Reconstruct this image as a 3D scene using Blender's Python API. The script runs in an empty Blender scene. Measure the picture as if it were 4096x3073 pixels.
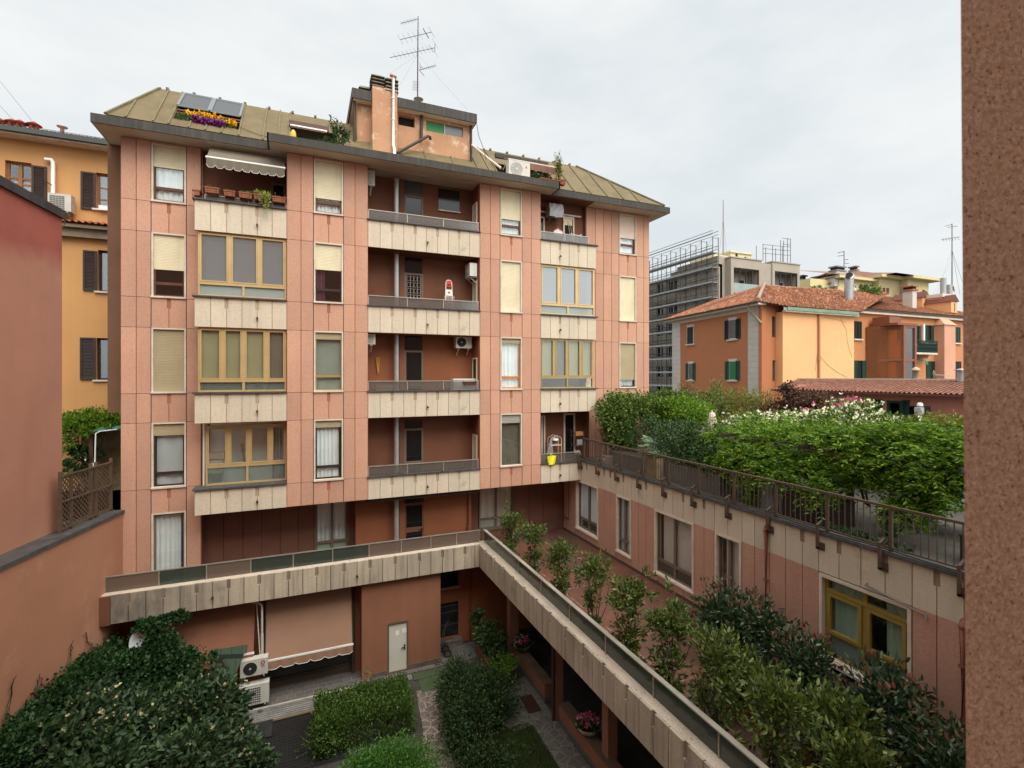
import bpy, math, random
import numpy as np
from mathutils import Vector, Matrix
R = math.radians
scene = bpy.context.scene
col = scene.collection
rng = np.random.default_rng(7)
random.seed(7)

# ------------------------------------------------------------------ camera (level, wide, small downward shift)
F, CX, YH, YAW = 1985.0, 2048.0, 1505.0, R(22.73)
cam = bpy.data.cameras.new("camera")
cam.sensor_width = 36.0
cam.lens = 36.0 * F / 4096.0
cam.shift_y = -(1536.5 - YH) / 4096.0
cam.clip_start = 0.05
cam.clip_end = 1500.0
cam.dof.use_dof = True; cam.dof.focus_distance = 18.0; cam.dof.aperture_fstop = 8.0
camo = bpy.data.objects.new("camera", cam)
camo.location = (0, 0, 0)
camo.rotation_euler = (R(90), 0, -YAW)
col.objects.link(camo)
scene.camera = camo

# ------------------------------------------------------------------ overcast sky, soft sun, exposure
SUN_EL, SUN_AZ = R(55), R(166)          # azimuth clockwise from +Y: behind the viewer, a little to the right
world = bpy.data.worlds.new("World")
scene.world = world
world.use_nodes = True
wn, wl = world.node_tree.nodes, world.node_tree.links
wn.clear()
w_out = wn.new("ShaderNodeOutputWorld")
w_bg = wn.new("ShaderNodeBackground")
w_bg.inputs["Strength"].default_value = 0.1
sky = wn.new("ShaderNodeTexSky")
sky.sky_type = 'NISHITA'
sky.sun_disc = False
sky.sun_elevation = SUN_EL
sky.sun_rotation = SUN_AZ
sky.air_density = 1.0
sky.dust_density = 3.0
tc = wn.new("ShaderNodeTexCoord")
mp = wn.new("ShaderNodeMapping")
mp.inputs["Scale"].default_value = (1.0, 1.0, 2.6)
wl.new(tc.outputs["Generated"], mp.inputs["Vector"])
nz = wn.new("ShaderNodeTexNoise")
nz.inputs["Scale"].default_value = 2.3
nz.inputs["Detail"].default_value = 6.0
nz.inputs["Roughness"].default_value = 0.55
wl.new(mp.outputs["Vector"], nz.inputs["Vector"])
rp = wn.new("ShaderNodeValToRGB")
rp.color_ramp.elements[0].position = 0.30
rp.color_ramp.elements[0].color = (6.7, 7.2, 7.45, 1)
rp.color_ramp.elements[1].position = 0.62
rp.color_ramp.elements[1].color = (8.5, 8.6, 8.5, 1)
wl.new(nz.outputs["Fac"], rp.inputs["Fac"])
# the cloud deck is brightest where the sun stands behind it
dt = wn.new("ShaderNodeVectorMath"); dt.operation = 'DOT_PRODUCT'
dt.inputs[1].default_value = (math.sin(SUN_AZ) * math.cos(SUN_EL), math.cos(SUN_AZ) * math.cos(SUN_EL), math.sin(SUN_EL))
wl.new(tc.outputs["Generated"], dt.inputs[0])
mr = wn.new("ShaderNodeMapRange")
mr.inputs["From Min"].default_value = 0.35
mr.inputs["From Max"].default_value = 1.0
mr.inputs["To Min"].default_value = 1.0
mr.inputs["To Max"].default_value = 3.2
wl.new(dt.outputs["Value"], mr.inputs["Value"])
mul = wn.new("ShaderNodeVectorMath"); mul.operation = 'SCALE'
wl.new(rp.outputs["Color"], mul.inputs[0])
wl.new(mr.outputs["Result"], mul.inputs["Scale"])
mx = wn.new("ShaderNodeMix"); mx.data_type = 'RGBA'
mx.inputs["Factor"].default_value = 0.93
wl.new(sky.outputs["Color"], mx.inputs["A"])
wl.new(mul.outputs["Vector"], mx.inputs["B"])
wl.new(mx.outputs["Result"], w_bg.inputs["Color"])
wl.new(w_bg.outputs["Background"], w_out.inputs["Surface"])

sun = bpy.data.lights.new("sun", 'SUN')
sun.energy = 2.5
sun.angle = R(50)
sun.color = (1.0, 0.94, 0.84)
suno = bpy.data.objects.new("sun", sun)
sd = Vector((math.sin(SUN_AZ) * math.cos(SUN_EL), math.cos(SUN_AZ) * math.cos(SUN_EL), math.sin(SUN_EL)))
suno.rotation_euler = sd.to_track_quat('Z', 'Y').to_euler()
suno.location = (0, -10, 30)
col.objects.link(suno)

scene.view_settings.view_transform = 'Standard'
scene.view_settings.look = 'None'
scene.view_settings.exposure = 0.22
scene.view_settings.gamma = 1.0
scene.cycles.max_bounces = 8
scene.cycles.transparent_max_bounces = 16

# ------------------------------------------------------------------ from a photo pixel to a point on a plane
SA, CA = math.sin(YAW), math.cos(YAW)
def ray(u, v):
    x = (u - CX) / F
    return Vector((SA + CA * x, CA - SA * x, -(v - YH) / F))
def AY(u, v, Y):
    r = ray(u, v); return r * (Y / r.y)
def AX(u, v, X):
    r = ray(u, v); return r * (X / r.x)
def AZ(u, v, z):
    r = ray(u, v); return r * (z / r.z)
def AD(u, v, d):
    return ray(u, v) * d
def AP(u, v, p0, d):
    """on the vertical plane through p0 (x,y) along direction d (x,y)"""
    r = ray(u, v); n = (-d[1], d[0])
    return r * ((p0[0]*n[0] + p0[1]*n[1]) / (r.x*n[0] + r.y*n[1]))
def XY(u, Y): return AY(u, YH, Y).x
def YX(u, X): return AX(u, YH, X).y

# ------------------------------------------------------------------ mesh building
class MB:
    def __init__(s, M=None):
        s.v, s.f, s.m, s.sm, s.M = [], [], [], [], M
    def add(s, vs, fs, m=0, smooth=False):
        b = len(s.v)
        for p in vs:
            p = Vector(p)
            s.v.append(tuple(s.M @ p) if s.M else tuple(p))
        for f in fs:
            s.f.append([b + i for i in f]); s.m.append(m); s.sm.append(smooth)
        return s
    def box(s, x0, x1, y0, y1, z0, z1, m=0):
        x0, x1 = min(x0, x1), max(x0, x1); y0, y1 = min(y0, y1), max(y0, y1); z0, z1 = min(z0, z1), max(z0, z1)
        return s.add([(x0,y0,z0),(x1,y0,z0),(x1,y1,z0),(x0,y1,z0),(x0,y0,z1),(x1,y0,z1),(x1,y1,z1),(x0,y1,z1)],
              [(0,3,2,1),(4,5,6,7),(0,1,5,4),(1,2,6,5),(2,3,7,6),(3,0,4,7)], m)
    def prism(s, poly, y0, y1, m=0, plane='xz'):
        """extrude a polygon given in x,z along y (or in x,y along z with plane='xy', y,z along x with 'yz')"""
        n = len(poly)
        def P(a, b, t):
            return (a, t, b) if plane == 'xz' else ((a, b, t) if plane == 'xy' else (t, a, b))
        vs = [P(a, b, y0) for a, b in poly] + [P(a, b, y1) for a, b in poly]
        fs = [tuple(range(n)), tuple(range(2*n-1, n-1, -1))]
        for i in range(n):
            j = (i+1) % n
            fs.append((i, i+n, j+n, j))
        return s.add(vs, fs, m)
    def quad(s, a, b, c, d, m=0):
        return s.add([a, b, c, d], [(0,1,2,3)], m)
    def slab(s, pts, t, m=0):
        """thin solid from a planar polygon, thickness t along its normal"""
        P = [Vector(p) for p in pts]
        n = (P[1]-P[0]).cross(P[2]-P[0]).normalized() * t
        k = len(P)
        vs = P + [p + n for p in P]
        fs = [tuple(range(k-1, -1, -1)), tuple(range(k, 2*k))]
        for i in range(k):
            j = (i+1) % k
            fs.append((i, j, j+k, i+k))
        return s.add(vs, fs, m)
    def tube(s, pts, r, n=8, m=0, cap=True):
        P = [Vector(p) for p in pts]
        rs = r if isinstance(r, (list, tuple)) else [r]*len(P)
        vs, fs = [], []
        for i, p in enumerate(P):
            if i == 0: d = P[1]-P[0]
            elif i == len(P)-1: d = P[-1]-P[-2]
            else: d = (P[i+1]-P[i]).normalized() + (P[i]-P[i-1]).normalized()
            d.normalize()
            a = d.cross(Vector((0,0,1)))
            if a.length < 1e-3: a = d.cross(Vector((1,0,0)))
            a.normalize(); b = d.cross(a)
            for k in range(n):
                t = 2*math.pi*k/n
                vs.append(p + (a*math.cos(t) + b*math.sin(t))*rs[i])
        for i in range(len(P)-1):
            for k in range(n):
                k2 = (k+1) % n
                fs.append((i*n+k, i*n+k2, (i+1)*n+k2, (i+1)*n+k))
        s.add(vs, fs, m, True)
        if cap:
            b = len(s.v)
            s.add([vs[k] for k in range(n)], [tuple(range(n-1,-1,-1))], m)
            s.add([vs[(len(P)-1)*n+k] for k in range(n)], [tuple(range(n))], m)
        return s
    def bar(s, a, b, w, h=None, m=0):
        """square bar between two points, w wide across, h high"""
        h = h or w
        a, b = Vector(a), Vector(b); d = (b-a).normalized()
        x = d.cross(Vector((0,0,1)))
        if x.length < 1e-3: x = Vector((1,0,0))
        x.normalize(); z = x.cross(d)
        x *= w/2; z *= h/2
        vs = [a-x-z, a+x-z, a+x+z, a-x+z, b-x-z, b+x-z, b+x+z, b-x+z]
        return s.add(vs, [(0,1,2,3),(7,6,5,4),(0,4,5,1),(1,5,6,2),(2,6,7,3),(3,7,4,0)], m)
    def lathe(s, prof, c, n=20, m=0):
        vs, fs = [], []
        for (r, z) in prof:
            for k in range(n):
                t = 2*math.pi*k/n
                vs.append((c[0]+r*math.cos(t), c[1]+r*math.sin(t), c[2]+z))
        for i in range(len(prof)-1):
            for k in range(n):
                k2 = (k+1) % n
                fs.append((i*n+k, i*n+k2, (i+1)*n+k2, (i+1)*n+k))
        return s.add(vs, fs, m, True)
    def disc(s, c, ax, r, t, n=20, m=0):
        c, ax = Vector(c), Vector(ax).normalized()
        return s.tube([c - ax*t/2, c + ax*t/2], r, n, m)
    def frame(s, x0, x1, z0, z1, w, y0, y1, m=0, wb=None):
        wb = wb or w
        s.box(x0, x0+w, y0, y1, z0, z1, m); s.box(x1-w, x1, y0, y1, z0, z1, m)
        s.box(x0+w, x1-w, y0, y1, z1-w, z1, m); s.box(x0+w, x1-w, y0, y1, z0, z0+wb, m)
        return s

WLOC = {}
def put(ob, parent):
    col.objects.link(ob)
    if parent is not None:
        ob.parent = parent
    return ob
def props(o, label=None, cat=None, group=None, kind=None):
    if label: o["label"] = label
    if cat: o["category"] = cat
    if group: o["group"] = group
    if kind: o["kind"] = kind
    return o
def empty(name, loc, label=None, cat=None, group=None, kind=None):
    o = bpy.data.objects.new(name, None)
    o.empty_display_size = 0.2
    o.location = loc
    col.objects.link(o)
    WLOC[o] = Vector(loc)
    return props(o, label, cat, group, kind)
def mk(name, mb, mats, parent=None, label=None, cat=None, group=None, kind=None):
    """link a mesh builder (world coordinates) as ONE object, its origin at the middle of its base"""
    if not isinstance(mats, (list, tuple)): mats = [mats]
    a = np.array(mb.v, dtype=np.float64)
    lo, hi = a.min(0), a.max(0)
    O = Vector(((lo[0]+hi[0])/2, (lo[1]+hi[1])/2, lo[2]))
    me = bpy.data.meshes.new(name)
    me.from_pydata([tuple(p) for p in (a - np.array(O))], [], mb.f)
    for m in mats: me.materials.append(m)
    me.polygons.foreach_set("material_index", mb.m)
    me.polygons.foreach_set("use_smooth", mb.sm)
    me.update()
    ob = bpy.data.objects.new(name, me)
    put(ob, parent)
    WLOC[ob] = O
    ob.location = O - (WLOC[parent] if parent is not None else Vector((0,0,0)))
    return props(ob, label, cat, group, kind)
def copy_tree(o, parent=None):
    c = o.copy(); col.objects.link(c)
    if parent is not None: c.parent = parent
    for ch in o.children: copy_tree(ch, c)
    return c

# ------------------------------------------------------------------ materials
MATS = {}
def _mat(name):
    m = bpy.data.materials.new(name); m.use_nodes = True
    return m, m.node_tree.nodes, m.node_tree.links, m.node_tree.nodes["Principled BSDF"]
def c4(c): return (c[0], c[1], c[2], 1.0)
def noise(n, l, scale, detail=4, rough=.6, stretch=None, coord='Object'):
    t = n.new("ShaderNodeTexCoord"); x = n.new("ShaderNodeTexNoise")
    x.inputs["Scale"].default_value = scale; x.inputs["Detail"].default_value = detail; x.inputs["Roughness"].default_value = rough
    if stretch:
        mpn = n.new("ShaderNodeMapping"); mpn.inputs["Scale"].default_value = stretch
        l.new(t.outputs[coord], mpn.inputs["Vector"]); l.new(mpn.outputs["Vector"], x.inputs["Vector"])
    else:
        l.new(t.outputs[coord], x.inputs["Vector"])
    return x.outputs["Fac"]
def ramp(n, l, fac, p0, p1, c0=(0,0,0), c1=(1,1,1)):
    r = n.new("ShaderNodeValToRGB")
    r.color_ramp.elements[0].position = p0; r.color_ramp.elements[0].color = c4(c0)
    r.color_ramp.elements[1].position = p1; r.color_ramp.elements[1].color = c4(c1)
    l.new(fac, r.inputs["Fac"]); return r.outputs["Color"]
def mixc(n, l, fac, a, b, mode='MIX'):
    x = n.new("ShaderNodeMix"); x.data_type = 'RGBA'; x.blend_type = mode
    for s, val in (("Factor", fac), ("A", a), ("B", b)):
        if isinstance(val, (int, float)): x.inputs[s].default_value = val
        elif isinstance(val, tuple): x.inputs[s].default_value = c4(val)
        else: l.new(val, x.inputs[s])
    return x.outputs["Result"]
def surf(name, c, c2=None, s2=.8, lo=.42, hi=.68, speck=0., sps=30, spc=(.05,.04,.03), streak=None, stk=.5, sts=(6,6,.35),
         bump=0., bs=60, rough=.85, metal=0., spec=.3, isl=0., patch=None, ps=2.5, plo=.6, phi=.68):
    """painted plaster, stone or metal: base colour, slow second tone, fine speckle, vertical dirt, peeled patches"""
    m, n, l, b = _mat(name)
    cc = c
    if c2: cc = mixc(n, l, ramp(n, l, noise(n, l, s2, 5), lo, hi), cc, c2)
    if streak: cc = mixc(n, l, mixc(n, l, stk, (0,0,0), ramp(n, l, noise(n, l, 1.0, 5, .6, sts), .48, .72)), cc, streak)
    if patch: cc = mixc(n, l, ramp(n, l, noise(n, l, ps, 8, .72), plo, phi), cc, patch)
    if speck: cc = mixc(n, l, mixc(n, l, speck, (0,0,0), ramp(n, l, noise(n, l, sps, 2, .5), .5, .64)), cc, spc)
    if isl:
        g = n.new("ShaderNodeNewGeometry")
        cc = mixc(n, l, ramp(n, l, g.outputs["Random Per Island"], 0, 1, (1-isl,)*3, (1+isl*.3, 1, 1)), (0,0,0), cc) if False else mixc(n, l, 1.0, cc, ramp(n, l, g.outputs["Random Per Island"], 0, 1, (1-isl, 1-isl*.9, 1-isl*.8), (1, 1, 1)), 'MULTIPLY')
    if isinstance(cc, tuple): b.inputs["Base Color"].default_value = c4(cc)
    else: l.new(cc, b.inputs["Base Color"])
    b.inputs["Roughness"].default_value = rough; b.inputs["Metallic"].default_value = metal
    b.inputs["Specular IOR Level"].default_value = spec
    if bump:
        bn = n.new("ShaderNodeBump"); bn.inputs["Strength"].default_value = bump; bn.inputs["Distance"].default_value = .02
        l.new(noise(n, l, bs, 3), bn.inputs["Height"]); l.new(bn.outputs["Normal"], b.inputs["Normal"])
    MATS[name] = m
    return m
def island(name, cols, rough=.6, spec=.3, trans=0., sat=1.):
    """one colour per mesh island (leaf, tile, sett), picked from a ramp"""
    m, n, l, b = _mat(name)
    g = n.new("ShaderNodeNewGeometry"); r = n.new("ShaderNodeValToRGB")
    e = r.color_ramp.elements
    while len(e) < len(cols): e.new(.5)
    for i, (p, cc) in enumerate(cols): e[i].position = p; e[i].color = c4(cc)
    l.new(g.outputs["Random Per Island"], r.inputs["Fac"])
    l.new(r.outputs["Color"], b.inputs["Base Color"])
    b.inputs["Roughness"].default_value = rough; b.inputs["Specular IOR Level"].default_value = spec
    if trans:
        t = n.new("ShaderNodeBsdfTranslucent"); ms = n.new("ShaderNodeMixShader"); ms.inputs[0].default_value = trans
        l.new(r.outputs["Color"], t.inputs["Color"])
        l.new(b.outputs[0], ms.inputs[1]); l.new(t.outputs[0], ms.inputs[2])
        l.new(ms.outputs[0], n["Material Output"].inputs["Surface"])
    MATS[name] = m
    return m
def glass(name, tint=(.9,.95,.93), refl=(1,1,1), rough=.02, opac=0., ocol=(.3,.33,.32), boost=1.0):
    """window glass: see-through with a fresnel reflection; opac > 0 gives frosted or dirty glass"""
    m, n, l, b = _mat(name)
    n.remove(b)
    tr = n.new("ShaderNodeBsdfTransparent"); tr.inputs["Color"].default_value = c4(tint)
    gl = n.new("ShaderNodeBsdfGlossy"); gl.inputs["Color"].default_value = c4(refl); gl.inputs["Roughness"].default_value = rough
    fr = n.new("ShaderNodeLayerWeight"); fr.inputs["Blend"].default_value = .5
    pw = n.new("ShaderNodeMath"); pw.operation = 'POWER'; pw.inputs[1].default_value = 5
    l.new(fr.outputs["Facing"], pw.inputs[0])
    mu = n.new("ShaderNodeMath"); mu.operation = 'MULTIPLY_ADD'; mu.inputs[1].default_value = .9; mu.inputs[2].default_value = .045*boost; mu.use_clamp = True
    l.new(pw.outputs[0], mu.inputs[0])
    base = tr.outputs[0]
    if opac:
        df = n.new("ShaderNodeBsdfDiffuse")
        l.new(mixc(n, l, ramp(n, l, noise(n, l, .5, 2), .35, .7), ocol, tuple(x*.85 for x in ocol)), df.inputs["Color"])
        m0 = n.new("ShaderNodeMixShader"); m0.inputs[0].default_value = opac
        l.new(base, m0.inputs[1]); l.new(df.outputs[0], m0.inputs[2]); base = m0.outputs[0]
    ms = n.new("ShaderNodeMixShader")
    l.new(mu.outputs[0], ms.inputs[0]); l.new(base, ms.inputs[1]); l.new(gl.outputs[0], ms.inputs[2])
    l.new(ms.outputs[0], n["Material Output"].inputs["Surface"])
    MATS[name] = m
    return m

PINK = surf("pink_aggregate", (.615,.34,.228), (.545,.296,.20), .5, .35, .7, isl=.16, patch=(.47,.265,.20), ps=.8, plo=.60, phi=.74, speck=.30, sps=22, spc=(.36,.18,.13), streak=(.42,.225,.16), stk=.22, bump=.35, bs=40)
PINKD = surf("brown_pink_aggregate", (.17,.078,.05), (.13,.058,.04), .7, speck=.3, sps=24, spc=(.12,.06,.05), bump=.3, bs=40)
CREAM = surf("cream_aggregate", (.66,.565,.43), (.60,.505,.38), .7, .35, .7, isl=.12, patch=(.44,.36,.26), ps=1.1, plo=.60, phi=.74, speck=.28, sps=24, spc=(.42,.33,.24), streak=(.42,.34,.25), stk=.25, bump=.35, bs=40)
CREAMD = surf("weathered_cream_aggregate", (.54,.45,.335), (.40,.335,.25), .45, .40, .66, isl=.15, patch=(.20,.17,.135), ps=.9, plo=.62, phi=.78, speck=.32, sps=24, spc=(.28,.22,.17), streak=(.16,.125,.095), stk=.6, bump=.45, bs=36)
JOINT = surf("red_joint", (.38,.145,.085), (.30,.115,.07), 2)
JOINTC = surf("cream_joint", (.46,.35,.235), (.36,.27,.18), 2)
DARKJ = surf("dark_joint", (.08,.055,.055), rough=.9)
STONE = surf("travertine_surround", (.68,.58,.47), (.56,.47,.37), 3, speck=.2, sps=30, spc=(.4,.32,.25))
SLATE = surf("slate_coping", (.075,.072,.07), (.045,.045,.045), 2.5, streak=(.14,.15,.14), stk=.4, rough=.6)
FASC = surf("zinc_fascia", (.050,.044,.036), (.036,.032,.027), 2, streak=(.13,.12,.10), stk=.35, sts=(9,9,.25), rough=.7)
SOFF = surf("soffit_plaster", (.62,.54,.44), (.52,.43,.34), .6, streak=None)
ROOFM = surf("patina_metal_roof", (.145,.105,.047), (.112,.08,.036), 1.2, streak=(.19,.165,.09), stk=.35, sts=(3,3,.8), patch=(.19,.20,.14), ps=1.6, plo=.64, phi=.76, rough=.7)
SEAM = surf("green_patina_seam", (.155,.135,.07), (.115,.095,.045), 3, rough=.7)
TOWER = surf("flaking_orange_render", (.46,.255,.145), (.39,.21,.115), 1.3, patch=(.60,.46,.33), ps=1.5, plo=.54, phi=.64, streak=(.34,.2,.12), stk=.4, bump=.3, bs=20)
ORANGE = surf("dark_orange_plaster", (.25,.09,.04), (.21,.077,.036), .8, streak=(.22,.07,.035), stk=.25, bump=.1, bs=30)
BRNPL = surf("brown_orange_plaster", (.175,.072,.040), (.14,.058,.033), 1, bump=.1, bs=30)
BROWNW = surf("flaking_brown_render", (.165,.085,.048), (.135,.07,.04), .8, patch=(.42,.33,.22), ps=3, plo=.69, phi=.73, bump=.25, bs=24)
GOLD = surf("gold_anodised_aluminium", (.60,.43,.20), (.52,.37,.17), 2, rough=.4, metal=.35, spec=.5)
GOLDO = surf("olive_gold_aluminium", (.42,.32,.14), (.36,.27,.12), 2, rough=.4, metal=.35)
OCHF = surf("ochre_painted_frame", (.29,.20,.045), (.25,.17,.04), 2, rough=.45)
BRWOOD = surf("brown_wood_frame", (.13,.052,.03), (.09,.035,.022), 3, rough=.5)
DKWOOD = surf("dark_wood_frame", (.035,.022,.018), rough=.5)
ORWOOD = surf("orange_wood_frame", (.52,.20,.04), (.44,.16,.03), 3, rough=.5)
TAUPE = surf("taupe_aluminium", (.17,.13,.095), (.14,.105,.075), 2, rough=.5)
SHUTC = surf("cream_roller_slats", (.72,.64,.44), (.64,.56,.37), 1.2, streak=(.5,.42,.28), stk=.25, rough=.55)
SHUTO = surf("olive_beige_roller_slats", (.40,.33,.20), (.35,.285,.17), 1.2, rough=.55)
SHUTG = surf("grey_roller_slats", (.33,.31,.26), rough=.55)
SHUTP = surf("pinkish_roller_slats", (.70,.54,.43), (.62,.47,.37), 1.5, rough=.6)
CURT = surf("white_net_curtain", (.80,.82,.83), (.68,.70,.72), 1.2, rough=.95)
CURTG = surf("grey_curtain", (.50,.52,.54), (.42,.44,.46), 1.2, rough=.95)
CURTB = surf("beige_curtain", (.58,.52,.45), (.48,.43,.37), 1.2, rough=.95)
CURTGR = surf("green_curtain", (.38,.46,.36), (.30,.37,.29), 1.0, rough=.95)
CURTP = surf("purple_curtain", (.10,.03,.06), rough=.95)
BLINDG = surf("grey_green_blind", (.29,.31,.27), (.25,.27,.235), 1.5, rough=.9)
BLINDO = surf("olive_blind", (.33,.30,.17), (.29,.265,.15), 1.5, rough=.9)
BLINDT = surf("taupe_insect_screen", (.15,.13,.10), rough=.9)
WARD = surf("pale_inner_wall", (.85,.83,.78), (.76,.74,.70), 1.0)
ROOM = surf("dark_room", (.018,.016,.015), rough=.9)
BLUE = surf("blue_curtain", (.035,.05,.19), rough=.9)
GLASS = glass("window_glass", (.95,.97,.96), boost=1.6)
GLASSR = glass("reflecting_window_glass", (.55,.6,.62), (1,1,1), .03, boost=3.2)
FROST = glass("frosted_glass", (.75,.82,.80), (1,1,1), .25, .45, (.50,.56,.53))
FROSTD = glass("grey_green_frosted_glass", (.80,.86,.83), (1,1,1), .25, .28, (.26,.30,.27))
BALG = glass("smoked_balustrade_glass", (.60,.57,.53), (1,1,1), .16, .30, (.25,.23,.21), 1.6)
BALGG = glass("green_balustrade_glass", (.34,.39,.35), (1,1,1), .12, .45, (.085,.105,.085), 1.0)
ALU = surf("weathered_aluminium", (.42,.37,.31), (.34,.3,.25), 3, rough=.45, metal=.5)
STEEL = surf("galvanised_steel", (.40,.40,.39), (.33,.33,.33), 4, streak=(.25,.24,.22), stk=.4, rough=.45, metal=.6)
PIPEG = surf("grey_drain_pipe", (.42,.42,.41), (.33,.33,.32), 2, rough=.4, metal=.4)
WHITEP = surf("white_plastic", (.78,.78,.75), (.70,.70,.66), 2, rough=.5)
ACW = surf("off_white_metal_casing", (.56,.54,.48), (.48,.46,.41), 3, streak=(.4,.36,.3), stk=.25, rough=.5)
ACD = surf("dark_fan_grille", (.03,.03,.03), rough=.6)
BLACKM = surf("black_metal", (.02,.02,.02), rough=.5)
RUST = surf("brown_painted_iron", (.105,.07,.05), (.085,.055,.04), 4, rough=.55)
TERRA = surf("terracotta_pot", (.36,.13,.07), (.29,.10,.055), 5, rough=.8)
TERRAD = surf("dark_terracotta_pot", (.15,.06,.04), (.10,.04,.03), 5, rough=.8)
COPPER = surf("red_brown_downpipe", (.22,.07,.04), (.17,.055,.03), 4, rough=.5)
YELLOW = surf("yellow_plastic", (.80,.62,.03), rough=.5)
RED = surf("red_plastic", (.62,.06,.03), rough=.5)
SOIL = surf("soil", (.035,.025,.018), (.05,.035,.02), 8)
BARK = surf("bark", (.06,.045,.03), (.04,.03,.02), 8, bump=.5, bs=30)
# ================================================================== main apartment building
YR, YF, G, ZT = 19.319, 18.54, -10.83, -7.0        # recessed end piers, centre plane, courtyard ground, terrace floor
SILL = [5.66, 2.55, -0.56, -3.66]
LINT = [7.54, 4.67, 1.575, -1.51]
ZB, ZS = -4.46, 7.62                                # underside of the overhang, soffit of the eaves
WING = Matrix(((0,1,0,0),(-1,0,0,0),(0,0,1,0),(0,0,0,1)))   # local x = -Y, local y = X : facades that face -X
apt = empty("apartment_building", (5, 20, G), "large pink panelled apartment block with cream balcony fronts and a brown metal roof", "apartment building")

def clad(mb, x0, x1, z0, z1, y, g=.013, gz=.007, nl=False, nr=False, nw=.055, nh=.34, t=.020, back=.16):
    """one cladding panel with open joints round it; nl / nr cut the tall drip slot out of its upper corners"""
    a, b = x0+g, x1-g; c, d = z0+gz, z1-gz
    poly = [(a, c), (b, c)]
    if nr: poly += [(b, d-nh), (x1-nw, d-nh), (x1-nw, d)]
    else: poly += [(b, d)]
    if nl: poly += [(x0+nw, d), (x0+nw, d-nh), (a, d-nh)]
    else: poly += [(a, d)]
    mb.prism(poly, y, y+t, 0)
    mb.box(x0, x1, y+t-.004, y+back, z0, z1-.003, 1)

def pier(name, xs, wcol, y, zlow, zwin, label=None):
    """xs: joint positions; wcol: (left, right) seams of the window column; zwin: [(z0, z1)] window openings"""
    mb = MB()
    rows = []
    z = zlow
    levels = sorted({zlow, ZS} | {s for s in SILL if s > zlow} | {v for v in LINT[1:] if v > zlow} )
    rows = list(zip(levels[:-1], levels[1:]))
    cols = list(zip(xs[:-1], xs[1:]))
    for (a, b) in cols:
        if abs(a-wcol[0]) < 1e-6: continue
        for z0, z1 in rows: clad(mb, a, b, z0, z1, y)
    a, b = wcol
    mid = (a+b)/2
    zz = [zlow]
    for w0, w1 in sorted(zwin):
        if w0 > zz[-1] + .02:
            clad(mb, a, mid, zz[-1], w0, y, nr=True); clad(mb, mid, b, zz[-1], w0, y, nl=True)
        zz.append(w1)
    if ZS > zz[-1] + .02: clad(mb, a, b, zz[-1], ZS, y)
    for x in wcol: mb.box(x-.010, x+.010, y+.008, y+.03, zlow, ZS, 2)
    for l0 in levels[1:-1]:
        for (p, q) in cols:
            if abs(p-wcol[0]) < 1e-6: continue
            mb.box(p, q, y+.008, y+.03, l0-.008, l0+.008, 2)
    return mk(name, mb, [PINK, JOINT, DARKJ], apt)

def wavy(mb, x0, x1, z0, z1, y, amp=.022, per=.12, m=0, seed=0, gather=0.):
    r = random.Random(seed)
    n = max(6, int((x1-x0)/per*6))
    vs, fs = [], []
    ph = r.random()*6
    for i in range(n+1):
        t = i/n; x = x0 + (x1-x0)*t
        k = math.sin(x*6.283/per + ph) + .5*math.sin(x*6.283/per*.37 + ph*2)
        xb = x + gather*(t-.5)*(-1)
        vs += [(x, y + k*amp*.7, z1), (xb, y + k*amp*1.2, z0)]
    for i in range(n): fs.append((2*i, 2*i+1, 2*i+3, 2*i+2))
    mb.add(vs, fs, m, True)

def slats(mb, x0, x1, z0, z1, y, h=.05, m=0, d=.007):
    n = max(1, int(round((z1-z0)/h))); hh = (z1-z0)/n
    vs, fs = [], []
    for i in range(n):
        zt = z1 - i*hh
        for dz, dy in ((0, d*.9), (-.12*hh, .1*d), (-.5*hh, -.15*d), (-.88*hh, .15*d), (-.995*hh, d)):
            vs += [(x0, y+dy, zt+dz), (x1, y+dy, zt+dz)]
    for k in range(len(vs)//2-1): fs.append((2*k, 2*k+2, 2*k+3, 2*k+1))
    mb.add(vs, fs, m)

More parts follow.
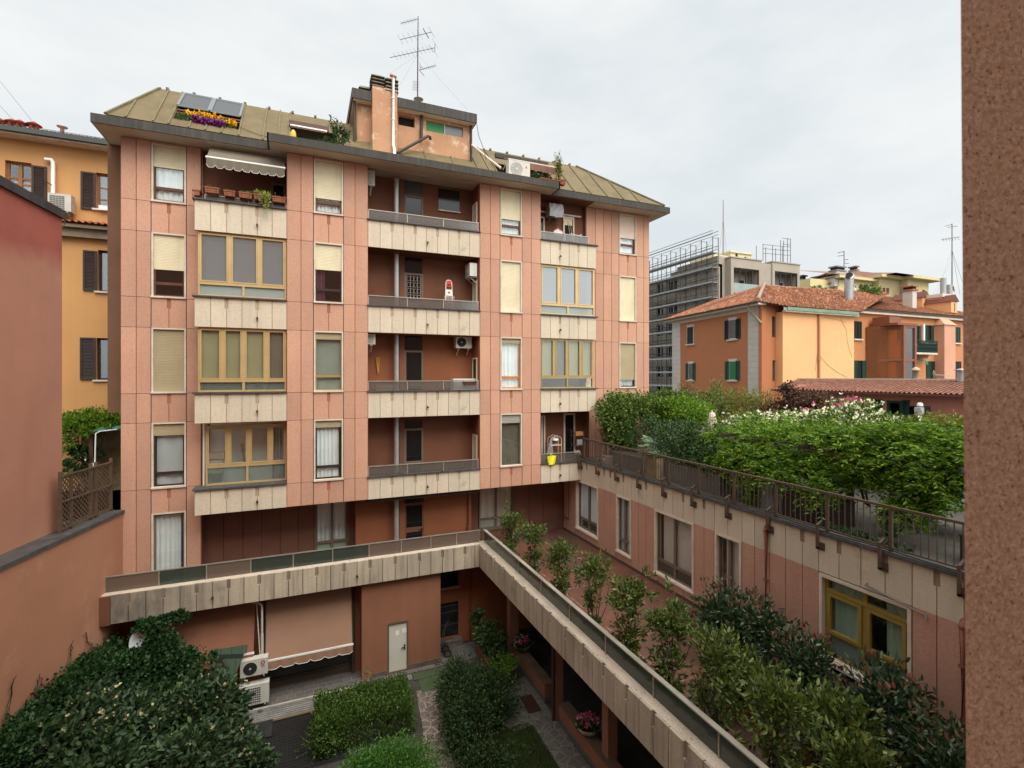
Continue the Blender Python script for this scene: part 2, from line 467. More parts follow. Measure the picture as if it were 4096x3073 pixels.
def window(parent, x0, x1, z0, z1, y, M=None, shut=0., shm=None, frm=None, cur=CURT, mid=.42, glassm=None, sur=STONE, sw=.05,
           sill=True, seed=0, mull=0, lowfill=None, per=.12, label=None, curx=(0, 1), depth=.10, cur2=None, sashw=.05):
    """one window: stone surround, roller shutter, sash with a low fixed light, panes, curtain"""
    mb = MB(M)
    mb.frame(x0, x1, z0, z1, sw, y-.018, y+.24)
    if sill: mb.box(x0-.01, x1+.01, y-.05, y+.02, z0-.012, z0+.045)
    w = mk("window", mb, sur, parent, label)
    a, b, c, d = x0+sw, x1-sw, z0+sw, z1-sw
    zs = d - (d-c)*shut
    if shut > 0:
        mb = MB(M); slats(mb, a, b, zs, d, y+.05)
        mb.box(a+.01, b-.01, y+.045, y+.065, zs-.035, zs)
        mk("roller_shutter", mb, shm, w)
    if shut < .97:
        fw = sashw
        mb = MB(M)
        mb.frame(a, b, c, d, fw, y+depth-.03, y+depth+.03)
        zm = c + mid
        if mid: mb.box(a+fw, b-fw, y+depth-.035, y+depth+.03, zm-.045, zm+.045)
        for i in range(mull):
            xm = a + (b-a)*(i+1)/(mull+1)
            mb.box(xm-.045, xm+.045, y+depth-.036, y+depth+.03, c+fw, d-fw)
        mk("sash", mb, frm, w)
        mb = MB(M); mb.box(a+fw, b-fw, y+depth-.003, y+depth+.003, c+fw, d-fw)
        mk("pane", mb, glassm or GLASS, w)
        if cur:
            mb = MB(M)
            wavy(mb, a+fw*.5+(b-a-fw)*curx[0], a+fw*.5+(b-a-fw)*curx[1], c+.03, d-.02, y+depth+.07, per=per, seed=seed)
            mk("curtain", mb, cur, w)
        if cur2:
            mb = MB(M)
            wavy(mb, a+(b-a)*cur2[1], a+(b-a)*cur2[2], c+.03, d-.02, y+depth+.09, per=per, seed=seed+5)
            mk("curtain", mb, cur2[0], w)
        if lowfill and mid:
            mb = MB(M); mb.box(a+fw, b-fw, y+depth+.02, y+depth+.05, c+fw, zm-.04)
            mk("lower_screen", mb, lowfill, w)
    return w

# ---- end and centre piers
WZ = [(SILL[i]+.01, LINT[i]) for i in range(4)]
pier("pier_cladding", [-5.372, -4.961, -4.566, -3.595, -3.18], (-4.566, -3.595), YR, -7.02, WZ + [(-6.92, -4.45)])
pier("pier_cladding", [-.545, -.099, .300, 1.290, 1.679, 2.128], (.300, 1.290), YF, ZB, WZ)
pier("pier_cladding", [6.395, 6.839, 7.248, 8.216, 8.626, 9.061], (7.248, 8.216), YF, ZB, WZ)
pier("pier_cladding", [11.72, 12.20, 12.631, 13.064, 13.476, 14.452, 14.877, 15.20], (13.476, 14.452), YR, ZB, WZ)

# ---- pier windows: (x0, x1, plane, floor, shutter part, shutter colour, frame, inside)
A0, A1 = -4.556, -3.603
window(apt, A0, A1, WZ[0][0], WZ[0][1], YR, shut=.36, shm=SHUTC, frm=BRWOOD, cur=CURT, seed=1, per=.16, glassm=GLASS)
window(apt, A0, A1, WZ[1][0], WZ[1][1], YR, shut=.55, shm=SHUTC, frm=BRWOOD, cur=None, glassm=GLASS)
window(apt, A0, A1, WZ[2][0], WZ[2][1], YR, shut=1., shm=SHUTO)
window(apt, A0, A1, WZ[3][0], WZ[3][1], YR, shut=.17, shm=SHUTO, frm=DKWOOD, cur=CURTG, seed=4, per=.45, curx=(.04, .95))
window(apt, A0, A1, -6.92, -4.45, YR, frm=TAUPE, cur=CURT, seed=5, per=.14, mid=.38, curx=(0, .88), cur2=(BLUE, .86, .99), sill=False)
B0, B1 = .313, 1.279
window(apt, B0, B1, WZ[0][0], WZ[0][1], YF, shut=.70, shm=SHUTC, frm=BRWOOD, cur=CURT, seed=6, mid=.36)
window(apt, B0, B1, WZ[1][0], WZ[1][1], YF, shut=.43, shm=SHUTC, frm=DKWOOD, cur=CURTP, seed=7, curx=(.02, .35))
window(apt, B0, B1, WZ[2][0], WZ[2][1], YF, shut=.10, shm=SHUTO, frm=GOLDO, cur=BLINDG, seed=8, per=3, mid=.5, sashw=.035)
window(apt, B0, B1, WZ[3][0], WZ[3][1], YF, shut=.10, shm=SHUTO, frm=DKWOOD, cur=CURT, seed=9, per=.13, curx=(.03, .93))
C0, C1 = 7.258, 8.207
window(apt, C0, C1, WZ[0][0], WZ[0][1], YF, shut=.63, shm=SHUTC, frm=BRWOOD, cur=CURT, seed=10, per=.06, mid=.36)
window(apt, C0, C1, WZ[1][0], WZ[1][1], YF, shut=.98, shm=SHUTC)
window(apt, C0, C1, WZ[2][0], WZ[2][1], YF, shut=.08, shm=SHUTO, frm=ORWOOD, cur=CURT, seed=11, per=.17, mid=.45)
window(apt, C0, C1, WZ[3][0], WZ[3][1], YF, shut=.15, shm=SHUTG, frm=TAUPE, cur=BLINDT, per=3, mid=0, sashw=.03)
D0, D1 = 13.487, 14.442
window(apt, D0, D1, WZ[0][0], WZ[0][1], YR, shut=.57, shm=SHUTP, frm=BRWOOD, cur=CURT, seed=12, per=.5)
window(apt, D0, D1, WZ[1][0], WZ[1][1], YR, shut=1., shm=SHUTC)
window(apt, D0, D1, WZ[2][0], WZ[2][1], YR, shut=.82, shm=SHUTO, frm=DKWOOD, cur=CURTG, seed=13, per=.2, mid=0)

# ---- cream balcony fronts (and the same kind of front round the lower terrace)
def front(parent, xs, z0, z1, y, slots, M=None, mats=None, t=.12, spouts=(), nh=.34, name="balcony_front", dz=.62, ts=.024):
    mb = MB(M)
    for i in range(len(xs)-1):
        clad(mb, xs[i], xs[i+1], z0, z1, y, g=.011, gz=.0, nl=i in slots, nr=(i+1) in slots, nh=nh, t=ts, back=t)
    p = mk(name, mb, mats or [CREAM, JOINTC], parent)
    for sx in spouts:
        mb = MB(M)
        zz = z0 + (z1-z0)*(1-dz)
        mb.add([(sx-.035, y-.01, zz-.02), (sx+.035, y-.01, zz-.02), (sx, y-.01, zz+.045), (sx-.035, y-.12, zz-.045), (sx+.035, y-.12, zz-.045), (sx, y-.12, zz+.02)],
               [(0,1,2), (5,4,3), (0,3,4,1), (1,4,5,2), (2,5,3,0)])
        mk("drain_spout", mb, BLACKM, p)
    return p
bayx = [-3.235, -2.70, -2.165, -1.625, -1.095, -.575, -.545]
bayx = [-3.235 + (2.69)*k/6 for k in range(7)]
bay2x = [9.063 + (11.745-9.063)*k/6 for k in range(7)]
logx = [2.128 + (6.395-2.128)*k/10 for k in range(11)]
for i in range(4):
    zb = [4.685, 1.59, -1.515, ZB][i]
    f = front(apt, bayx, zb, SILL[i]-.005, YF, (2, 4), spouts=(bayx[4],))
    mb = MB(); mb.box(-3.29, -.548, YF-.07, YF+.55, SILL[i]-.004, SILL[i]+.042); mk("coping", mb, SLATE, f)
    f = front(apt, logx, zb, SILL[i]-.005, YF, (2, 4, 6, 8), spouts=(logx[5]+.04,))
    mb = MB(); mb.box(2.10, 6.41, YF-.07, YF+.13, SILL[i]-.004, SILL[i]+.038); mk("coping", mb, SLATE, f)
    f = front(apt, bay2x, zb, SILL[i]-.005, YF, (2, 4), spouts=(bay2x[2],))
    mb = MB(); mb.box(9.062, 11.82, YF-.07, YF+.5, SILL[i]-.004, SILL[i]+.042); mk("coping", mb, SLATE, f)

def glass_rail(parent, x0, x1, ys, z0, z1, n=3, M=None, mat=None, splits=None, off=.0):
    """low balustrade: glass panels between flat posts under a thin handrail"""
    xs = splits or [x0 + (x1-x0)*k/n for k in range(n+1)]
    mb = MB(M)
    mb.box(x0, x1, ys-.025, ys+.025, z1-.012, z1+.018)
    r = mk("balustrade", mb, ALU, parent)
    for k, x in enumerate(xs):
        mb = MB(M); mb.box(x-.014, x+.014, ys-.02, ys+.02, z0, z1-.012); mk("post", mb, ALU, r)
    for k in range(len(xs)-1):
        mb = MB(M); mb.box(xs[k]+.02, xs[k+1]-.02, ys-.005, ys+.005, z0+.015, z1-.02)
        mk("glass_panel", mb, (mat[k % len(mat)] if isinstance(mat, list) else mat) or BALG, r)
    return r
for i in range(4):
    glass_rail(apt, 2.15, 6.36, YF+.05, SILL[i]+.04, SILL[i]+.375, splits=[2.15, 3.55, 4.93, 6.33], mat=BALG)
glass_rail(apt, -2.95, -.56, YF+.06, SILL[0]+.04, SILL[0]+.20, splits=[-2.95, -1.70, -.56])
glass_rail(apt, 9.08, 11.40, YF+.06, SILL[0]+.04, SILL[0]+.37, splits=[9.08, 10.22, 11.36])
glass_rail(apt, 9.08, 10.95, YF+.06, SILL[3]+.04, SILL[3]+.40, splits=[9.08, 10.05, 10.93], mat=BALG)

# ---- glazed verandas between the cream fronts
def veranda(x0, x1, z0, z1, y, cols, frm, panes, low=None, zl=.42, blinds=None, transom=0., name="veranda_window", dbl=False):
    mb = MB()
    mb.frame(x0, x1, z0, z1, .055, y, y+.10)
    mb.box(x0+.055, x1-.055, y-.012, y+.10, z0+zl-.045, z0+zl+.045)
    zt = z1-.055
    if transom:
        zt = z1 - transom
        mb.box(x0+.055, x1-.055, y-.004, y+.10, zt-.04, zt+.04); zt -= .04
    xm = (x0+x1)/2
    mb.box(xm-.035, xm+.035, y-.006, y+.10, z0+.055, z0+zl-.045)
    xs = [x0+.055] + [x0 + (x1-x0)*c for c in cols] + [x1-.055]
    for c in xs[1:-1]: mb.box(c-.05, c+.05, y-.008, y+.10, z0+zl+.045, zt)
    for k in range(len(xs)-1):
        l, r = xs[k]+(.05 if k else 0), xs[k+1]-(.05 if k < len(xs)-2 else 0)
        mb.frame(l+.004, r-.004, z0+zl+.05, zt-.004, .038, y-.02, y+.05)
    w = mk(name, mb, frm, apt)
    for k in range(len(xs)-1):
        l, r = xs[k]+.03, xs[k+1]-.03
        p = MB(); p.box(l, r, y+.035, y+.041, z0+zl+.05, zt-.01); mk("pane", p, panes[k % len(panes)], w)
        if blinds and blinds[k]:
            p = MB(); p.box(l, r, y+.09, y+.10, z0+zl+.04, z1-.03); mk("blind", p, blinds[k], w)
    for (l, r) in ((x0+.055, xm-.035), (xm+.035, x1-.055)):
        p = MB(); p.box(l, r, y+.04, y+.046, z0+.055, z0+zl-.045); mk("lower_pane", p, low or FROST, w)
    if transom:
        p = MB(); p.box(x0+.055, x1-.055, y+.04, y+.046, z1-transom+.04, z1-.055); mk("pane", p, GLASS, w)
    return w
GLM = glass("milky_reflecting_glass", (.6,.66,.68), (1,1,1), .05, .5, (.30,.33,.34), 4.0)
veranda(-3.15, -.56, SILL[1]+.045, 4.68, YF+.10, (.345, .68), GOLD, [GLM], low=FROST)
veranda(-3.15, -.56, SILL[2]+.045, 1.585, YF+.10, (.265, .50, .765), GOLD, [GLASS], low=FROSTD, zl=.36, blinds=[BLINDO, BLINDO, BLINDO, BLINDT])
veranda(-2.99, -.56, SILL[3]+.045, -1.52, YF+.42, (.27, .52, .79), GOLD, [GLASS], low=FROSTD, zl=.62, transom=.16)
veranda(9.08, 11.72, SILL[1]+.045, 4.68, YF+.10, (.34, .67), GOLD, [GLM], low=FROST)
veranda(9.08, 11.66, SILL[2]+.045, 1.585, YF+.10, (.26, .5, .76), GOLDO, [GLASS], low=GLASS, zl=.46, blinds=[BLINDO, BLINDT, BLINDO, BLINDO])
# what is seen through the lower-left veranda: pale room with a back door
mb = MB(); mb.box(-3.0, -.57, YF+1.30, YF+1.35, SILL[3]-.6, -1.5); mb.box(-3.1, -3.05, YF+.6, YF+1.30, SILL[3]-.6, -1.5)
mb.box(-3.1, -.57, YF+.55, YF+1.3, SILL[3]-.65, SILL[3]-.6)
rm = mk("veranda_room", mb, WARD, apt)
mb = MB(); mb.box(-1.05, -.62, YF+1.2, YF+1.29, SILL[3]-.4, -1.75); mk("inner_door", mb, BRWOOD, rm)
mb = MB(); wavy(mb, -1.0, -.68, SILL[3]-.3, -1.8, YF+1.17, per=.1); mk("curtain", mb, CURTG, rm)
for i in (1, 2):
    for (xa, xb) in ((-3.1, -.58), (9.1, 11.7)):
        mb = MB(); mb.box(xa, xb, YF+1.3, YF+1.35, SILL[i]-.5, LINT[i]); mk("veranda_room", mb, BLINDT if i == 2 else WARD, apt)

# ---- loggias
def loggia(i, mat, ztop):
    z0, z1 = SILL[i]-.85, ztop
    mb = MB()
    mb.box(2.10, 6.378, 19.42, 19.6, z0, z1, 0)
    mb.box(6.378, 6.52, YF+.17, 19.6, z0, z1, 0)
    mb.box(2.02, 2.128, YF+.17, 19.6, z0, z1, 0)
    mb.box(2.128, 6.378, YF+.13, 19.42, z0-.1, z0, 1)
    mb.box(2.128, 6.378, YF+.17, 19.42, z1, z1+.02, 0 if i else 2)
    return mk("loggia", mb, [mat, SOIL, SOFF], apt)
lg = [loggia(0, BRNPL, ZS), loggia(1, BRNPL, 4.66), loggia(2, ORANGE, 1.57), loggia(3, BRNPL, -1.53)]
Yb = 19.42
def door(parent, x0, x1, z0, z1, y, M=None, frm=TAUPE, fill=None, rail=.95, handle=True, transom=None, grille=False, name="door"):
    mb = MB(M)
    mb.frame(x0, x1, z0, z1, .07, y-.05, y+.03)
    zr = z0 + rail
    mb.box(x0+.07, x1-.07, y-.045, y+.03, zr-.09, zr+.09)
    d = mk(name, mb, frm, parent)
    mb = MB(M); mb.box(x0+.07, x1-.07, y-.012, y-.004, z0+.07, z1-.07)
    mk("pane", mb, fill or DARKGL, d)
    if handle:
        mb = MB(M); mb.box(x1-.17, x1-.05, y-.10, y-.075, zr-.02, zr+.02); mb.box(x1-.08, x1-.05, y-.085, y-.04, zr-.02, zr+.02)
        mk("handle", mb, BLACKM, d)
    if grille:
        mb = MB(M)
        nx, nz = 4, 9
        for a in range(nx):
            for c in range(nz):
                cx = x0+.1+(x1-x0-.2)*(a+.5)/nx; cz = z0+.1+(z1-z0-.2)*(c+.5)/nz
                if abs(cz-zr) < .12: continue
                rr = .085
                mb.tube([(cx+rr*math.cos(t*.7854), y-.03, cz+rr*math.sin(t*.7854)) for t in range(9)], .008, 4, cap=False)
        for a in range(nx+1):
            cx = x0+.1+(x1-x0-.2)*a/nx; mb.box(cx-.006, cx+.006, y-.035, y-.025, z0+.07, z1-.07)
        mk("ornate_grille", mb, ALU, d)
    return d
DARKGL = surf("dark_door_glass", (.012,.012,.012), rough=.12, spec=.5)
GREYGL = surf("grey_green_panel", (.06,.065,.055), rough=.3)
dx0, dx1 = XY(1617, Yb), XY(1692, Yb)
for i in range(4):
    zf = SILL[i]-.85
    t = [7.68, 4.62, 1.6, -1.72][i]
    tm = [7.05, 4.02, 1.0, -2.05][i]
    dd = door(lg[i], dx0, dx1, zf, tm, Yb, frm=TAUPE if i else TAUPE, grille=(i == 1), rail=1.1)
    mb = MB(); mb.box(dx0+.03, dx1-.03, Yb-.03, Yb-.005, tm+.02, t); mk("transom_pane", mb, GREYGL if i < 1 else DARKGL, lg[i])
    # narrow glazed door in the return wall
    mb = MB(); mb.frame(-(YF+.78), -(YF+.30), zf, zf+2.1, .05, 6.33, 6.375); mb.M = WING
    mm = MB(WING); mm.frame(-(YF+.80), -(YF+.25), zf, zf+2.15, .06, 6.335, 6.376); sdr = mk("side_door", mm, SHUTC, lg[i])
    mm = MB(WING); mm.box(-(YF+.74), -(YF+.31), 6.36, 6.372, zf+.06, zf+2.09); mk("pane", mm, STONE if i in (0, 1, 3) else DARKGL, sdr)
mb = MB(); mb.box(XY(1753, Yb), XY(1837, Yb), Yb-.03, Yb-.004, 6.65, 7.5); wv = mk("window", mb, DARKGL, lg[0])
mb = MB(); mb.box(XY(1751, Yb), XY(1841, Yb), Yb-.08, Yb-.002, 6.60, 6.645); mk("sill", mb, STONE, wv)
# wall relief left of the pipe, and the stack of drain pipe down every loggia
for i in range(4):
    mb = MB(); mb.box(XY(1597, Yb), dx0-.005, Yb-.07, Yb-.002, SILL[i]-.85, [ZS, 4.66, 1.57, -1.53][i]); mk("wall_pier", mb, ORANGE if i == 2 else BRNPL, lg[i])
xp = XY(1586, 19.15)
mb = MB()
for (za, zb) in ((SILL[0]-.85, ZS-.1), (SILL[1]-.85, 4.66), (SILL[2]-.85, 1.57), (SILL[3]-.85, -1.53), (ZT, ZB)):
    mb.tube([(xp, 19.15, za), (xp, 19.15, zb)], .095, 14)
    for f in (.32, .68): mb.tube([(xp, 19.15, za+(zb-za)*f-.01), (xp, 19.15, za+(zb-za)*f+.02)], .102, 14)
mk("drain_pipe", mb, PIPEG, apt)

# ---- open balcony rooms behind the top-left and right-hand bays
mb = MB()
mb.box(-3.23, -.55, 19.55, 19.7, SILL[0]-.85, ZS); mb.box(-3.35, -3.20, YR+.17, 19.6, SILL[0]-.85, ZS); mb.box(-.56, -.50, YF+.17, 19.6, SILL[0]-.85, ZS)
mb.box(-3.2, -.56, YF+.5, 19.6, SILL[0]-.95, SILL[0]-.85)
bl = mk("balcony_room", mb, BRNPL, apt)
door(bl, XY(1085, 19.5), XY(1145, 19.5)-.02, SILL[0]-.8, 6.85, 19.53, frm=TAUPE, fill=DARKGL, handle=False)
for i in (0, 3):
    mb = MB()
    zt = ZS if i == 0 else -1.53
    mb.box(9.0, 12.1, 19.5, 19.65, SILL[i]-.85, zt); mb.box(8.98, 9.04, YF+.17, 19.6, SILL[i]-.85, zt)
    mb.box(11.68, 11.76 if i == 0 else 11.70, YR+.03 if i == 0 else YF+.5, 19.6, SILL[i]-.85, zt)
    mb.box(9.06, 11.7, YF+.5, 19.6, SILL[i]-.95, SILL[i]-.85); mb.box(9.06, 11.74, YF+.13, 19.6, zt, zt+.02)
    br = mk("balcony_room", mb, BRNPL, apt)
    if i == 0:
        door(br, XY(2155, 19.5), XY(2176, 19.5), SILL[0]-.8, 6.95, 19.47, frm=STONE, handle=False)
        d2 = door(br, XY(2250, 19.5), XY(2294, 19.5), SILL[0]-.8, 7.1, 19.47, frm=STONE, handle=False, fill=ROOM)
        mb = MB(); slats(mb, XY(2253, 19.5), XY(2286, 19.5), 6.72, 7.04, 19.44, .045); mk("roller_shutter", mb, SHUTC, d2)
        mb = MB(); mb.box(9.06, 11.5, 19.40, 19.46, 7.13, 7.20); mk("shutter_box", mb, STONE, br)
    else:
        door(br, XY(2162, 19.5), XY(2178, 19.5), SILL[3]-.8, -1.72, 19.47, frm=STONE, handle=False)
        door(br, XY(2252, 19.5), XY(2297, 19.5), SILL[3]-.8, -1.66, 19.47, frm=STONE, handle=False, rail=.6)

# ---- first floor under the overhang
YB1 = 20.1
mb = MB()
xs = [-3.2, -2.6, -2.0, -1.4, -.8, -.2, .35]
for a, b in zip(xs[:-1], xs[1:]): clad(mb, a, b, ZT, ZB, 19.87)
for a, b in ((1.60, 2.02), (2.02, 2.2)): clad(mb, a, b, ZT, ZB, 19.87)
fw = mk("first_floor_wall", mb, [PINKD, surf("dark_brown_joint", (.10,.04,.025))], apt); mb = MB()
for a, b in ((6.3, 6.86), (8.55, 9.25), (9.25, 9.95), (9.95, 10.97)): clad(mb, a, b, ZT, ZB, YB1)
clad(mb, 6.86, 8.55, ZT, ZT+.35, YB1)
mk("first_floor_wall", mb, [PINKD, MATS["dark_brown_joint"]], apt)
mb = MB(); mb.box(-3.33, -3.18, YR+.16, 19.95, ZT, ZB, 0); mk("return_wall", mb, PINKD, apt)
mb = MB(); mb.box(1.78, 6.33, Yb, 20.0, ZT, ZB)
mk("stair_wall", mb, ORANGE, apt)
mb = MB(); mb.box(XY(1597, Yb), XY(1617, Yb), Yb-.07, Yb-.002, ZT, ZB); mk("wall_pier", mb, ORANGE, apt)
door(apt, XY(1617, Yb), XY(1695, Yb), ZT, -4.98, Yb, frm=BRNPL, rail=1.0)
mb = MB(); mb.box(XY(1619, Yb), XY(1693, Yb), Yb-.02, Yb-.003, -4.95, ZB); mk("transom_pane", mb, DARKGL, apt)
window(apt, .36, 1.59, -6.72, ZB+.05, 19.87, frm=TAUPE, cur=CURT, seed=20, per=.16, mid=.42, mull=1, sill=False, sur=TAUPE, lowfill=CURTGR)
window(apt, 6.88, 8.53, ZT+.37, ZB+.05, YB1, frm=TAUPE, cur=CURTB, seed=21, per=.3, mid=.42, mull=1, sur=TAUPE, lowfill=BLINDG)
mb = MB()
px_ = XY(1876, 19.34)
mb.tube([(px_, 19.34, ZT+.02), (px_, 19.34, ZB)], .045, 10); mb.tube([(px_-.02, 19.34, ZT+.75), (px_-.02, 19.34, ZT+.9)], .065, 10)
mk("downpipe", mb, COPPER, apt)

# ---- closed body: overhang underside, dark core, end walls
mb = MB()
mb.box(-3.2, 11.0, YF+.14, 20.6, ZB-.02, ZB+.06, 0)
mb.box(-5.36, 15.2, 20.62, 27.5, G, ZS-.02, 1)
mb.box(-5.36, -5.2, YR+.17, 20.6, ZT, ZS, 0); mb.box(15.05, 15.2, YR+.17, 20.6, ZB, ZS, 0)
mb.box(-3.22, -3.16, YR+.17, 19.5, ZB, ZS, 0)
mk("building_core", mb, [SOFF, ROOM], apt)
mb = MB()
xl = XY(430, 20.15)
mb.box(xl, -5.2, 20.15, 26, AY(430, 1652, 20.15).z, ZS)
mk("side_wall", mb, BROWNW, apt)
# ================================================================== roof of the apartment building
EY, EZ, RSL = 18.56, 7.88, 1.0196
def AR(u, v, lift=0.):
    r = ray(u, v)
    t = (EZ + lift - RSL*EY) / (r.z - RSL*r.y)
    return r*t
def roofpt(x, y, lift=0.): return Vector((x, y, EZ + RSL*(y-EY) + lift))
FT = 7.89
mb = MB()
plan = [(-5.90, 18.56), (-1.11, 18.56), (-1.11, 17.85), (9.60, 17.85), (9.60, 18.56), (15.80, 18.56)]
for (a, b) in zip(plan[:-1], plan[1:]):
    d = Vector((b[0]-a[0], b[1]-a[1], 0)).normalized(); n = Vector((-d.y, d.x, 0))*.05
    P = [Vector((a[0], a[1], ZS)), Vector((b[0], b[1], ZS)), Vector((b[0], b[1], FT)), Vector((a[0], a[1], FT))]
    mb.add(P + [p+n for p in P], [(0,1,2,3),(7,6,5,4),(0,4,5,1),(1,5,6,2),(2,6,7,3),(3,7,4,0)], 0)
mb.quad((-5.9, 18.56, ZS), (-5.9, 18.56, FT), (-5.9, 27, FT), (-5.9, 27, ZS), 0)
mb.quad((15.8, 18.56, ZS), (15.8, 27, ZS), (15.8, 27, FT), (15.8, 18.56, FT), 0)
mb.prism([(p[0], p[1]+.051) for p in plan] + [(15.79, 27), (-5.89, 27)], ZS+.012, FT-.012, 1, 'xy')
mk("eaves_fascia", mb, [FASC, SOFF], apt)

pL, pR = AR(639, 355), AR(2302, 665)
eL, eR = roofpt(-5.55, EY+.06), roofpt(15.55, EY+.06)
pR.y = pL.y; pR.z = pL.z
# the opening cut for the flower skylight and the two roof terraces
def strip(mb, x0, x1, y0, y1):
    mb.quad(roofpt(x0, y0), roofpt(x1, y0), roofpt(x1, y1), roofpt(x0, y1))
YT = pL.y
mb = MB()
sk = [AR(640, 462).x, AR(872, 512).x]
yk0, yk1 = AR(625, 458).y, AR(662, 373).y
mb.add([eL, roofpt(-3.9, eL.y), roofpt(-3.9, YT), pL], [(0,1,2,3)])
SKX0, SKX1, SKY0, SKY1 = -3.9, -2.02, EY+.42, YT-.10
strip(mb, SKX0, SKX1, eL.y, SKY0); strip(mb, SKX0, SKX1, SKY1, YT)
TX0, TX1 = XY(1158, 19.4), 1.05
strip(mb, SKX1, TX0, eL.y, YT)
strip(mb, TX0, TX1, 19.75, YT); strip(mb, TX1, 7.15, eL.y, YT)
UX0, UX1 = 7.35, 9.95
strip(mb, 7.15, UX0, eL.y, YT); strip(mb, UX0, UX1, 19.7, YT)
mb.add([roofpt(UX1, eL.y), eR, pR, roofpt(UX1, YT)], [(0,1,2,3)])
mb.quad(pL, pR, (15, 27, 10.2), (-5, 27, 10.2))
mb.add([eL, pL, (-5, 27, 10.2), (-5.5, 27, 7.9)], [(0,1,2,3)]); mb.add([eR, (15.5, 27, 7.9), (15, 27, 10.2), pR], [(0,1,2,3)])
# cheeks of the roof terraces
for x in (TX0, TX1, UX0, UX1): mb.add([roofpt(x, EY+.08), roofpt(x, 20.12), (x, 20.12, FT-.05), (x, EY+.08, FT-.05)], [(0,1,2,3)])
roof = mk("roof", mb, ROOFM, apt)
mb = MB()
ups = [(523, 415), (684, 366), (791, 384), (815, 388), (1015, 424), (1068, 435), (1162, 453)]
xsm = [-5.05, -4.36, -3.95, -2.0, -1.28, -.82, TX0+.01]
xsm += [1.35, 2.3, 3.3, 4.4, 5.5, 6.5, 7.0, UX0-.03, UX1+.03]
xsm += [10.7, 11.55, 12.4, 13.25, 14.1]
for x in xsm:
    yt = YT
    if x < pL.x: yt = eL.y + (YT-eL.y)*(x-eL.x)/(pL.x-eL.x)
    if x > pR.x: yt = eR.y + (YT-eR.y)*(eR.x-x)/(eR.x-pR.x)
    mb.bar(roofpt(x, EY+.07, .015), roofpt(x, yt+.02, .015), .05, .05)
for x in (SKX0+.5, SKX0+.95, SKX0+1.4):
    mb.bar(roofpt(x, EY+.07, .015), roofpt(x, SKY0, .015), .045, .045)
for x in np.arange(-4.4, 11.9, .8):
    mb.box(x-.04, x+.04, YT-.05, YT+.06, pL.z+.0, pL.z+.075)
mk("standing_seams", mb, SEAM, roof)
mb = MB(); mb.bar(eL+Vector((0,0,.02)), pL+Vector((0,0,.02)), .10, .06); mk("hip_cap", mb, SEAM, roof); mb = MB(); mb.bar(eR+Vector((0,0,.02)), pR+Vector((0,0,.02)), .10, .06)
mk("hip_cap", mb, SEAM, roof)

# skylight with tilted windows over a planted trough
mb = MB()
def rl(x, s, h):  # point on the roof slope: s = distance up from SKY0 in plan, h = lift along z
    return roofpt(x, SKY0+s, h)
D = SKY1-SKY0
mb.add([rl(SKX0,0,0), rl(SKX1,0,0), rl(SKX1,D,0), rl(SKX0,D,0), (SKX0, SKY0, FT-.05), (SKX1, SKY0, FT-.05), (SKX1, SKY1, FT-.05), (SKX0, SKY1, FT-.05)],
       [(0,4,7,3), (1,2,6,5), (3,7,6,2), (4,5,6,7), (0,1,5,4)])
sl = mk("skylight_opening", mb, surf("skylight_lining", (.10,.055,.045)), roof)
for k in (0, 1):
    xa = SKX0+.03 + k*(SKX1-SKX0)/2; xb = xa + (SKX1-SKX0)/2 - .06
    a = .62; s0 = .52
    P = [rl(xa, s0, .16), rl(xb, s0, .16), rl(xb, D-.02, .05), rl(xa, D-.02, .05)]
    mb = MB()
    for i in range(4): mb.bar(P[i], P[(i+1) % 4], .07, .06)
    f = mk("roof_window", mb, surf("grey_window_metal", (.16,.17,.18), rough=.45), sl)
    mb = MB(); mb.quad(*[p + Vector((0,0,-.005)) for p in P]); mk("grey_blind", mb, surf("charcoal_blind", (.075,.08,.085), rough=.6), sl)
mb = MB(); mb.bar(rl(SKX0, .50, .03), rl(SKX1, .50, .03), .04, .04); mb.bar(rl(SKX0, .40, .0), rl(SKX1, .40, .0), .03, .03); mk("copper_rail", mb, COPPER, sl)

# stair tower on the roof
TY = AR(1740, 620).y + .05
tx0, tx1 = XY(1429, TY), XY(1884, TY)
tz0, tz1 = 7.9, AY(1884, 482, TY).z
mb = MB()
def hole_wall(mb, x0, x1, z0, z1, y, holes, t=.3, m=0):
    """front wall with rectangular openings, each with a reveal"""
    xs = sorted({x0, x1} | {h[0] for h in holes} | {h[1] for h in holes})
    for a, b in zip(xs[:-1], xs[1:]):
        zs = [z0]
        for h in sorted(holes, key=lambda h: h[2]):
            if h[0] <= a+1e-6 and h[1] >= b-1e-6: zs += [h[2], h[3]]
        zs.append(z1)
        for k in range(0, len(zs), 2):
            if zs[k+1]-zs[k] > .01: mb.box(a, b, y, y+t, zs[k], zs[k+1], m)
w1 = AY(1593, 458, TY), AY(1659, 511, TY)
w2 = AY(1705, 481, TY), AY(1852, 550, TY)
h1 = (w1[0].x, w1[1].x, AY(1659, 512, TY).z, AY(1593, 457, TY).z)
h2 = (w2[0].x, w2[1].x, AY(1852, 551, TY).z, AY(1705, 481, TY).z)
hole_wall(mb, tx0, tx1, tz0, tz1, TY, [h1, h2], .25)
mb.box(tx0, tx0+.2, TY+.25, TY+3.5, tz0, tz1); mb.box(tx1-.2, tx1, TY+.25, TY+3.5, tz0, tz1)
tw = mk("stair_tower", mb, TOWER, apt)
mb = MB(); mb.box(h1[0]-.05, h1[1]+.05, TY+.2, TY+.24, h1[2]-.05, h1[3]+.05); mk("dark_opening", mb, ROOM, tw)
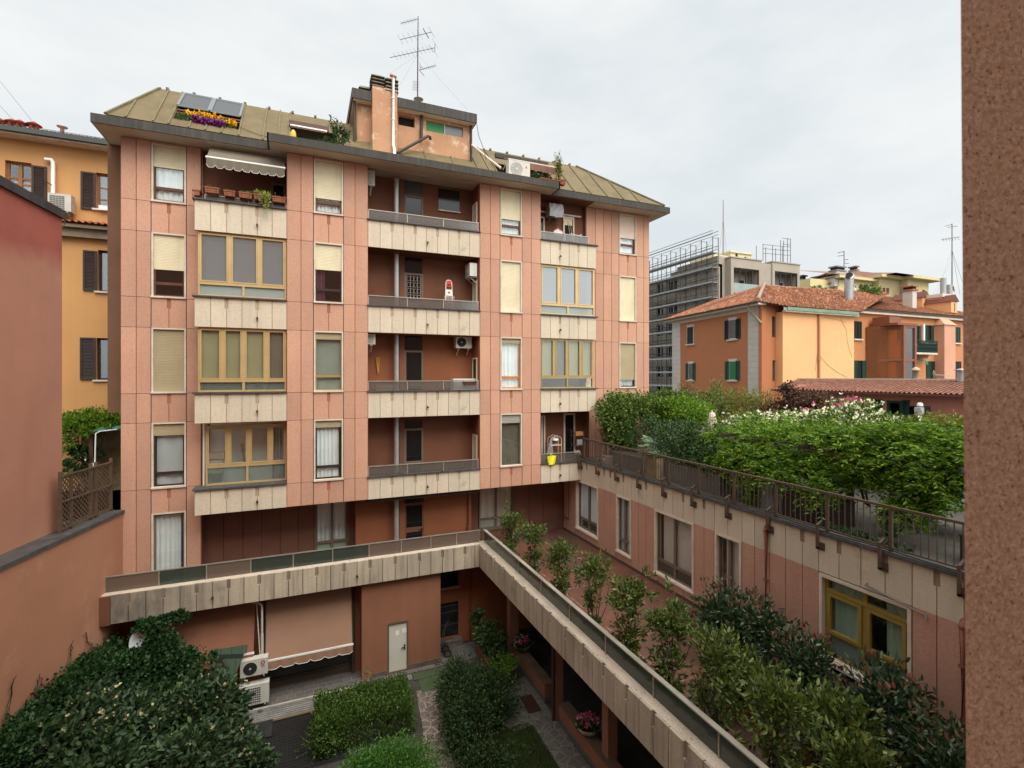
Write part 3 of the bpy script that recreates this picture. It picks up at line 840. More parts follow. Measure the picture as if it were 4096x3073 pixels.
GREENP = surf("green_corrugated_panel", (.07,.24,.10), (.05,.18,.08), 3, patch=(.3,.4,.3), ps=5, plo=.62, phi=.72)
xm = h2[0] + (h2[1]-h2[0])*.5
mb = MB(); mb.box(h2[0]-.02, xm-.01, TY+.06, TY+.08, h2[2]-.02, h2[3]+.02); mk("green_panel", mb, GREENP, tw)
mb = MB(); mb.box(xm+.01, h2[1]+.02, TY+.06, TY+.08, h2[2]-.02, h2[3]+.02); mk("window_pane", mb, surf("grey_wired_glass", (.12,.135,.14), rough=.15, spec=.6), tw)
mb = MB(); mb.box(xm-.012, xm+.012, TY+.03, TY+.09, h2[2]-.02, h2[3]+.02); mk("mullion", mb, STONE, tw)
CY = TY-.35
cx0, cx1 = XY(1408, CY), XY(1908, CY)
cz = AY(1908, 492, CY).z
mb = MB(); mb.box(cx0, cx1, CY, TY+3.7, cz, cz+.36, 0)
mb.box(cx0+.05, cx1-.05, CY+.05, TY+3.6, cz-.01, cz+.01, 1)
mk("roof_slab", mb, [FASC, SOFF], tw)
HY = TY-.42
hx0, hx1 = XY(1490, HY), XY(1589, HY)
hz = AY(1500, 340, HY).z
mb = MB(); mb.box(hx0, hx1, HY, TY+.3, 7.7, hz-.02)
ch = mk("chimney", mb, TOWER, tw)
CAP = surf("concrete_chimney_louvres", (.20,.17,.13), (.13,.11,.09), 3, streak=(.08,.07,.06), stk=.5, bump=.3)
def louvres(x0, x1, y0, y1, z0, z1, n=4):
    mb = MB()
    h = (z1-z0)/n
    mb.box(x0+.08, x1-.08, y0+.08, y1-.08, z0, z1-.05, 1)
    for i in range(n):
        z = z0+i*h; e = .05
        mb.add([(x0-e,y0-e,z),(x1+e,y0-e,z),(x1+e,y1+e,z),(x0-e,y1+e,z),(x0+.04,y0+.04,z+h*.72),(x1-.04,y0+.04,z+h*.72),(x1-.04,y1-.04,z+h*.72),(x0+.04,y1-.04,z+h*.72)],
               [(0,3,2,1),(4,5,6,7),(0,1,5,4),(1,2,6,5),(2,3,7,6),(3,0,4,7)], 0)
    return mk("chimney_cap", mb, [CAP, ROOM], ch)
xm = (hx0+hx1)/2
louvres(hx0+.0, xm-.05, HY+.02, HY+.55, hz-.02, AY(1510, 292, HY).z, 4)
louvres(xm+.05, hx1-.0, HY+.02, HY+.55, hz-.10, AY(1565, 305, HY).z, 4)
louvres(XY(1441, TY), XY(1486, TY), TY+.1, TY+.7, cz+.34, AY(1450, 330, TY).z, 3)
mb = MB()
wx = XY(1573, HY-.07)
mb.tube([(wx, HY-.07, AY(1573, 318, HY).z), (wx, HY-.07, AY(1573, 585, HY).z), (wx+.03, HY-.12, AY(1575, 600, HY).z), (wx+.04, HY-.12, 7.8)], .055, 10)
for v in (395, 480): mb.tube([(wx, HY-.07, AY(1573, v, HY).z), (wx, HY-.07, AY(1573, v+5, HY).z)], .064, 10)
mk("white_flue_pipe", mb, WHITEP, tw)
mb = MB(); mb.tube([(wx-.12, HY-.07, AY(1573, 308, HY).z), (wx+.12, HY-.07, AY(1573, 312, HY).z)], .055, 10); mb.tube([(wx, HY-.07, AY(1573, 312, HY).z), (wx, HY-.07, AY(1573, 322, HY).z)], .05, 10)
mk("flue_cap", mb, TERRA, tw)
BFP = surf("dark_pipe", (.05,.038,.03), rough=.6)
bx = XY(1687, TY-.05)
p0, p1 = AY(1590, 612, TY-.5), AY(1712, 545, TY-.25)
x_ = XY(1418, TY-.1); x2_ = XY(1692, TY-.05)
for pts, r in (([(bx, TY-.06, AY(1687, 450, TY).z), (bx-.03, TY-.06, AY(1685, 566, TY).z)], .06), ([p0, p1, p1+Vector((.1, .05, .0)), p1+Vector((.12, .1, -.08))], .055),
               ([(XY(1884, TY-.04), TY-.05, 7.95), (XY(1884, TY-.04), TY-.05, cz)], .05), ([(x_, TY-.1, 8.0), (x_, TY-.1, cz+.1)], .05), ([(x2_, TY-.05, 8.1), (x2_, TY-.05, 8.6)], .03)):
    mb = MB(); mb.tube(pts, r, 8); mk("dark_pipe", mb, BFP, tw)

# terraces cut into the roof: back walls with windows
WIN = surf("grey_painted_frame", (.26,.27,.25), rough=.5)
mb = MB(); mb.box(TX0, TX1, 20.1, 20.24, FT-.1, 9.3)
t1 = mk("terrace_wall", mb, surf("dark_olive_wall", (.085,.08,.055)), roof)
window(t1, TX0+.12, TX0+1.55, FT-.2, 8.75, 20.02, frm=WIN, sur=WIN, cur=None, mid=0, mull=1, sill=False, glassm=GLASS)
mb = MB(); mb.box(UX0, UX1, 20.0, 20.14, FT-.1, 9.25)
t2 = mk("terrace_wall", mb, surf("dark_taupe_wall", (.10,.085,.065)), roof)
window(t2, UX0+1.1, UX1-.25, FT-.2, 8.7, 19.95, frm=WIN, sur=WIN, cur=None, mid=0, mull=1, sill=False)

# ================================================================== things fixed to or standing on the main building
def cassette_awning(name, label, x0, x1, y0, z0, y1, z1, mat, val=.20, cass=None, arms=True, n=9, group=None, scal=True):
    """sloping fabric from (y0,z0) at the wall down to the front bar (y1,z1), scalloped valance below"""
    a = empty(name, ((x0+x1)/2, y0, z0), label, "awning", group)
    mb = MB(); m = 10
    vs, fs = [], []
    for i in range(m+1):
        t = i/m; s = -.03*math.sin(math.pi*t)
        vs += [(x0, y0+(y1-y0)*t, z0+(z1-z0)*t+s), (x1, y0+(y1-y0)*t, z0+(z1-z0)*t+s)]
    for i in range(m): fs.append((2*i, 2*i+2, 2*i+3, 2*i+1))
    mb.add(vs, fs, 0, True)
    mk("fabric", mb, mat, a)
    mb = MB(); mb.bar((x0-.02, y1, z1), (x1+.02, y1, z1), .06, .06); mk("front_bar", mb, cass or WHITEP, a)
    mb = MB(); k = n*8; vs, fs = [], []
    for i in range(k+1):
        t = i/k; x = x0+(x1-x0)*t
        d = val*(.72 + (.28*min(1, 1.6*abs(math.sin(math.pi*n*t))) if scal else .2+.06*math.sin(37*t)+.05*math.sin(83*t)))
        w = .012*math.sin(t*50)
        vs += [(x, y1-.035, z1-.02), (x, y1-.04+w, z1-.03-d)]
    for i in range(k): fs.append((2*i, 2*i+1, 2*i+3, 2*i+2))
    mb.add(vs, fs, 0); mk("valance", mb, mat, a)
    if scal:
        mb = MB(); mb.tube([Vector(vs[2*i+1])+Vector((0,-.006,0)) for i in range(k+1)], .008, 4); mk("valance_trim", mb, WHITEP, a)
    if arms:
        for x in (x0+.03, x1-.03):
            mb = MB(); mb.bar((x, y0+.1, z0-.45), (x, y1+.02, z1), .03, .03); mk("folding_arm", mb, cass or WHITEP, a)
    return a
TAUPEF = surf("taupe_awning_fabric", (.155,.13,.095), (.13,.11,.08), .8, rough=.95)
q0, q1 = AY(838, 588, YF+.12), AY(1146, 690, YF-.25)
za = AY(836, 628, YF-.28).z
cassette_awning("striped_awning", "taupe scalloped awning with white bar over the top-left flower-box balcony", -2.86, -.60, YF+.38, 7.56, YF-.26, za, TAUPEF, val=.30, n=9)
BRNF = surf("tattered_brown_fabric", (.21,.105,.075), (.16,.08,.06), 1.5, streak=(.10,.05,.04), stk=.4, rough=.95)
z1_ = AY(2030, 633, 18.55).z
aw = cassette_awning("roof_terrace_awning", "tattered brown awning half open over the right-hand roof terrace", UX0+.35, UX1-.02, 19.35, 9.15, 18.75, AY(2030, 636, 18.75).z, BRNF, val=.30, scal=False, cass=STONE)
mb = MB(); mb.box(UX0+.0, UX1-.15, 19.3, 19.42, 9.12, 9.30); mk("cassette", mb, FASC, aw)
aw = cassette_awning("roof_terrace_awning", "closed brown awning with white bar above the roof terrace left of the stair tower", TX0+.05, TX1-.3, 19.55, 9.08, 19.30, 8.92, surf("brown_cassette_fabric", (.13,.07,.05)), val=.06, scal=False, arms=False)
mb = MB(); mb.box(TX0-.02, TX1-.2, 19.5, 19.62, 9.02, 9.20); mk("cassette", mb, surf("brown_cassette", (.10,.055,.042), rough=.5), aw)

def text_obj(name, s, size, M, mat, parent, ext=.002):
    cu = bpy.data.curves.new(name, 'FONT'); cu.body = s; cu.size = size; cu.extrude = ext; cu.align_x = 'CENTER'; cu.align_y = 'CENTER'
    tmp = bpy.data.objects.new("tmp", cu); col.objects.link(tmp)
    bpy.context.view_layer.update()
    me = bpy.data.meshes.new_from_object(tmp.evaluated_get(bpy.context.evaluated_depsgraph_get()))
    bpy.data.objects.remove(tmp); bpy.data.curves.remove(cu)
    mb = MB(M); mb.add([v.co[:] for v in me.vertices], [tuple(p.vertices) for p in me.polygons])
    bpy.data.meshes.remove(me)
    return mk(name, mb, mat, parent)

def ac_unit(label, x, y, z, w=.80, h=.56, d=.30, M=None, style="grille", brk=True, badge=None, name="air_conditioner", group="air conditioner outdoor units"):
    """outdoor unit, front face at local y, left edge x, base z"""
    c = Vector((x+w/2, y+d/2, z)); c = M @ c if M else c
    a = empty(name, c, label, "air conditioner", group)
    mb = MB(M); mb.box(x, x+w, y, y+d, z, z+h); mb.box(x-.006, x+w+.006, y-.004, y+d*.9, z+h, z+h+.02)
    mk("casing", mb, ACW, a)
    cx, cz, r = x+w*.36, z+h*.5, h*.40
    mb = MB(M)
    if style == "grille":
        mb.box(x+.05, x+w*.72, y-.004, y+.001, z+.06, z+h-.06, 1)
        for i in range(11):
            xx = x+.05+(w*.72-.05)*i/10; mb.box(xx-.006, xx+.006, y-.014, y-.003, z+.05, z+h-.05, 0)
        for i in range(8):
            zz = z+.06+(h-.12)*i/7; mb.box(x+.05, x+w*.72, y-.014, y-.003, zz-.006, zz+.006, 0)
        mk("fan_grille", mb, [ACW, ACD], a)
    else:
        mb.disc((cx, y-.002, cz), (0,1,0), r, .008, 28, 1)
        for k in range(5): mb.tube([(cx+r*(.3+.17*k)*math.cos(t*.314), y-.012, cz+r*(.3+.17*k)*math.sin(t*.314)) for t in range(21)], .004, 4, 0, False)
        for k in range(12): mb.bar((cx+.12*r*math.cos(k*.5236), y-.010, cz+.12*r*math.sin(k*.5236)), (cx+r*math.cos(k*.5236+.3), y-.010, cz+r*math.sin(k*.5236+.3)), .006, .006, 0)
        mb.disc((cx, y-.012, cz), (0,1,0), r*.16, .012, 14, 2)
        mk("fan_grille", mb, [ACD if style == "darkfan" else ACW, ACD if style == "darkfan" else surf("grey_fan", (.42,.42,.40)), ACW], a)
    if brk:
        for xx in (x+.12, x+w-.12):
            mb = MB(M); mb.bar((xx, y+.0, z-.03), (xx, y+d+.06, z-.03), .035, .03); mb.bar((xx, y+.04, z-.03), (xx, y+d+.05, z-.28), .025, .025)
            mk("bracket", mb, ACW, a)
    return a

# top-left loggia, left end wall: unit seen edge-on behind the pier; others
ac_unit("grey grilled air conditioner tucked at the upper left of the topmost loggia", 2.14, YF+.24, 7.0, .26, .52, .26, style="grille")
ac_unit("small air conditioner at the upper left of the orange loggia", 2.14, YF+.24, 1.17, .28, .36, .26, style="grille")
acB = Matrix(((0,1,0,0),(-1,0,0,0),(0,0,1,0),(0,0,0,1)))
ac_unit("beige air conditioner on the right wall of the loggia with the red step ladder", -(YF+.75), 6.02, 3.95, .62, .50, .30, M=WING, style="fan")
ac_unit("air conditioner with round fan high on the back wall of the orange loggia", XY(1818, 19.2), 19.0, 1.12, .66, .46, .30, style="darkfan")
a = ac_unit("white air conditioner with a red diamond emblem at the right roof terrace", UX0+.12, 18.15, 7.92, .92, .66, .30, style="fan", brk=False)
ex, ez = UX0+.12+.76, 7.92+.46
mb = MB()
for k in range(3):
    t = math.pi/2 + k*2.0944; d = Vector((math.cos(t), 0, math.sin(t))); q = Vector((-d.z, 0, d.x))
    c0 = Vector((ex, 18.143, ez))
    mb.add([c0, c0+d*.035+q*.02, c0+d*.07, c0+d*.035-q*.02], [(0,1,2,3)])
mk("red_emblem", mb, RED, a)
# covered unit on the upper-right balcony
cv = empty("covered_air_conditioner", (XY(2225, 19.2), 19.2, 6.35), "air conditioner under a draped grey cover on the upper-right balcony wall", "air conditioner", "air conditioner outdoor units")
x0, x1 = XY(2198, 19.0), XY(2253, 19.0)
z0, z1 = AY(2198, 862, 19.0).z, AY(2198, 812, 19.0).z
mb = MB(); n = 24
vs, fs = [], []
for j in range(9):
    for i in range(n+1):
        t = i/n; x = x0+(x1-x0)*t; sag = .03*math.sin(t*9+j*.6)*(j/8) + .05*(j/8)*abs(t-.5)
        vs.append((x, 18.98 + .025*math.sin(t*14+j*.9) - .02*(j/8), z1-(z1-z0)*j/8 - (.05*math.sin(t*3.1) if j == 8 else 0)))
for j in range(8):
    for i in range(n): fs.append((j*(n+1)+i, (j+1)*(n+1)+i, (j+1)*(n+1)+i+1, j*(n+1)+i+1))
mb.add(vs, fs, 0, True)
mb.box(x0+.02, x1-.02, 19.02, 19.32, z0+.03, z1, 0); mb.box(x0-.005, x0+.02, 18.99, 19.34, z0-.01, z1+.005, 0)
mk("cover", mb, surf("grey_cover_fabric", (.36,.36,.37), (.28,.28,.29), 3, rough=.9), cv)
for x in (x0+.12, x1-.15):
    mb = MB(); mb.bar((x, 19.0, z0-.02), (x, 19.48, z0-.02), .03); mb.bar((x, 19.03, z0-.02), (x, 19.48, z0-.28), .025); mk("bracket", mb, ALU, cv)

# ---- TV aerial on the tower roof
AYv = TY+1.2
def an(u, v, dy=0.): return AY(u, v, AYv+dy)
def yagi(parent, u0, v0, u1, v1, n, du, dv, r=.011, er=.006, t0=0., t1=1., extra=()):
    a, b = an(u0, v0), an(u1, v1)
    mb = MB(); mb.tube([a, b], r, 6)
    e = an(u0+du, v0+dv) - a
    e = Vector((e.x, e.x*.3 if False else .25*e.length, e.z))
    for k in range(n):
        c = a + (b-a)*(t0+(t1-t0)*k/(n-1)); mb.tube([c-e, c+e], er, 4)
    for (t, s, w) in extra:
        c = a+(b-a)*t; mb.tube([c-e*s, c+e*s], w, 5)
    return mk("aerial_array", mb, surf("dark_aerial_metal", (.045,.038,.04), rough=.5, metal=.4), parent)
base = an(1670, 405); base.z = cz+.34
tv = empty("television_antenna", base, "tall rooftop mast carrying four television aerials above the stair tower", "antenna")
mb = MB(); mb.tube([base, an(1671, 225), an(1672.5, 66)], [.028, .024, .016], 8); mk("mast", mb, surf("rusty_mast", (.07,.05,.045), rough=.6, metal=.3), tv)
yagi(tv, 1604, 94, 1672, 76, 9, 3.5, 7, t0=.0, t1=.82)
yagi(tv, 1601, 159, 1726, 129, 5, 12, 16, t0=0, t1=.62, extra=((.82, 1.1, .016), (1.0, 1.2, .006)))
yagi(tv, 1560, 231, 1738, 192, 9, 10, 13, t0=.12, t1=.85, extra=((.92, 1.0, .008),))
yagi(tv, 1742, 263, 1676, 281, 8, 3, 6, t0=0, t1=.75)
mb = MB(); mb.tube([an(1740, 174), an(1739, 210)], .010, 6)
for (u, v) in ((1740, 175), (1739, 209)): mb.tube([an(u-12, v-19), an(u+13, v+20)], .005, 4)
mb.tube([an(1697, 304), an(1679, 283), an(1683, 269)], .012, 5)
for k in range(7): mb.tube([an(1653+k*2.6, 322+k*.5), an(1650+k*2.6, 362+k*.4)], .003, 3); mb.tube([an(1677+k*2, 246+k*4), an(1678+k*3, 272+k*1)], .003, 3)
for k in range(4): mb.tube([an(1652, 326+k*11), an(1684, 330+k*11)], .003, 3)
mk("reflector", mb, MATS["dark_aerial_metal"], tv)
mb = MB()
for (u, v, w) in ((1515, 325, .4), (1588, 360, .4), (1870, 440, -.9)):
    mb.tube([an(1671, 218), an(u, v, w)], .005, 3)
mk("guy_wire", mb, STEEL, tv)
mb = MB()
c = an(1674, 398, -.5); 
mb.lathe([(.0,.06),(.12,.04),(.2,0)], c, 16); mk("satellite_dish", mb, WHITEP, None, "small white satellite dish on the stair tower roof at the mast foot", "satellite dish")
mb = MB(); P = [AY(1907, 497, CY-.02), AY(1915, 545, CY-.1), AY(1932, 590, 18.5), AY(1945, 640, 18.3)]
mb.tube(P, .012, 5); mk("roof_cable", mb, BLACKM, None, "thin black cable hanging from the right corner of the stair tower roof", "cable")
mb = MB(); mb.tube([AY(1888, 580, TY-.2), AY(1950, 632, 18.75), AY(2003, 672, 18.2)], .045, 8)
mk("white_pole", mb, surf("pinkish_white_pole", (.6,.5,.44)), None, "pale pole leaning on the roof between stair tower and air conditioner", "pole")
mb = MB(); mb.tube([roofpt(-2.05, EY+.5, .05), roofpt(-1.4, EY+.22, .05), roofpt(-.5, EY+.17, .04), (.2, 18.3, 7.97)], .010, 5)
mk("roof_cable", mb, BLACKM, None, "thin black cable running down the metal roof from the flower skylight", "cable")
# ================================================================== foliage
def leafmesh(name, pts, nrm, size, mat, parent=None, aspect=.42, up=.25, rnd=.8, fold=.25, mat2=None, n2=0, **kw):
    """many small folded leaves: pts, nrm (N,3) outward directions, size scalar or (N,)"""
    N = len(pts)
    pts = np.asarray(pts, float); nrm = np.asarray(nrm, float)
    size = np.broadcast_to(np.asarray(size, float), (N,)) * rng.uniform(.7, 1.25, N)
    d = nrm + rng.normal(0, rnd, (N, 3)); d[:, 2] += up
    d /= np.linalg.norm(d, axis=1)[:, None] + 1e-9
    a = rng.normal(0, 1, (N, 3)); a -= (a*d).sum(1)[:, None]*d
    a /= np.linalg.norm(a, axis=1)[:, None] + 1e-9
    c = np.cross(d, a)
    L = size[:, None]; W = L*aspect/2
    V = np.empty((N, 6, 3))
    V[:, 0] = pts
    V[:, 1] = pts + d*L*.33 + a*W + c*W*fold
    V[:, 2] = pts + d*L*.72 + a*W*.78 + c*W*fold*.6
    V[:, 3] = pts + d*L - c*W*fold
    V[:, 4] = pts + d*L*.72 - a*W*.78 + c*W*fold*.6
    V[:, 5] = pts + d*L*.33 - a*W + c*W*fold
    lo, hi = V.reshape(-1, 3).min(0), V.reshape(-1, 3).max(0)
    O = np.array([(lo[0]+hi[0])/2, (lo[1]+hi[1])/2, lo[2]])
    V = (V - O).reshape(-1, 3)
    b = (np.arange(N)*6)[:, None]
    idx = np.concatenate([b+0, b+1, b+2, b+3, b+0, b+3, b+4, b+5], 1).ravel()
    me = bpy.data.meshes.new(name)
    me.vertices.add(N*6); me.vertices.foreach_set("co", V.ravel())
    me.loops.add(N*8); me.loops.foreach_set("vertex_index", idx.astype(np.int32))
    me.polygons.add(N*2)
    me.polygons.foreach_set("loop_start", (np.arange(N*2)*4).astype(np.int32))
    me.update(calc_edges=True)
    me.validate()
    me.materials.append(mat)
    if mat2: me.materials.append(mat2); me.polygons.foreach_set("material_index", np.r_[np.zeros((N-n2)*2, np.int32), np.ones(n2*2, np.int32)])
    ob = bpy.data.objects.new(name, me)
    put(ob, parent)
    WLOC[ob] = Vector(O)
    ob.location = Vector(O) - (WLOC[parent] if parent is not None else Vector((0,0,0)))
    return props(ob, **kw)

def blob(c, r, n, shell=.72, lump=.22, clump=0.35, flat=None, seed=None):
    """points in the outer part of a lumpy ellipsoid, gathered into clumps; returns pts and outward normals"""
    c = np.asarray(c, float); r = np.asarray(r, float); n = int(n*1.45)
    k = max(10, int(n/24))
    cd = rng.normal(0, 1, (k, 3)); cd /= np.linalg.norm(cd, axis=1)[:, None]
    cr = rng.uniform(shell, 1.0, k) * (1 + rng.normal(0, lump, k)); q_ = rng.uniform(0, 1, k) < .22; cr[q_] *= .6
    cc = cd * cr[:, None]
    i = rng.integers(0, k, n)
    p = cc[i] + rng.normal(0, clump*.45, (n, 3)) * min(1.0, 1.0)
    nn = cd[i]*.9 + (p - cc[i])*1.6/clump*.5
    P = c + p*r
    nn = nn / r * r.mean(); nn /= np.linalg.norm(nn, axis=1)[:, None] + 1e-9
    return P, nn
def boxblob(x0, x1, y0, y1, z0, z1, n, jit=.05, bottom=False):
    """points near the faces of a clipped box hedge (top and four sides)"""
    A = [(x1-x0)*(y1-y0), (x1-x0)*(z1-z0), (x1-x0)*(z1-z0), (y1-y0)*(z1-z0), (y1-y0)*(z1-z0)]
    f = rng.choice(5, n, p=np.array(A)/sum(A))
    u, v = rng.uniform(0, 1, n), rng.uniform(0, 1, n)
    P = np.empty((n, 3)); N = np.zeros((n, 3))
    P[:, 0] = x0 + (x1-x0)*u; P[:, 1] = y0 + (y1-y0)*v; P[:, 2] = z1; N[f == 0, 2] = 1
    m = f == 1; P[m, 1] = y0; P[m, 2] = z0+(z1-z0)*v[m]; N[m, 1] = -1
    m = f == 2; P[m, 1] = y1; P[m, 2] = z0+(z1-z0)*v[m]; N[m, 1] = 1
    m = f == 3; P[m, 0] = x0; P[m, 1] = y0+(y1-y0)*u[m]; P[m, 2] = z0+(z1-z0)*v[m]; N[m, 0] = -1
    m = f == 4; P[m, 0] = x1; P[m, 1] = y0+(y1-y0)*u[m]; P[m, 2] = z0+(z1-z0)*v[m]; N[m, 0] = 1
    w = .5*np.sin(P[:, 0]*5.1+P[:, 1]*3.7)+.5*np.sin(P[:, 1]*6.3-P[:, 2]*4.1)
    P += N*(w*jit)[:, None] - N*np.abs(rng.normal(0, jit*1.6, n))[:, None] + rng.normal(0, jit*.6, (n, 3))
    return P, N
def cat(*bl):
    return np.concatenate([b[0] for b in bl]), np.concatenate([b[1] for b in bl])

L_VIB = island("viburnum_leaf", [(0, (.016,.036,.013)), (.5, (.034,.068,.024)), (.85, (.056,.098,.036)), (1, (.09,.125,.06))], .5, .35, .12)
L_IVY = island("ivy_leaf", [(0, (.010,.030,.008)), (.5, (.018,.055,.014)), (.9, (.034,.085,.022)), (1, (.07,.12,.04))], .5, .3, .12)
L_BOX = island("box_hedge_leaf", [(0, (.018,.045,.008)), (.5, (.050,.11,.014)), (.85, (.10,.17,.022)), (1, (.15,.21,.04))], .55, .3, .22)
L_BRIGHT = island("bright_hedge_leaf", [(0, (.03,.10,.014)), (.5, (.065,.19,.022)), (1, (.13,.28,.04))], .5, .35, .25)
L_DARKB = island("dark_bush_leaf", [(0, (.008,.022,.008)), (.5, (.022,.05,.014)), (.85, (.045,.085,.02)), (1, (.09,.12,.03))], .55, .3, .15)
L_LAUR = island("laurel_leaf", [(0, (.028,.052,.010)), (.45, (.07,.112,.018)), (.8, (.12,.165,.028)), (1, (.20,.22,.05))], .42, .45, .2)
L_PHOT = island("photinia_leaf", [(0, (.012,.030,.012)), (.5, (.030,.062,.022)), (.9, (.055,.095,.035)), (.97, (.09,.11,.05)), (1, (.30,.10,.07))], .38, .5, .15)
L_PRED = island("photinia_shoot", [(0, (.25,.08,.06)), (.6, (.18,.10,.06)), (1, (.11,.12,.05))], .4, .4, .2)
L_WIST = island("wisteria_leaf", [(0, (.035,.09,.008)), (.4, (.09,.195,.012)), (.8, (.18,.30,.018)), (1, (.27,.37,.03))], .5, .3, .35)
L_JASM = island("jasmine_leaf", [(0, (.035,.07,.012)), (.5, (.085,.15,.022)), (.9, (.16,.225,.04)), (1, (.24,.24,.07))], .5, .3, .25)
L_DKGR = island("dark_shrub_leaf", [(0, (.014,.036,.009)), (.5, (.032,.074,.016)), (.9, (.06,.118,.028)), (1, (.11,.16,.05))], .55, .3, .15)
L_LIME = island("lime_shrub_leaf", [(0, (.06,.14,.01)), (.5, (.13,.25,.015)), (1, (.24,.36,.03))], .5, .3, .35)
L_FIG = island("fig_leaf", [(0, (.11,.19,.10)), (1, (.19,.29,.16))], .6, .25, .2)
L_YEL = island("yellowing_bamboo_leaf", [(0, (.10,.13,.02)), (.5, (.19,.19,.035)), (.8, (.27,.22,.06)), (1, (.12,.20,.03))], .6, .25, .3)
L_BRN = island("brown_dry_leaf", [(0, (.17,.10,.05)), (.6, (.26,.15,.07)), (1, (.20,.16,.06))], .7, .2, .25)
L_MAPLE = island("copper_maple_leaf", [(0, (.05,.025,.02)), (.6, (.10,.048,.03)), (1, (.15,.085,.045))], .6, .25, .2)
L_FERN = island("fern_leaf", [(0, (.07,.15,.012)), (1, (.17,.29,.03))], .5, .3, .3)
F_CRM = island("cream_flower_head", [(0, (.42,.38,.18)), (.5, (.50,.47,.25)), (1, (.36,.26,.13))], .8, .2)
F_WHT = island("white_blossom", [(0, (.80,.78,.52)), (1, (.88,.86,.66))], .8, .2, .2)
F_PINK = island("pink_blossom", [(0, (.55,.08,.22)), (1, (.68,.18,.34))], .8, .2, .2)
F_CYC = island("cyclamen_flower", [(0, (.50,.06,.18)), (.6, (.70,.16,.32)), (.8, (.75,.40,.5)), (1, (.82,.80,.80))], .7, .2, .2)
F_YEL = island("yellow_chrysanthemum", [(0, (.80,.42,.01)), (1, (.88,.58,.015))], .7, .2)
F_PUR = island("purple_aster", [(0, (.15,.025,.17)), (1, (.28,.05,.27))], .7, .2)
L_HERB = island("herb_leaf", [(0, (.06,.11,.03)), (1, (.15,.20,.08))], .6, .25, .2)
L_SUCC = island("trailing_lime_leaf", [(0, (.22,.27,.05)), (1, (.36,.40,.10))], .6, .25, .25)
GRASS = island("grass_blade", [(0, (.028,.06,.007)), (.6, (.05,.10,.012)), (1, (.09,.13,.02))], .6, .2, .3)

def stems(mb, base, tips, r=.012, r1=.004, seg=4, wob=.03):
    for t in tips:
        b, t = Vector(base), Vector(t)
        P = [b.lerp(t, k/seg) + (Vector(tuple(rng.normal(0, wob, 3))) if 0 < k < seg else Vector((0,0,0))) for k in range(seg+1)]
        mb.tube(P, [r + (r1-r)*k/seg for k in range(seg+1)], 5)

def fronds(P, N, L, k=5, droop=.35, spread=.9):
    """pinnate leaves: every point becomes a drooping midrib carrying pairs of leaflets"""
    n = len(P); d = N*.45 + rng.normal(0, .6, (n, 3))*spread*np.array([1, 1, .35]); d /= np.linalg.norm(d, axis=1)[:, None]
    s_ = np.cross(d, (0, 0, 1.)); s_ /= np.linalg.norm(s_, axis=1)[:, None] + 1e-9
    Ls = (L*rng.uniform(.7, 1.3, n))[:, None]; pts, nr = [], []
    for s in np.linspace(.12, 1, k):
        c = P + d*Ls*s - np.array([0, 0, 1.])*Ls*droop*s*s
        for sg in (-1, 1): pts.append(c); nr.append(s_*sg + d*.55 - np.array([0, 0, .25]))
    return np.concatenate(pts), np.concatenate(nr)
def flowers(name, P, size, mat, parent, petals=6):
    P = np.asarray(P); n = len(P)
    PP = np.repeat(P, petals, 0) + rng.normal(0, size*.3, (n*petals, 3))
    NN = rng.normal(0, 1, (n*petals, 3)); NN[:, 2] = np.abs(NN[:, 2])
    return leafmesh(name, PP, NN, size, mat, parent, aspect=.8, rnd=.2, up=.2)

# ------------------------------------------------------------------ skylight flowers
fb = empty("flower_trough", (SKX0+.95, SKY0, 8.0), "yellow and purple chrysanthemums filling the roof skylight trough", "flowers")
mb = MB(); mb.box(SKX0+.12, SKX1-.1, SKY0+.02, SKY0+.34, 7.95, roofpt(0, SKY0, .02).z); mk("trough", mb, surf("green_trough", (.12,.16,.12)), fb)
zt_ = roofpt(0, SKY0, 0).z
def spots(x0, x1, y0, y1, z, n, dz=.1): return np.c_[rng.uniform(x0, x1, n), rng.uniform(y0, y1, n), z + rng.normal(0, dz, n)]
leafmesh("foliage", spots(SKX0+.1, SKX1-.1, SKY0-.02, SKY0+.3, zt_+.08, 700, .07), np.tile((0,-.3,1.), (700,1)), .10, L_HERB, fb)
flowers("yellow_flowers", np.concatenate([spots(SKX0+.32, SKX0+1.35, SKY0+.05, SKY0+.28, zt_+.28, 170, .07), spots(SKX1-.42, SKX1-.12, SKY0-.02, SKY0+.1, zt_+.17, 50, .05)]), .06, F_YEL, fb, 7)
flowers("purple_flowers", np.concatenate([spots(SKX0+.55, SKX1-.42, SKY0-.12, SKY0+.06, zt_+.06, 200, .05)]), .06, F_PUR, fb, 6)

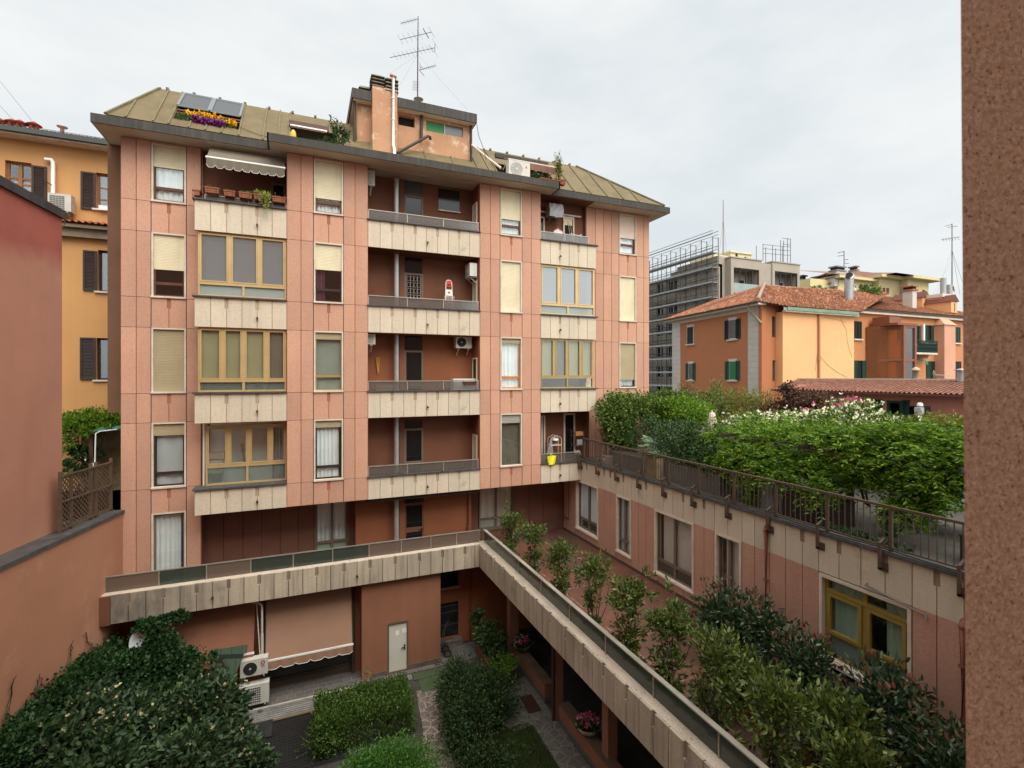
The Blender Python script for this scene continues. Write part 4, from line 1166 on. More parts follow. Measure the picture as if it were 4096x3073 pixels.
# ------------------------------------------------------------------ boxes on the top-left balcony
def flower_box(x0, x1, y, z, d=.2, h=.17, M=None, label=None, group=None, mat=None, rack=True, name="flower_box"):
    b = empty(name, ((x0+x1)/2, y+d/2, z) if M is None else M @ Vector(((x0+x1)/2, y+d/2, z)), label, "flower box", group)
    mb = MB(M); e = .025
    mb.add([(x0+e,y+e,z),(x1-e,y+e,z),(x1-e,y+d-e,z),(x0+e,y+d-e,z),(x0,y,z+h),(x1,y,z+h),(x1,y+d,z+h),(x0,y+d,z+h)],
           [(0,3,2,1),(0,1,5,4),(1,2,6,5),(2,3,7,6),(3,0,4,7)], 0)
    mb.frame(x0-.012, x1+.012, z+h-.03, z+h+.004, .004, y-.012, y-.001)
    mb.box(x0-.012, x1+.012, y-.012, y, z+h-.03, z+h+.005); mb.box(x0-.012, x1+.012, y+d, y+d+.012, z+h-.03, z+h+.005)
    mb.box(x0-.012, x0, y, y+d, z+h-.03, z+h+.005); mb.box(x1, x1+.012, y, y+d, z+h-.03, z+h+.005)
    mk("pot", mb, mat or TERRA, b)
    mb = MB(M); mb.box(x0+.01, x1-.01, y+.01, y+d-.01, z+h-.05, z+h-.03); mk("soil", mb, SOIL, b)
    if rack:
        mb = MB(M)
        for xx in (x0+.08, x1-.08):
            mb.tube([(xx, y+d+.01, z+h), (xx, y-.02, z+h-.02), (xx, y-.025, z-.03), (xx, y+d+.02, z-.03)], .006, 5, cap=False)
        mb.tube([(x0, y-.025, z+.05), (x1, y-.025, z+.05)], .005, 4)
        mk("wire_rack", mb, BLACKM, b)
    return b
bz = SILL[0]+.19
by = YF-.16
labs = ["terracotta flower box at the left end of the top-left balcony rail, dry seedlings", "terracotta flower box second along the top-left balcony rail",
        "terracotta flower box in the middle of the top-left balcony rail with small herbs", "flower box overflowing with lime green trailing plant on the top-left balcony", "terracotta flower box nearest the pier on the top-left balcony"]
us = [(818, 877), (894, 941), (954, 1009), (1014, 1082), (1088, 1143)]
for k, (ua, ub) in enumerate(us):
    xa, xb = XY(ua, by), XY(ub, by)
    b = flower_box(xa, xb, by, bz + (.0 if k else .03), label=labs[k], group="flower boxes on the top-left balcony")
    n = [40, 16, 45, 0, 22][k]
    if n: leafmesh("seedlings", spots(xa+.03, xb-.03, by+.03, by+.17, bz+.18, n, .03), np.tile((0,0,1.), (n,1)), .07, L_HERB, b, up=.8)
    if k == 3:
        P = np.concatenate([spots(xa, xb, by-.02, by+.18, bz+.2, 160, .06), spots((xa+xb)/2-.05, xb-.02, by-.08, by+.0, bz+.02, 150, .10), spots((xa+xb)/2+.05, (xa+xb)/2+.2, by-.08, by-.02, bz-.2, 60, .09)])
        leafmesh("trailing_plant", P, np.tile((0,-.5,.3), (len(P),1)), .06, L_SUCC, b, aspect=.9)
bs = Matrix.Translation((-3.28, 18.75, 0)) @ Matrix.Rotation(R(-90), 4, 'Z')
b = flower_box(-.2, .2, -.0, bz-.05, M=bs, label="flower box in a curly wire rack hanging off the left side of the top-left balcony", group="flower boxes on the top-left balcony")

# plants on the roof terraces
def bush(name, label, c, r, n, size, mat, group=None, stem=True, cat_="shrub", stembase=None, aspect=.42, ns=5, parts=None, **kw):
    b = empty(name, (c[0], c[1], (stembase if stembase is not None else c[2]-r[2])), label, cat_, group)
    P, N = blob(c, r, n, **kw)
    leafmesh("foliage", P, N, size, mat, b, aspect=aspect)
    if stem:
        mb = MB()
        base = (c[0], c[1], stembase if stembase is not None else c[2]-r[2])
        stems(mb, base, [(c[0]+rng.normal(0,.4)*r[0], c[1]+rng.normal(0,.4)*r[1], c[2]+rng.uniform(-.2,.7)*r[2]) for _ in range(ns)])
        mk("stem", mb, BARK, b)
    return b
c = AY(1356, 535, 18.3); bush("potted_shrub", "leafy green shrub on the roof terrace left of the stair tower", (c.x, 18.35, 8.3), (.34,.3,.48), 420, .10, L_DKGR, stembase=7.9, shell=.3)
c = AY(1320, 560, 18.3); bush("potted_shrub", "low spreading green plant beside the leafy roof terrace shrub", (c.x, 18.3, 8.12), (.3,.25,.22), 260, .08, L_DKGR, stembase=7.9, shell=.3)
c = AY(2148, 705, 18.2); bush("potted_shrub", "small dark green succulent bush at the roof terrace edge right of the air conditioner", (c.x, 18.15, 8.08), (.28,.22,.2), 220, .09, L_DKGR, stembase=7.9, shell=.3)
c = AY(2264, 690, 18.2)
bush("conifer_shrub", "slim yellow-green conifer in a terracotta box on the step of the eaves", (9.72, 18.2, 8.62), (.2,.18,.62), 520, .07, L_YEL, stembase=8.05, shell=.25, cat_="shrub")
flower_box(9.50, 10.0, 18.08, 7.92, label="terracotta box holding the slim conifer on the eaves step", group="flower boxes on the roof terrace", h=.2, d=.24)
xx = XY(2160, 18.0); flower_box(xx, xx+.45, 17.98, 7.90, h=.10, label="low terracotta box beside the dark succulent on the right roof terrace", group="flower boxes on the roof terrace", rack=False)
xx = XY(2205, 18.0); b = flower_box(xx, xx+.5, 17.98, 7.90, h=.11, label="low terracotta box with dry stalks at the right end of the roof terrace", group="flower boxes on the roof terrace", rack=False)
leafmesh("seedlings", spots(xx+.25, xx+.45, 18.0, 18.1, 8.05, 24, .03), np.tile((0,0,1.), (24,1)), .09, L_YEL, b, up=.8)
c = AY(1173, 532, 18.1)
mb = MB(); mb.lathe([(.0,0),(.07,.0),(.095,.10),(.08,.24),(.04,.31),(0,.32)], (c.x, 18.1, 7.9), 12)
mk("yellow_cloth", mb, surf("yellow_cloth", (.62,.45,.10), (.5,.35,.06), 6), None, "bright yellow cloth bundle on the left roof terrace edge", "cloth")

# ------------------------------------------------------------------ small things on the balconies
ly = YF+.35
lx = XY(1796, ly)
z0 = SILL[1]+.02
ld = empty("step_ladder", (lx, ly, z0), "white folding step ladder with bright red steps on the second-highest loggia", "ladder")
mb = MB(); h = AY(1796, 1122, ly).z
pts = []
for s in (-1, 1):
    mb.tube([(lx+s*.16, ly, z0), (lx+s*.115, ly+.02, h-.06), (lx+s*.07, ly+.02, h), (lx, ly+.02, h+.01)], .016, 8)
mk("frame", mb, WHITEP, ld)
mb = MB(); mb.box(lx-.10, lx+.10, ly-.01, ly+.03, h-.24, h-.03, 0); mb.box(lx-.06, lx+.06, ly-.02, ly-.01, h-.20, h-.15, 1); mk("red_step", mb, [RED, BLACKM], ld)
mb = MB(); mb.box(lx-.115, lx+.115, ly-.005, ly+.02, h-.60, h-.36, 0); mb.disc((lx, ly-.01, h-.48), (0,1,0), .045, .01, 16, 1); mk("white_step", mb, [WHITEP, RED], ld)
rk = empty("drying_rack", (lx, ly-.08, z0-.5), "folded white wire drying rack leaning against the step ladder", "drying rack")
mb = MB()
for k in range(8): xx = lx-.18+.36*k/7; mb.tube([(xx, ly-.09, z0-.2), (xx, ly-.07, z0+.52)], .007, 5)
for zz in (z0+.52, z0+.30, z0+.1): mb.tube([(lx-.2, ly-.08, zz), (lx+.2, ly-.08, zz)], .010, 5)
mk("wire_frame", mb, WHITEP, rk)
bx = XY(1862, ly)
mb = MB(); n = 18
prof = [(.20,-.8),(.235,.3),(.25,.36),(.26,.40),(.235,.42),(.2,.41)]
vs, fs = [], []
for (r, z) in prof:
    for k in range(n):
        t = 6.283*k/n; rr = r*(1+.07*math.sin(5*t+z*9)+.04*math.sin(11*t)); vs.append((bx+rr*math.cos(t), ly+.1+rr*math.sin(t)*.8, z0+z+.02*math.sin(4*t)))
for i in range(len(prof)-1):
    for k in range(n): fs.append((i*n+k, i*n+(k+1)%n, (i+1)*n+(k+1)%n, (i+1)*n+k))
mb.add(vs, fs, 0, False)
mk("waste_bin", mb, surf("black_bin_liner", (.018,.018,.02), rough=.25, spec=.6), None, "waste bin with a shiny black liner beside the step ladder", "bin")
bw = empty("carpet_beater", (XY(1512, Yb-.05), Yb-.05, .2), "wicker carpet beater hung on the orange loggia wall", "carpet beater")
mb = MB(); x = XY(1512, Yb-.06)
for dx in (-.07,-.035,0,.035,.07): mb.tube([(x+dx*.4, Yb-.05, .18), (x+dx*.55, Yb-.06, .35), (x+dx, Yb-.06, .72)], .010, 5)
mb.tube([(x, Yb-.06, .10), (x, Yb-.06, .25)], .02, 6); mb.tube([(x-.07, Yb-.065, .45), (x+.07, Yb-.065, .45)], .012, 5)
mk("wicker", mb, surf("wicker", (.55,.28,.06)), bw)
mb = MB(); x = XY(1810, YF+.5); mb.box(x, XY(1895, YF+.5), YF+.35, YF+.8, SILL[2]-.55, SILL[2]+.42); mb.box(x-.02, XY(1897, YF+.5), YF+.33, YF+.82, SILL[2]+.42, SILL[2]+.46)
mk("white_cabinet", mb, WHITEP, None, "low white cabinet behind the balcony glass of the orange loggia", "cabinet")
x = XY(1855, YF-.1)
flower_box(x, XY(1905, YF-.1), YF-.16, SILL[2]+.20, d=.17, h=.15, label="dark brown flower trough hooked over the orange loggia rail", mat=TERRAD)
mb = MB(); x = XY(1503, YF+.5); mb.box(x, x+.6, YF+.3, YF+.7, SILL[2]-.5, SILL[2]+.10); mb.box(x+.0, x+.62, YF+.3, YF+.7, SILL[2]+.10, SILL[2]+.22)
mk("storage_basket", mb, surf("pale_wicker", (.5,.40,.26)), None, "pale basket with white lid behind glass at the left of the orange loggia", "basket")
# shirt on a hanger, folding drying rack and broom poles on the upper-right balcony
x = XY(2232, YF+.25); z = SILL[0]+.40
sh = empty("hanging_shirt", (x, YF+.25, z), "pale pink shirt on a wooden hanger over the upper-right balcony rail", "shirt")
mb = MB()
P = [(-.22,-.05),(-.20,.12),(-.08,.20),(-.04,.23),(.04,.23),(.08,.20),(.20,.12),(.23,-.05)]
mb.prism([(x+a, z+b) for a, b in P], YF+.22, YF+.27); mk("cloth", mb, surf("pale_pink_cloth", (.72,.60,.62), (.6,.48,.52), 6, rough=.95), sh)
mb = MB(); mb.tube([(x-.1, YF+.21, z+.15), (x, YF+.21, z+.25), (x+.1, YF+.21, z+.15)], .010, 5); mb.tube([(x, YF+.22, z+.25), (x, YF+.22, z+.30), (x-.03, YF+.22, z+.33)], .006, 5); mk("hanger", mb, ORWOOD, sh)
x = XY(2300, YF+.35)
mb = MB()
for k in range(5): mb.tube([(x-.25, YF+.2+k*.08, z+.06-.0*k), (x+.22, YF+.2+k*.08, z+.04)], .007, 5)
for xx in (x-.25, x+.22): mb.tube([(xx, YF+.2, z-.2), (xx, YF+.2, z+.10), (xx, YF+.52, z+.10), (xx, YF+.52, z-.2)], .012, 6)
mk("drying_rack", mb, WHITEP, None, "small white drying rack at the right end of the upper-right balcony", "drying rack")
mb = MB()
for k, (a, b) in enumerate(((0, -.1), (.06, .03), (.1, .16))): mb.tube([(x+.1+a, YF+.6, SILL[0]-.6), (x+.05+b, YF+.9, 6.9-.1*k)], .012, 6)
mk("broom_pole", mb, surf("pale_wood", (.5,.36,.2)), None, "thin wooden poles leaning in the corner of the upper-right balcony", "pole")
# lower right balcony: shelf unit, yellow bag, dark shelf
def arch_shelf(x0, x1, y, z0, z1, mat, label):
    s = empty("metal_shelf", ((x0+x1)/2, y, z0), label, "shelf")
    mb = MB(); xm = (x0+x1)/2; w = x1-x0
    for xx in (x0, x1):
        for yy in (y, y+.3): mb.tube([(xx, yy, z0), (xx, yy, z1-.18)], .012, 6)
    for yy in (y, y+.3):
        mb.tube([(x0, yy, z1-.18), (x0+.12*w, yy, z1-.08), (x0+.3*w, yy, z1-.06), (xm, yy, z1), (x1-.3*w, yy, z1-.06), (x1-.12*w, yy, z1-.08), (x1, yy, z1-.18)], .011, 6)
        mb.tube([(xm-.12, yy, z1-.22), (xm-.06, yy, z1-.10), (xm, yy, z1-.14), (xm+.06, yy, z1-.10), (xm+.12, yy, z1-.22)], .007, 5)
    mk("frame", mb, mat, s)
    for zz in (z0+.15, z0+.62, z1-.42):
        mb = MB()
        for yy in (y, y+.3): mb.bar((x0, yy, zz), (x1, yy, zz), .025, .04)
        for k in range(9): xx = x0+w*k/8; mb.bar((xx, y, zz+.01), (xx, y+.3, zz+.01), .012, .008)
        mk("shelf_board", mb, mat, s)
    return s
y = 18.98
xa, xb = XY(2204, y), XY(2246, y)
arch_shelf(xa, xb, y, SILL[3]-.7, AY(2222, 1742, y).z, STONE, "cream arched wrought-iron shelf rack on the lower right balcony")
xc = (xa+xb)/2
mb = MB(); mb.lathe([(0,.0),(.07,.0),(.09,.04),(.1,.10)], (xc+.0, y+.12, AY(2222, 1772, y).z), 12); mb.lathe([(.15,.10),(.13,.16),(.06,.20),(0,.21)], (xc, y+.12, AY(2222, 1772, y).z), 12, 1)
mk("table_lamp", mb, [TERRA, WHITEP], None, "small white-shaded lamp on the top board of the cream shelf rack", "lamp")
x = XY(2190, YF-.04)
bg = empty("shopping_bag", (x+.2, YF-.06, SILL[3]+.0), "bright yellow shopping bag hung on the lower right balcony rail", "bag")
mb = MB(); n = 10; vs, fs = [], []
for j in range(7):
    for i in range(n+1):
        t = i/n; s = j/6
        vs.append((x+.02+t*(.38-.05*s)+.05*s*0, YF-.06-.06*math.sin(math.pi*t)*(.4+.6*s)-.012*math.sin(9*t+4*s), SILL[3]+.31-.35*s+.02*t))
for j in range(6):
    for i in range(n): fs.append((j*(n+1)+i, (j+1)*(n+1)+i, (j+1)*(n+1)+i+1, j*(n+1)+i+1))
mb.add(vs, fs, 0, True); mb.add([(v[0], YF+.0, v[2]) for v in vs], [tuple(reversed(f)) for f in fs], 0, True)
mk("bag_body", mb, surf("yellow_bag", (.78,.70,.02), (.68,.6,.02), 5, rough=.5), bg)
mb = MB(); mb.tube([(x+.14, YF-.06, SILL[3]+.31), (x+.18, YF+.02, SILL[3]+.44), (x+.24, YF-.06, SILL[3]+.31)], .012, 5, cap=False); mk("handle", mb, MATS["yellow_bag"], bg)
y = 18.9; xa, xb = XY(2297, y), XY(2336, y)
ds = empty("metal_shelf", ((xa+xb)/2, y, SILL[3]-.75), "dark shelf stacked with pots and boxes at the right end of the lower right balcony", "shelf")
mb = MB()
for xx in (xa, xb):
    for yy in (y, y+.28): mb.bar((xx, yy, SILL[3]-.75), (xx, yy, -2.35), .02)
mk("frame", mb, RUST, ds)
for zz in (-2.62, -3.05, -3.45): mb = MB(); mb.box(xa, xb, y, y+.28, zz, zz+.02); mk("shelf_board", mb, RUST, ds)
mb = MB(); mb.box(xa+.15, xa+.42, y+.02, y+.06, -3.02, -2.78); mb.box(xa+.18, xa+.39, y+.012, y+.02, -2.99, -2.81)
mk("framed_picture", mb, [surf("grey_frame", (.3,.28,.26))], None, "small grey framed picture on the dark balcony shelf", "picture")
mb = MB()
for k, xx in enumerate((xa+.08, xa+.2, xa+.3)): mb.lathe([(0,0),(.05,0),(.055,.10),(.03,.12),(.03,.16+.05*(k == 0))], (xx, y+.1, -3.43), 10)
mk("white_jar", mb, WHITEP, None, "white jars on the lower board of the dark balcony shelf", "jars")
mb = MB(); mb.box(xa+.1, xb-.03, y+.02, y+.25, -2.6, -2.45); mk("wooden_crate", mb, surf("crate_wood", (.42,.2,.07)), None, "small wooden crate on top of the dark balcony shelf", "crate")
x = XY(2188, 18.95)
mb = MB(); mb.add([(x-.02,18.93,SILL[3]-.2),(x+.28,18.93,SILL[3]-.2),(x+.32,18.95,SILL[3]+.3),(x+.25,18.98,SILL[3]+.95),(x+.2,19.0,SILL[3]+1.0),(x-.0,18.98,SILL[3]+.35)], [(0,1,2,3,4,5)])
mk("folded_tarpaulin", mb, surf("grey_plastic_sheet", (.18,.18,.18), (.30,.30,.3), 9, rough=.3), None, "grey plastic sheet propped beside the cream shelf rack", "sheet")
# inside the lower-left veranda
mb = MB(); x = XY(970, YF+1.3)
for s in (0, .28): mb.tube([(x+.28-s*.15, YF+.9+s, SILL[3]-.5), (x-.02+s*.2, YF+1.05, -2.35)], .02, 6)
for k in range(4): mb.bar((x-.02+.06*k, YF+.95, -2.6-k*.3), (x+.12+.05*k, YF+1.12, -2.6-k*.3), .07, .02)
mk("step_ladder", mb, ALU, None, "aluminium step ladder inside the glazed lower-left veranda", "ladder")
mb = MB(); x = XY(835, YF+1.0); mb.box(x, x+.42, YF+.9, YF+1.1, SILL[3]+.35, SILL[3]+.78)
mk("cardboard_box", mb, surf("pale_carton", (.6,.54,.44), (.5,.44,.35), 4), None, "pale open carton standing at the left inside the lower-left veranda", "box")
mb = MB(); x = XY(838, YF+1.5); mb.box(x, x+.5, YF+1.1, YF+1.28, -2.85, -2.62); mk("wall_shelf", mb, STONE, None, "white wall shelf at the back left of the lower-left veranda", "shelf")
mb = MB(); c = AY(865, 1917, YF+.75); mb.lathe([(0,0),(.17,0),(.21,.32),(.20,.33)], (c.x, YF+.78, SILL[3]+.08), 14); mk("green_bucket", mb, surf("green_bucket", (.02,.14,.05)), None, "dark green bucket behind the frosted glass of the lower-left veranda", "bucket")
mb = MB(); c = AY(1030, 1560, YF+.6); mb.box(c.x-.3, c.x+.3, YF+.55, YF+1.1, SILL[2]-.6, SILL[2]+.42, 0); mb.disc((c.x, YF+.54, SILL[2]+.12), (0,1,0), .18, .03, 22, 1); mb.disc((c.x, YF+.52, SILL[2]+.12), (0,1,0), .13, .03, 22, 2)
mk("washing_machine", mb, [WHITEP, STEEL, ACD], None, "white washing machine behind the glass of the left middle veranda", "washing machine")
mb = MB(); c = AY(2355, 1540, YF+.6); mb.box(c.x-.22, c.x+.18, YF+.5, YF+.8, SILL[2]-.3, SILL[2]+.28); mb.box(c.x-.24, c.x+.2, YF+.48, YF+.82, SILL[2]+.24, SILL[2]+.28)
mk("laundry_basket", mb, surf("cream_plastic", (.6,.54,.36)), None, "cream laundry basket behind the glass of the right middle veranda", "basket")
# hose reel on the first floor
c = AY(1428, 2180, 19.75)
mb = MB()
for k in range(5):
    rr = .17+.012*(k % 3)
    mb.tube([(c.x+rr*math.cos(t*.3307), 19.70-.03*k+.01, c.z+rr*math.sin(t*.3307)) for t in range(20)], .016, 6, 0, False)
mb.disc((c.x, 19.8, c.z), (0,1,0), .10, .12, 14); mb.box(c.x-.04, c.x+.04, 19.74, 19.86, c.z-.2, c.z+.24)
mk("hose_reel", mb, surf("olive_hose", (.085,.08,.05)), None, "coiled garden hose on a reel against the first-floor wall by the terrace", "hose reel")
# ================================================================== L-shaped terrace with cream parapet
YP, XP, ZW, ZL = 18.12, 6.22, -6.5, -7.34
XW = 10.972
def tilefloor(name, c1, c2, joint, sx, sy, rough=.5, stain=None, off=.0):
    m, n, l, b = _mat(name)
    t = n.new("ShaderNodeTexCoord"); br = n.new("ShaderNodeTexBrick")
    br.offset = off
    br.inputs["Scale"].default_value = 1.0
    br.inputs["Brick Width"].default_value = sx; br.inputs["Row Height"].default_value = sy
    br.inputs["Mortar Size"].default_value = .006; br.inputs["Mortar Smooth"].default_value = .3
    br.inputs["Color1"].default_value = c4(c1); br.inputs["Color2"].default_value = c4(c2); br.inputs["Mortar"].default_value = c4(joint)
    l.new(t.outputs["Object"], br.inputs["Vector"])
    cc = br.outputs["Color"]
    if stain: cc = mixc(n, l, ramp(n, l, noise(n, l, .55, 6, .6), .45, .62), cc, stain)
    cc = mixc(n, l, ramp(n, l, noise(n, l, 1.9, 5, .65), .35, .7, (.0,.0,.0), (.55,.55,.55)), cc, tuple(x*.55 for x in c2))
    l.new(cc, b.inputs["Base Color"]); b.inputs["Roughness"].default_value = rough
    MATS[name] = m; return m
TILE = tilefloor("terracotta_terrace_tiles", (.19,.078,.05), (.15,.063,.043), (.10,.052,.04), .15, .075, .42, (.095,.055,.045))
mb = MB()
mb.prism([(-5.5, YP+.3), (XP+.3, YP+.3), (XP+.3, -3), (XW+.2, -3), (XW+.2, 20.3), (-5.5, 20.3)], ZT-.35, ZT, 0, 'xy')
mk("terrace_floor", mb, TILE, kind="structure")
mb = MB()
for yy in (16.6, 14.35, 11.0, 9.0, 5.9): mb.box(XP+.45, XW-.02, yy-.012, yy+.012, ZT, ZT+.004)
mb.box(XP+1.55, XP+1.575, 2, 17.6, ZT, ZT+.0045)
mk("floor_joint", mb, surf("pale_floor_joint", (.42,.34,.29), (.2,.11,.08), 4, .4, .55), kind="structure")

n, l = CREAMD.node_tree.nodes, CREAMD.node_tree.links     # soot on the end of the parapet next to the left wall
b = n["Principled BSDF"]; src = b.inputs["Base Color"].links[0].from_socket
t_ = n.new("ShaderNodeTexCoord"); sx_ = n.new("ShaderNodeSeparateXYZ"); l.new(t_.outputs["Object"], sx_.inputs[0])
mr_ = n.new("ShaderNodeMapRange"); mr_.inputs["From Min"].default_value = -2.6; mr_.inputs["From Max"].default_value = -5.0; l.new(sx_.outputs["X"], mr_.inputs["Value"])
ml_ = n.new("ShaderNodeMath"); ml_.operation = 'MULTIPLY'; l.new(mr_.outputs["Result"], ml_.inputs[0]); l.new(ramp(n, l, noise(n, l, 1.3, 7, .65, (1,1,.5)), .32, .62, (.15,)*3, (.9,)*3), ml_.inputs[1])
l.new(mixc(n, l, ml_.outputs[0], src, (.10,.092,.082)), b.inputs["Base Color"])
CDJ = surf("weathered_joint", (.27,.21,.155), (.19,.15,.115), 2)
par = empty("terrace_parapet", (0, YP, ZL), "weathered cream panelled parapet with glass balustrade round the L-shaped first-floor terrace", "parapet")
gx = [-5.29 + .4375*k for k in range(26)] + [6.045, XP]
slot = {k for k in range(1, 26, 2)}
front(par, gx, ZL, ZW, YP, slot, mats=[CREAMD, CDJ], t=.42, spouts=(gx[6], gx[16]), nh=.30, name="parapet_front", dz=.56, ts=.06)
ARM = Matrix(((0,1,0,0),(-1,0,0,0),(0,0,1,0),(0,0,0,1)))
gy = [-(18.12 - .12)] + [-(16.99-.4375*k) for k in range(-2, 36)]
gy = sorted(gy)
front(par, [-18.12] + [-(17.42-.4375*k) for k in range(0, 40)], ZL, ZW, XP, {k for k in range(1, 41, 2)}, M=ARM, mats=[CREAMD, CDJ], t=.42, nh=.30, name="parapet_front", ts=.06)
# top surface of the cast parapet, notched where the slots run out
mb = MB()
mb.box(-5.7, XP+.42, YP+.061, YP+.42, ZW-.10, ZW+.001); mb.box(XP+.061, XP+.42, .0, YP+.061, ZW-.10, ZW+.0005)
mk("parapet_top", mb, surf("weathered_parapet_top", (.62,.52,.41), (.50,.42,.33), 2, patch=(.16,.14,.11), ps=7, plo=.60, phi=.68, speck=.4, sps=30, spc=(.2,.17,.13), bump=.4), par)
mb = MB(); mb.box(-5.72, -5.295, YP-.0, YP+.4, ZL-.03, ZW-.02); mk("parapet_end", mb, BRNPL, par)
sx = [-5.40, -4.27, -3.13, -1.99, -.85, .29, 1.43, 2.72, 4.0, 5.15, 6.22]
GP = glass("brown_balustrade_glass", (.52,.46,.40), (1,1,1), .2, .55, (.22,.165,.13), 1.0)
glass_rail(par, -5.52, 6.35, YP+.30, ZW, -6.03, splits=[-5.5, -4.15, -2.88, -1.62, -.34, .92, 2.15, 3.3, 4.4, 5.4, 6.31], mat=[GP, BALGG, GP, BALGG, BALGG, BALGG, GP, GP, GP, GP])
ay = [-18.42, -16.7, -15.0, -13.285, -11.565, -9.865, -8.144, -6.426, -4.7, -3.0, -1.3]
glass_rail(par, -18.45, -1.2, XP+.30, ZW, -6.03, splits=ay, M=ARM, mat=BALGG)
mb = MB(ARM); mb.box(-18.3, -1.2, XP+.25, XP+.36, -6.035, -6.008); mk("handrail", mb, surf("pale_handrail_top", (.50,.46,.38), (.42,.39,.32), 3, rough=.4, metal=.3), par)

# ================================================================== low wing with the roof garden
wing = empty("low_wing", (XW+3, 10, G), "low pink wing with cream band and tall curtained windows under the roof garden", "building")
ZC = -3.64                                              # top of the cream band
band = [-(19.0-.4375*k) for k in range(0, 42)]
OP = [(-18.98, -17.16), (-15.93, -14.96), (-13.70, -11.81), (-11.0, -10.02), (-7.845, -5.93), (-3.2, -1.4)]
def wclad(mb, a, b, z0, z1, **kw): clad(mb, a, b, z0, z1, XW, **kw)
mb = MB(WING); 
bandg = [-18.50, -18.06, -17.62, -17.17, -16.74, -16.31, -15.93, -15.45, -14.96, -14.54, -14.12, -13.70, -13.23, -12.76, -12.29, -11.82, -11.41, -11.0, -10.51, -10.02, -9.61, -9.16, -8.70, -8.25, -7.845, -7.37, -6.90, -6.42, -5.93, -5.52, -5.1, -4.7, -4.2, -3.7, -3.2, -2.6, -2.0, -1.4]
slots = {-18.06, -17.17-.0, -16.74, -15.45, -14.12, -12.29, -11.82+.41, -10.51, -9.16, -8.25, -7.37, -6.42, -5.52}
slots = {-18.06, -16.74, -16.31, -15.45, -14.12, -13.23, -12.29, -11.41, -10.51, -9.16, -8.25, -7.37, -6.42, -5.52, -4.2}
def is_s(x): return any(abs(x-s) < .01 for s in slots)
for a, b in zip(bandg[:-1], bandg[1:]): clad(mb, a, b, -4.50, ZC, XW, g=.009, gz=0., nl=is_s(a), nr=is_s(b), nh=.32, t=.03)
mb2 = mk("cream_band", mb, [CREAM, CDJ], wing)
mb = MB(WING)
allg = [-20.1, -19.45] + [OP[0][0]] + [g for g in bandg if g > -17.2]
for a, b in zip(allg[:-1], allg[1:]):
    inside = [o for o in OP if a >= o[0]-.02 and b <= o[1]+.02]
    if inside: clad(mb, a, b, ZT+.0, -6.66, XW, g=.009, gz=.0)
    elif a >= OP[0][0]-.02 and b <= OP[0][1]+.05: clad(mb, a, b, ZT, -6.62, XW, g=.009)
    else: clad(mb, a, b, ZT, -4.50, XW, g=.009, gz=.004)
for a, b in ((-18.98, -18.37), (-18.37, -17.77), (-17.77, -17.16)): pass
PINKW = surf("wing_pink_aggregate", (.53,.295,.21), (.465,.255,.185), .6, .35, .7, speck=.3, sps=22, spc=(.28,.13,.1), streak=(.3,.15,.12), stk=.25, bump=.3, bs=40)
mk("wing_cladding", mb, [PINKW, surf("dark_red_joint", (.13,.05,.035))], wing)
mb = MB(WING); mb.box(-20.1, -1, XW-.035, XW+.02, ZT, ZT+.09); mk("skirting", mb, surf("dark_skirting", (.10,.055,.045)), wing)
mb = MB(); mb.box(XW+.62, XW+.9, -2, 20.1, G, ZC-.3, 0); mb.box(XW+.9, 60, -30, 40, G, -3.72, 1); mk("wing_core", mb, [ROOM, surf("dark_roof_gravel", (.07,.065,.055), (.08,.075,.065), 2)], wing)
window(wing, -18.96, -17.17, -6.63, -4.50, XW, M=WING, frm=TAUPE, cur=CURT, mull=1, seed=31, per=.09, mid=.42, depth=.15, lowfill=surf("dark_green_blind", (.06,.08,.06)), sw=.07)
window(wing, -15.91, -14.98, -6.65, -4.50, XW, M=WING, frm=TAUPE, cur=CURTG, mull=1, seed=32, per=.16, mid=.42, sw=.07)
window(wing, -13.68, -11.83, -6.66, -4.50, XW, M=WING, frm=TAUPE, cur=CURTB, mull=1, seed=33, per=.42, mid=.42, lowfill=surf("dark_green_blind2", (.05,.065,.05)), sw=.07, curx=(.12, 1.))
window(wing, -10.98, -10.04, -6.68, -4.50, XW, M=WING, frm=TAUPE, cur=CURTB, mull=1, seed=34, per=.4, mid=.3, sw=.07, curx=(.25, 1.))
def bigwin(a, b):
    w = window(wing, a, b, -6.45, -4.53, XW, M=WING, frm=OCHF, cur=None, mull=1, mid=.52, sw=.07, sashw=.07, depth=.14)
    mb = MB(WING); mb.box(a+.12, b-.12, XW+.08, XW+.165, -4.93, -4.85); mk("transom", mb, OCHF, w)
    m_ = (a+b)/2
    for (l, r) in ((a+.14, m_-.05), (m_+.05, b-.14)):
        mb = MB(WING); mb.frame(l, r, -5.85, -4.94, .07, XW+.07, XW+.15); mk("casement", mb, OCHF, w)
    for (l, r, sd) in ((a+.12, m_-.02, 41), (b-.62, b-.1, 42)):
        mb = MB(WING); wavy(mb, l, r, -6.36, -4.62, XW+.26, amp=.035, per=.24, seed=sd); mk("curtain", mb, CURTGR, w)
    mb = MB(WING); mb.box(a+.12, b-.12, XW+.20, XW+.22, -6.38, -5.95); mk("lower_screen", mb, FROST, w)
    mb = MB(WING); mb.box(a-.04, b+.04, XW-.10, XW+.06, -6.50, -6.44); mk("stone_sill", mb, STONE, w)
bigwin(-7.83, -5.94); bigwin(-3.2, -1.4)
window(wing, -20.06, -19.55, -6.43, -4.6, XW, M=WING, frm=TAUPE, cur=CURTB, mid=.42, sur=TAUPE, lowfill=BLINDG)
mb = MB(WING); mb.box(-18.6, -1, XW-.075, XW+.25, ZC-.004, ZC+.05); mb.box(-18.6, -1, XW-.055, XW-.03, ZC+.05, ZC+.085)
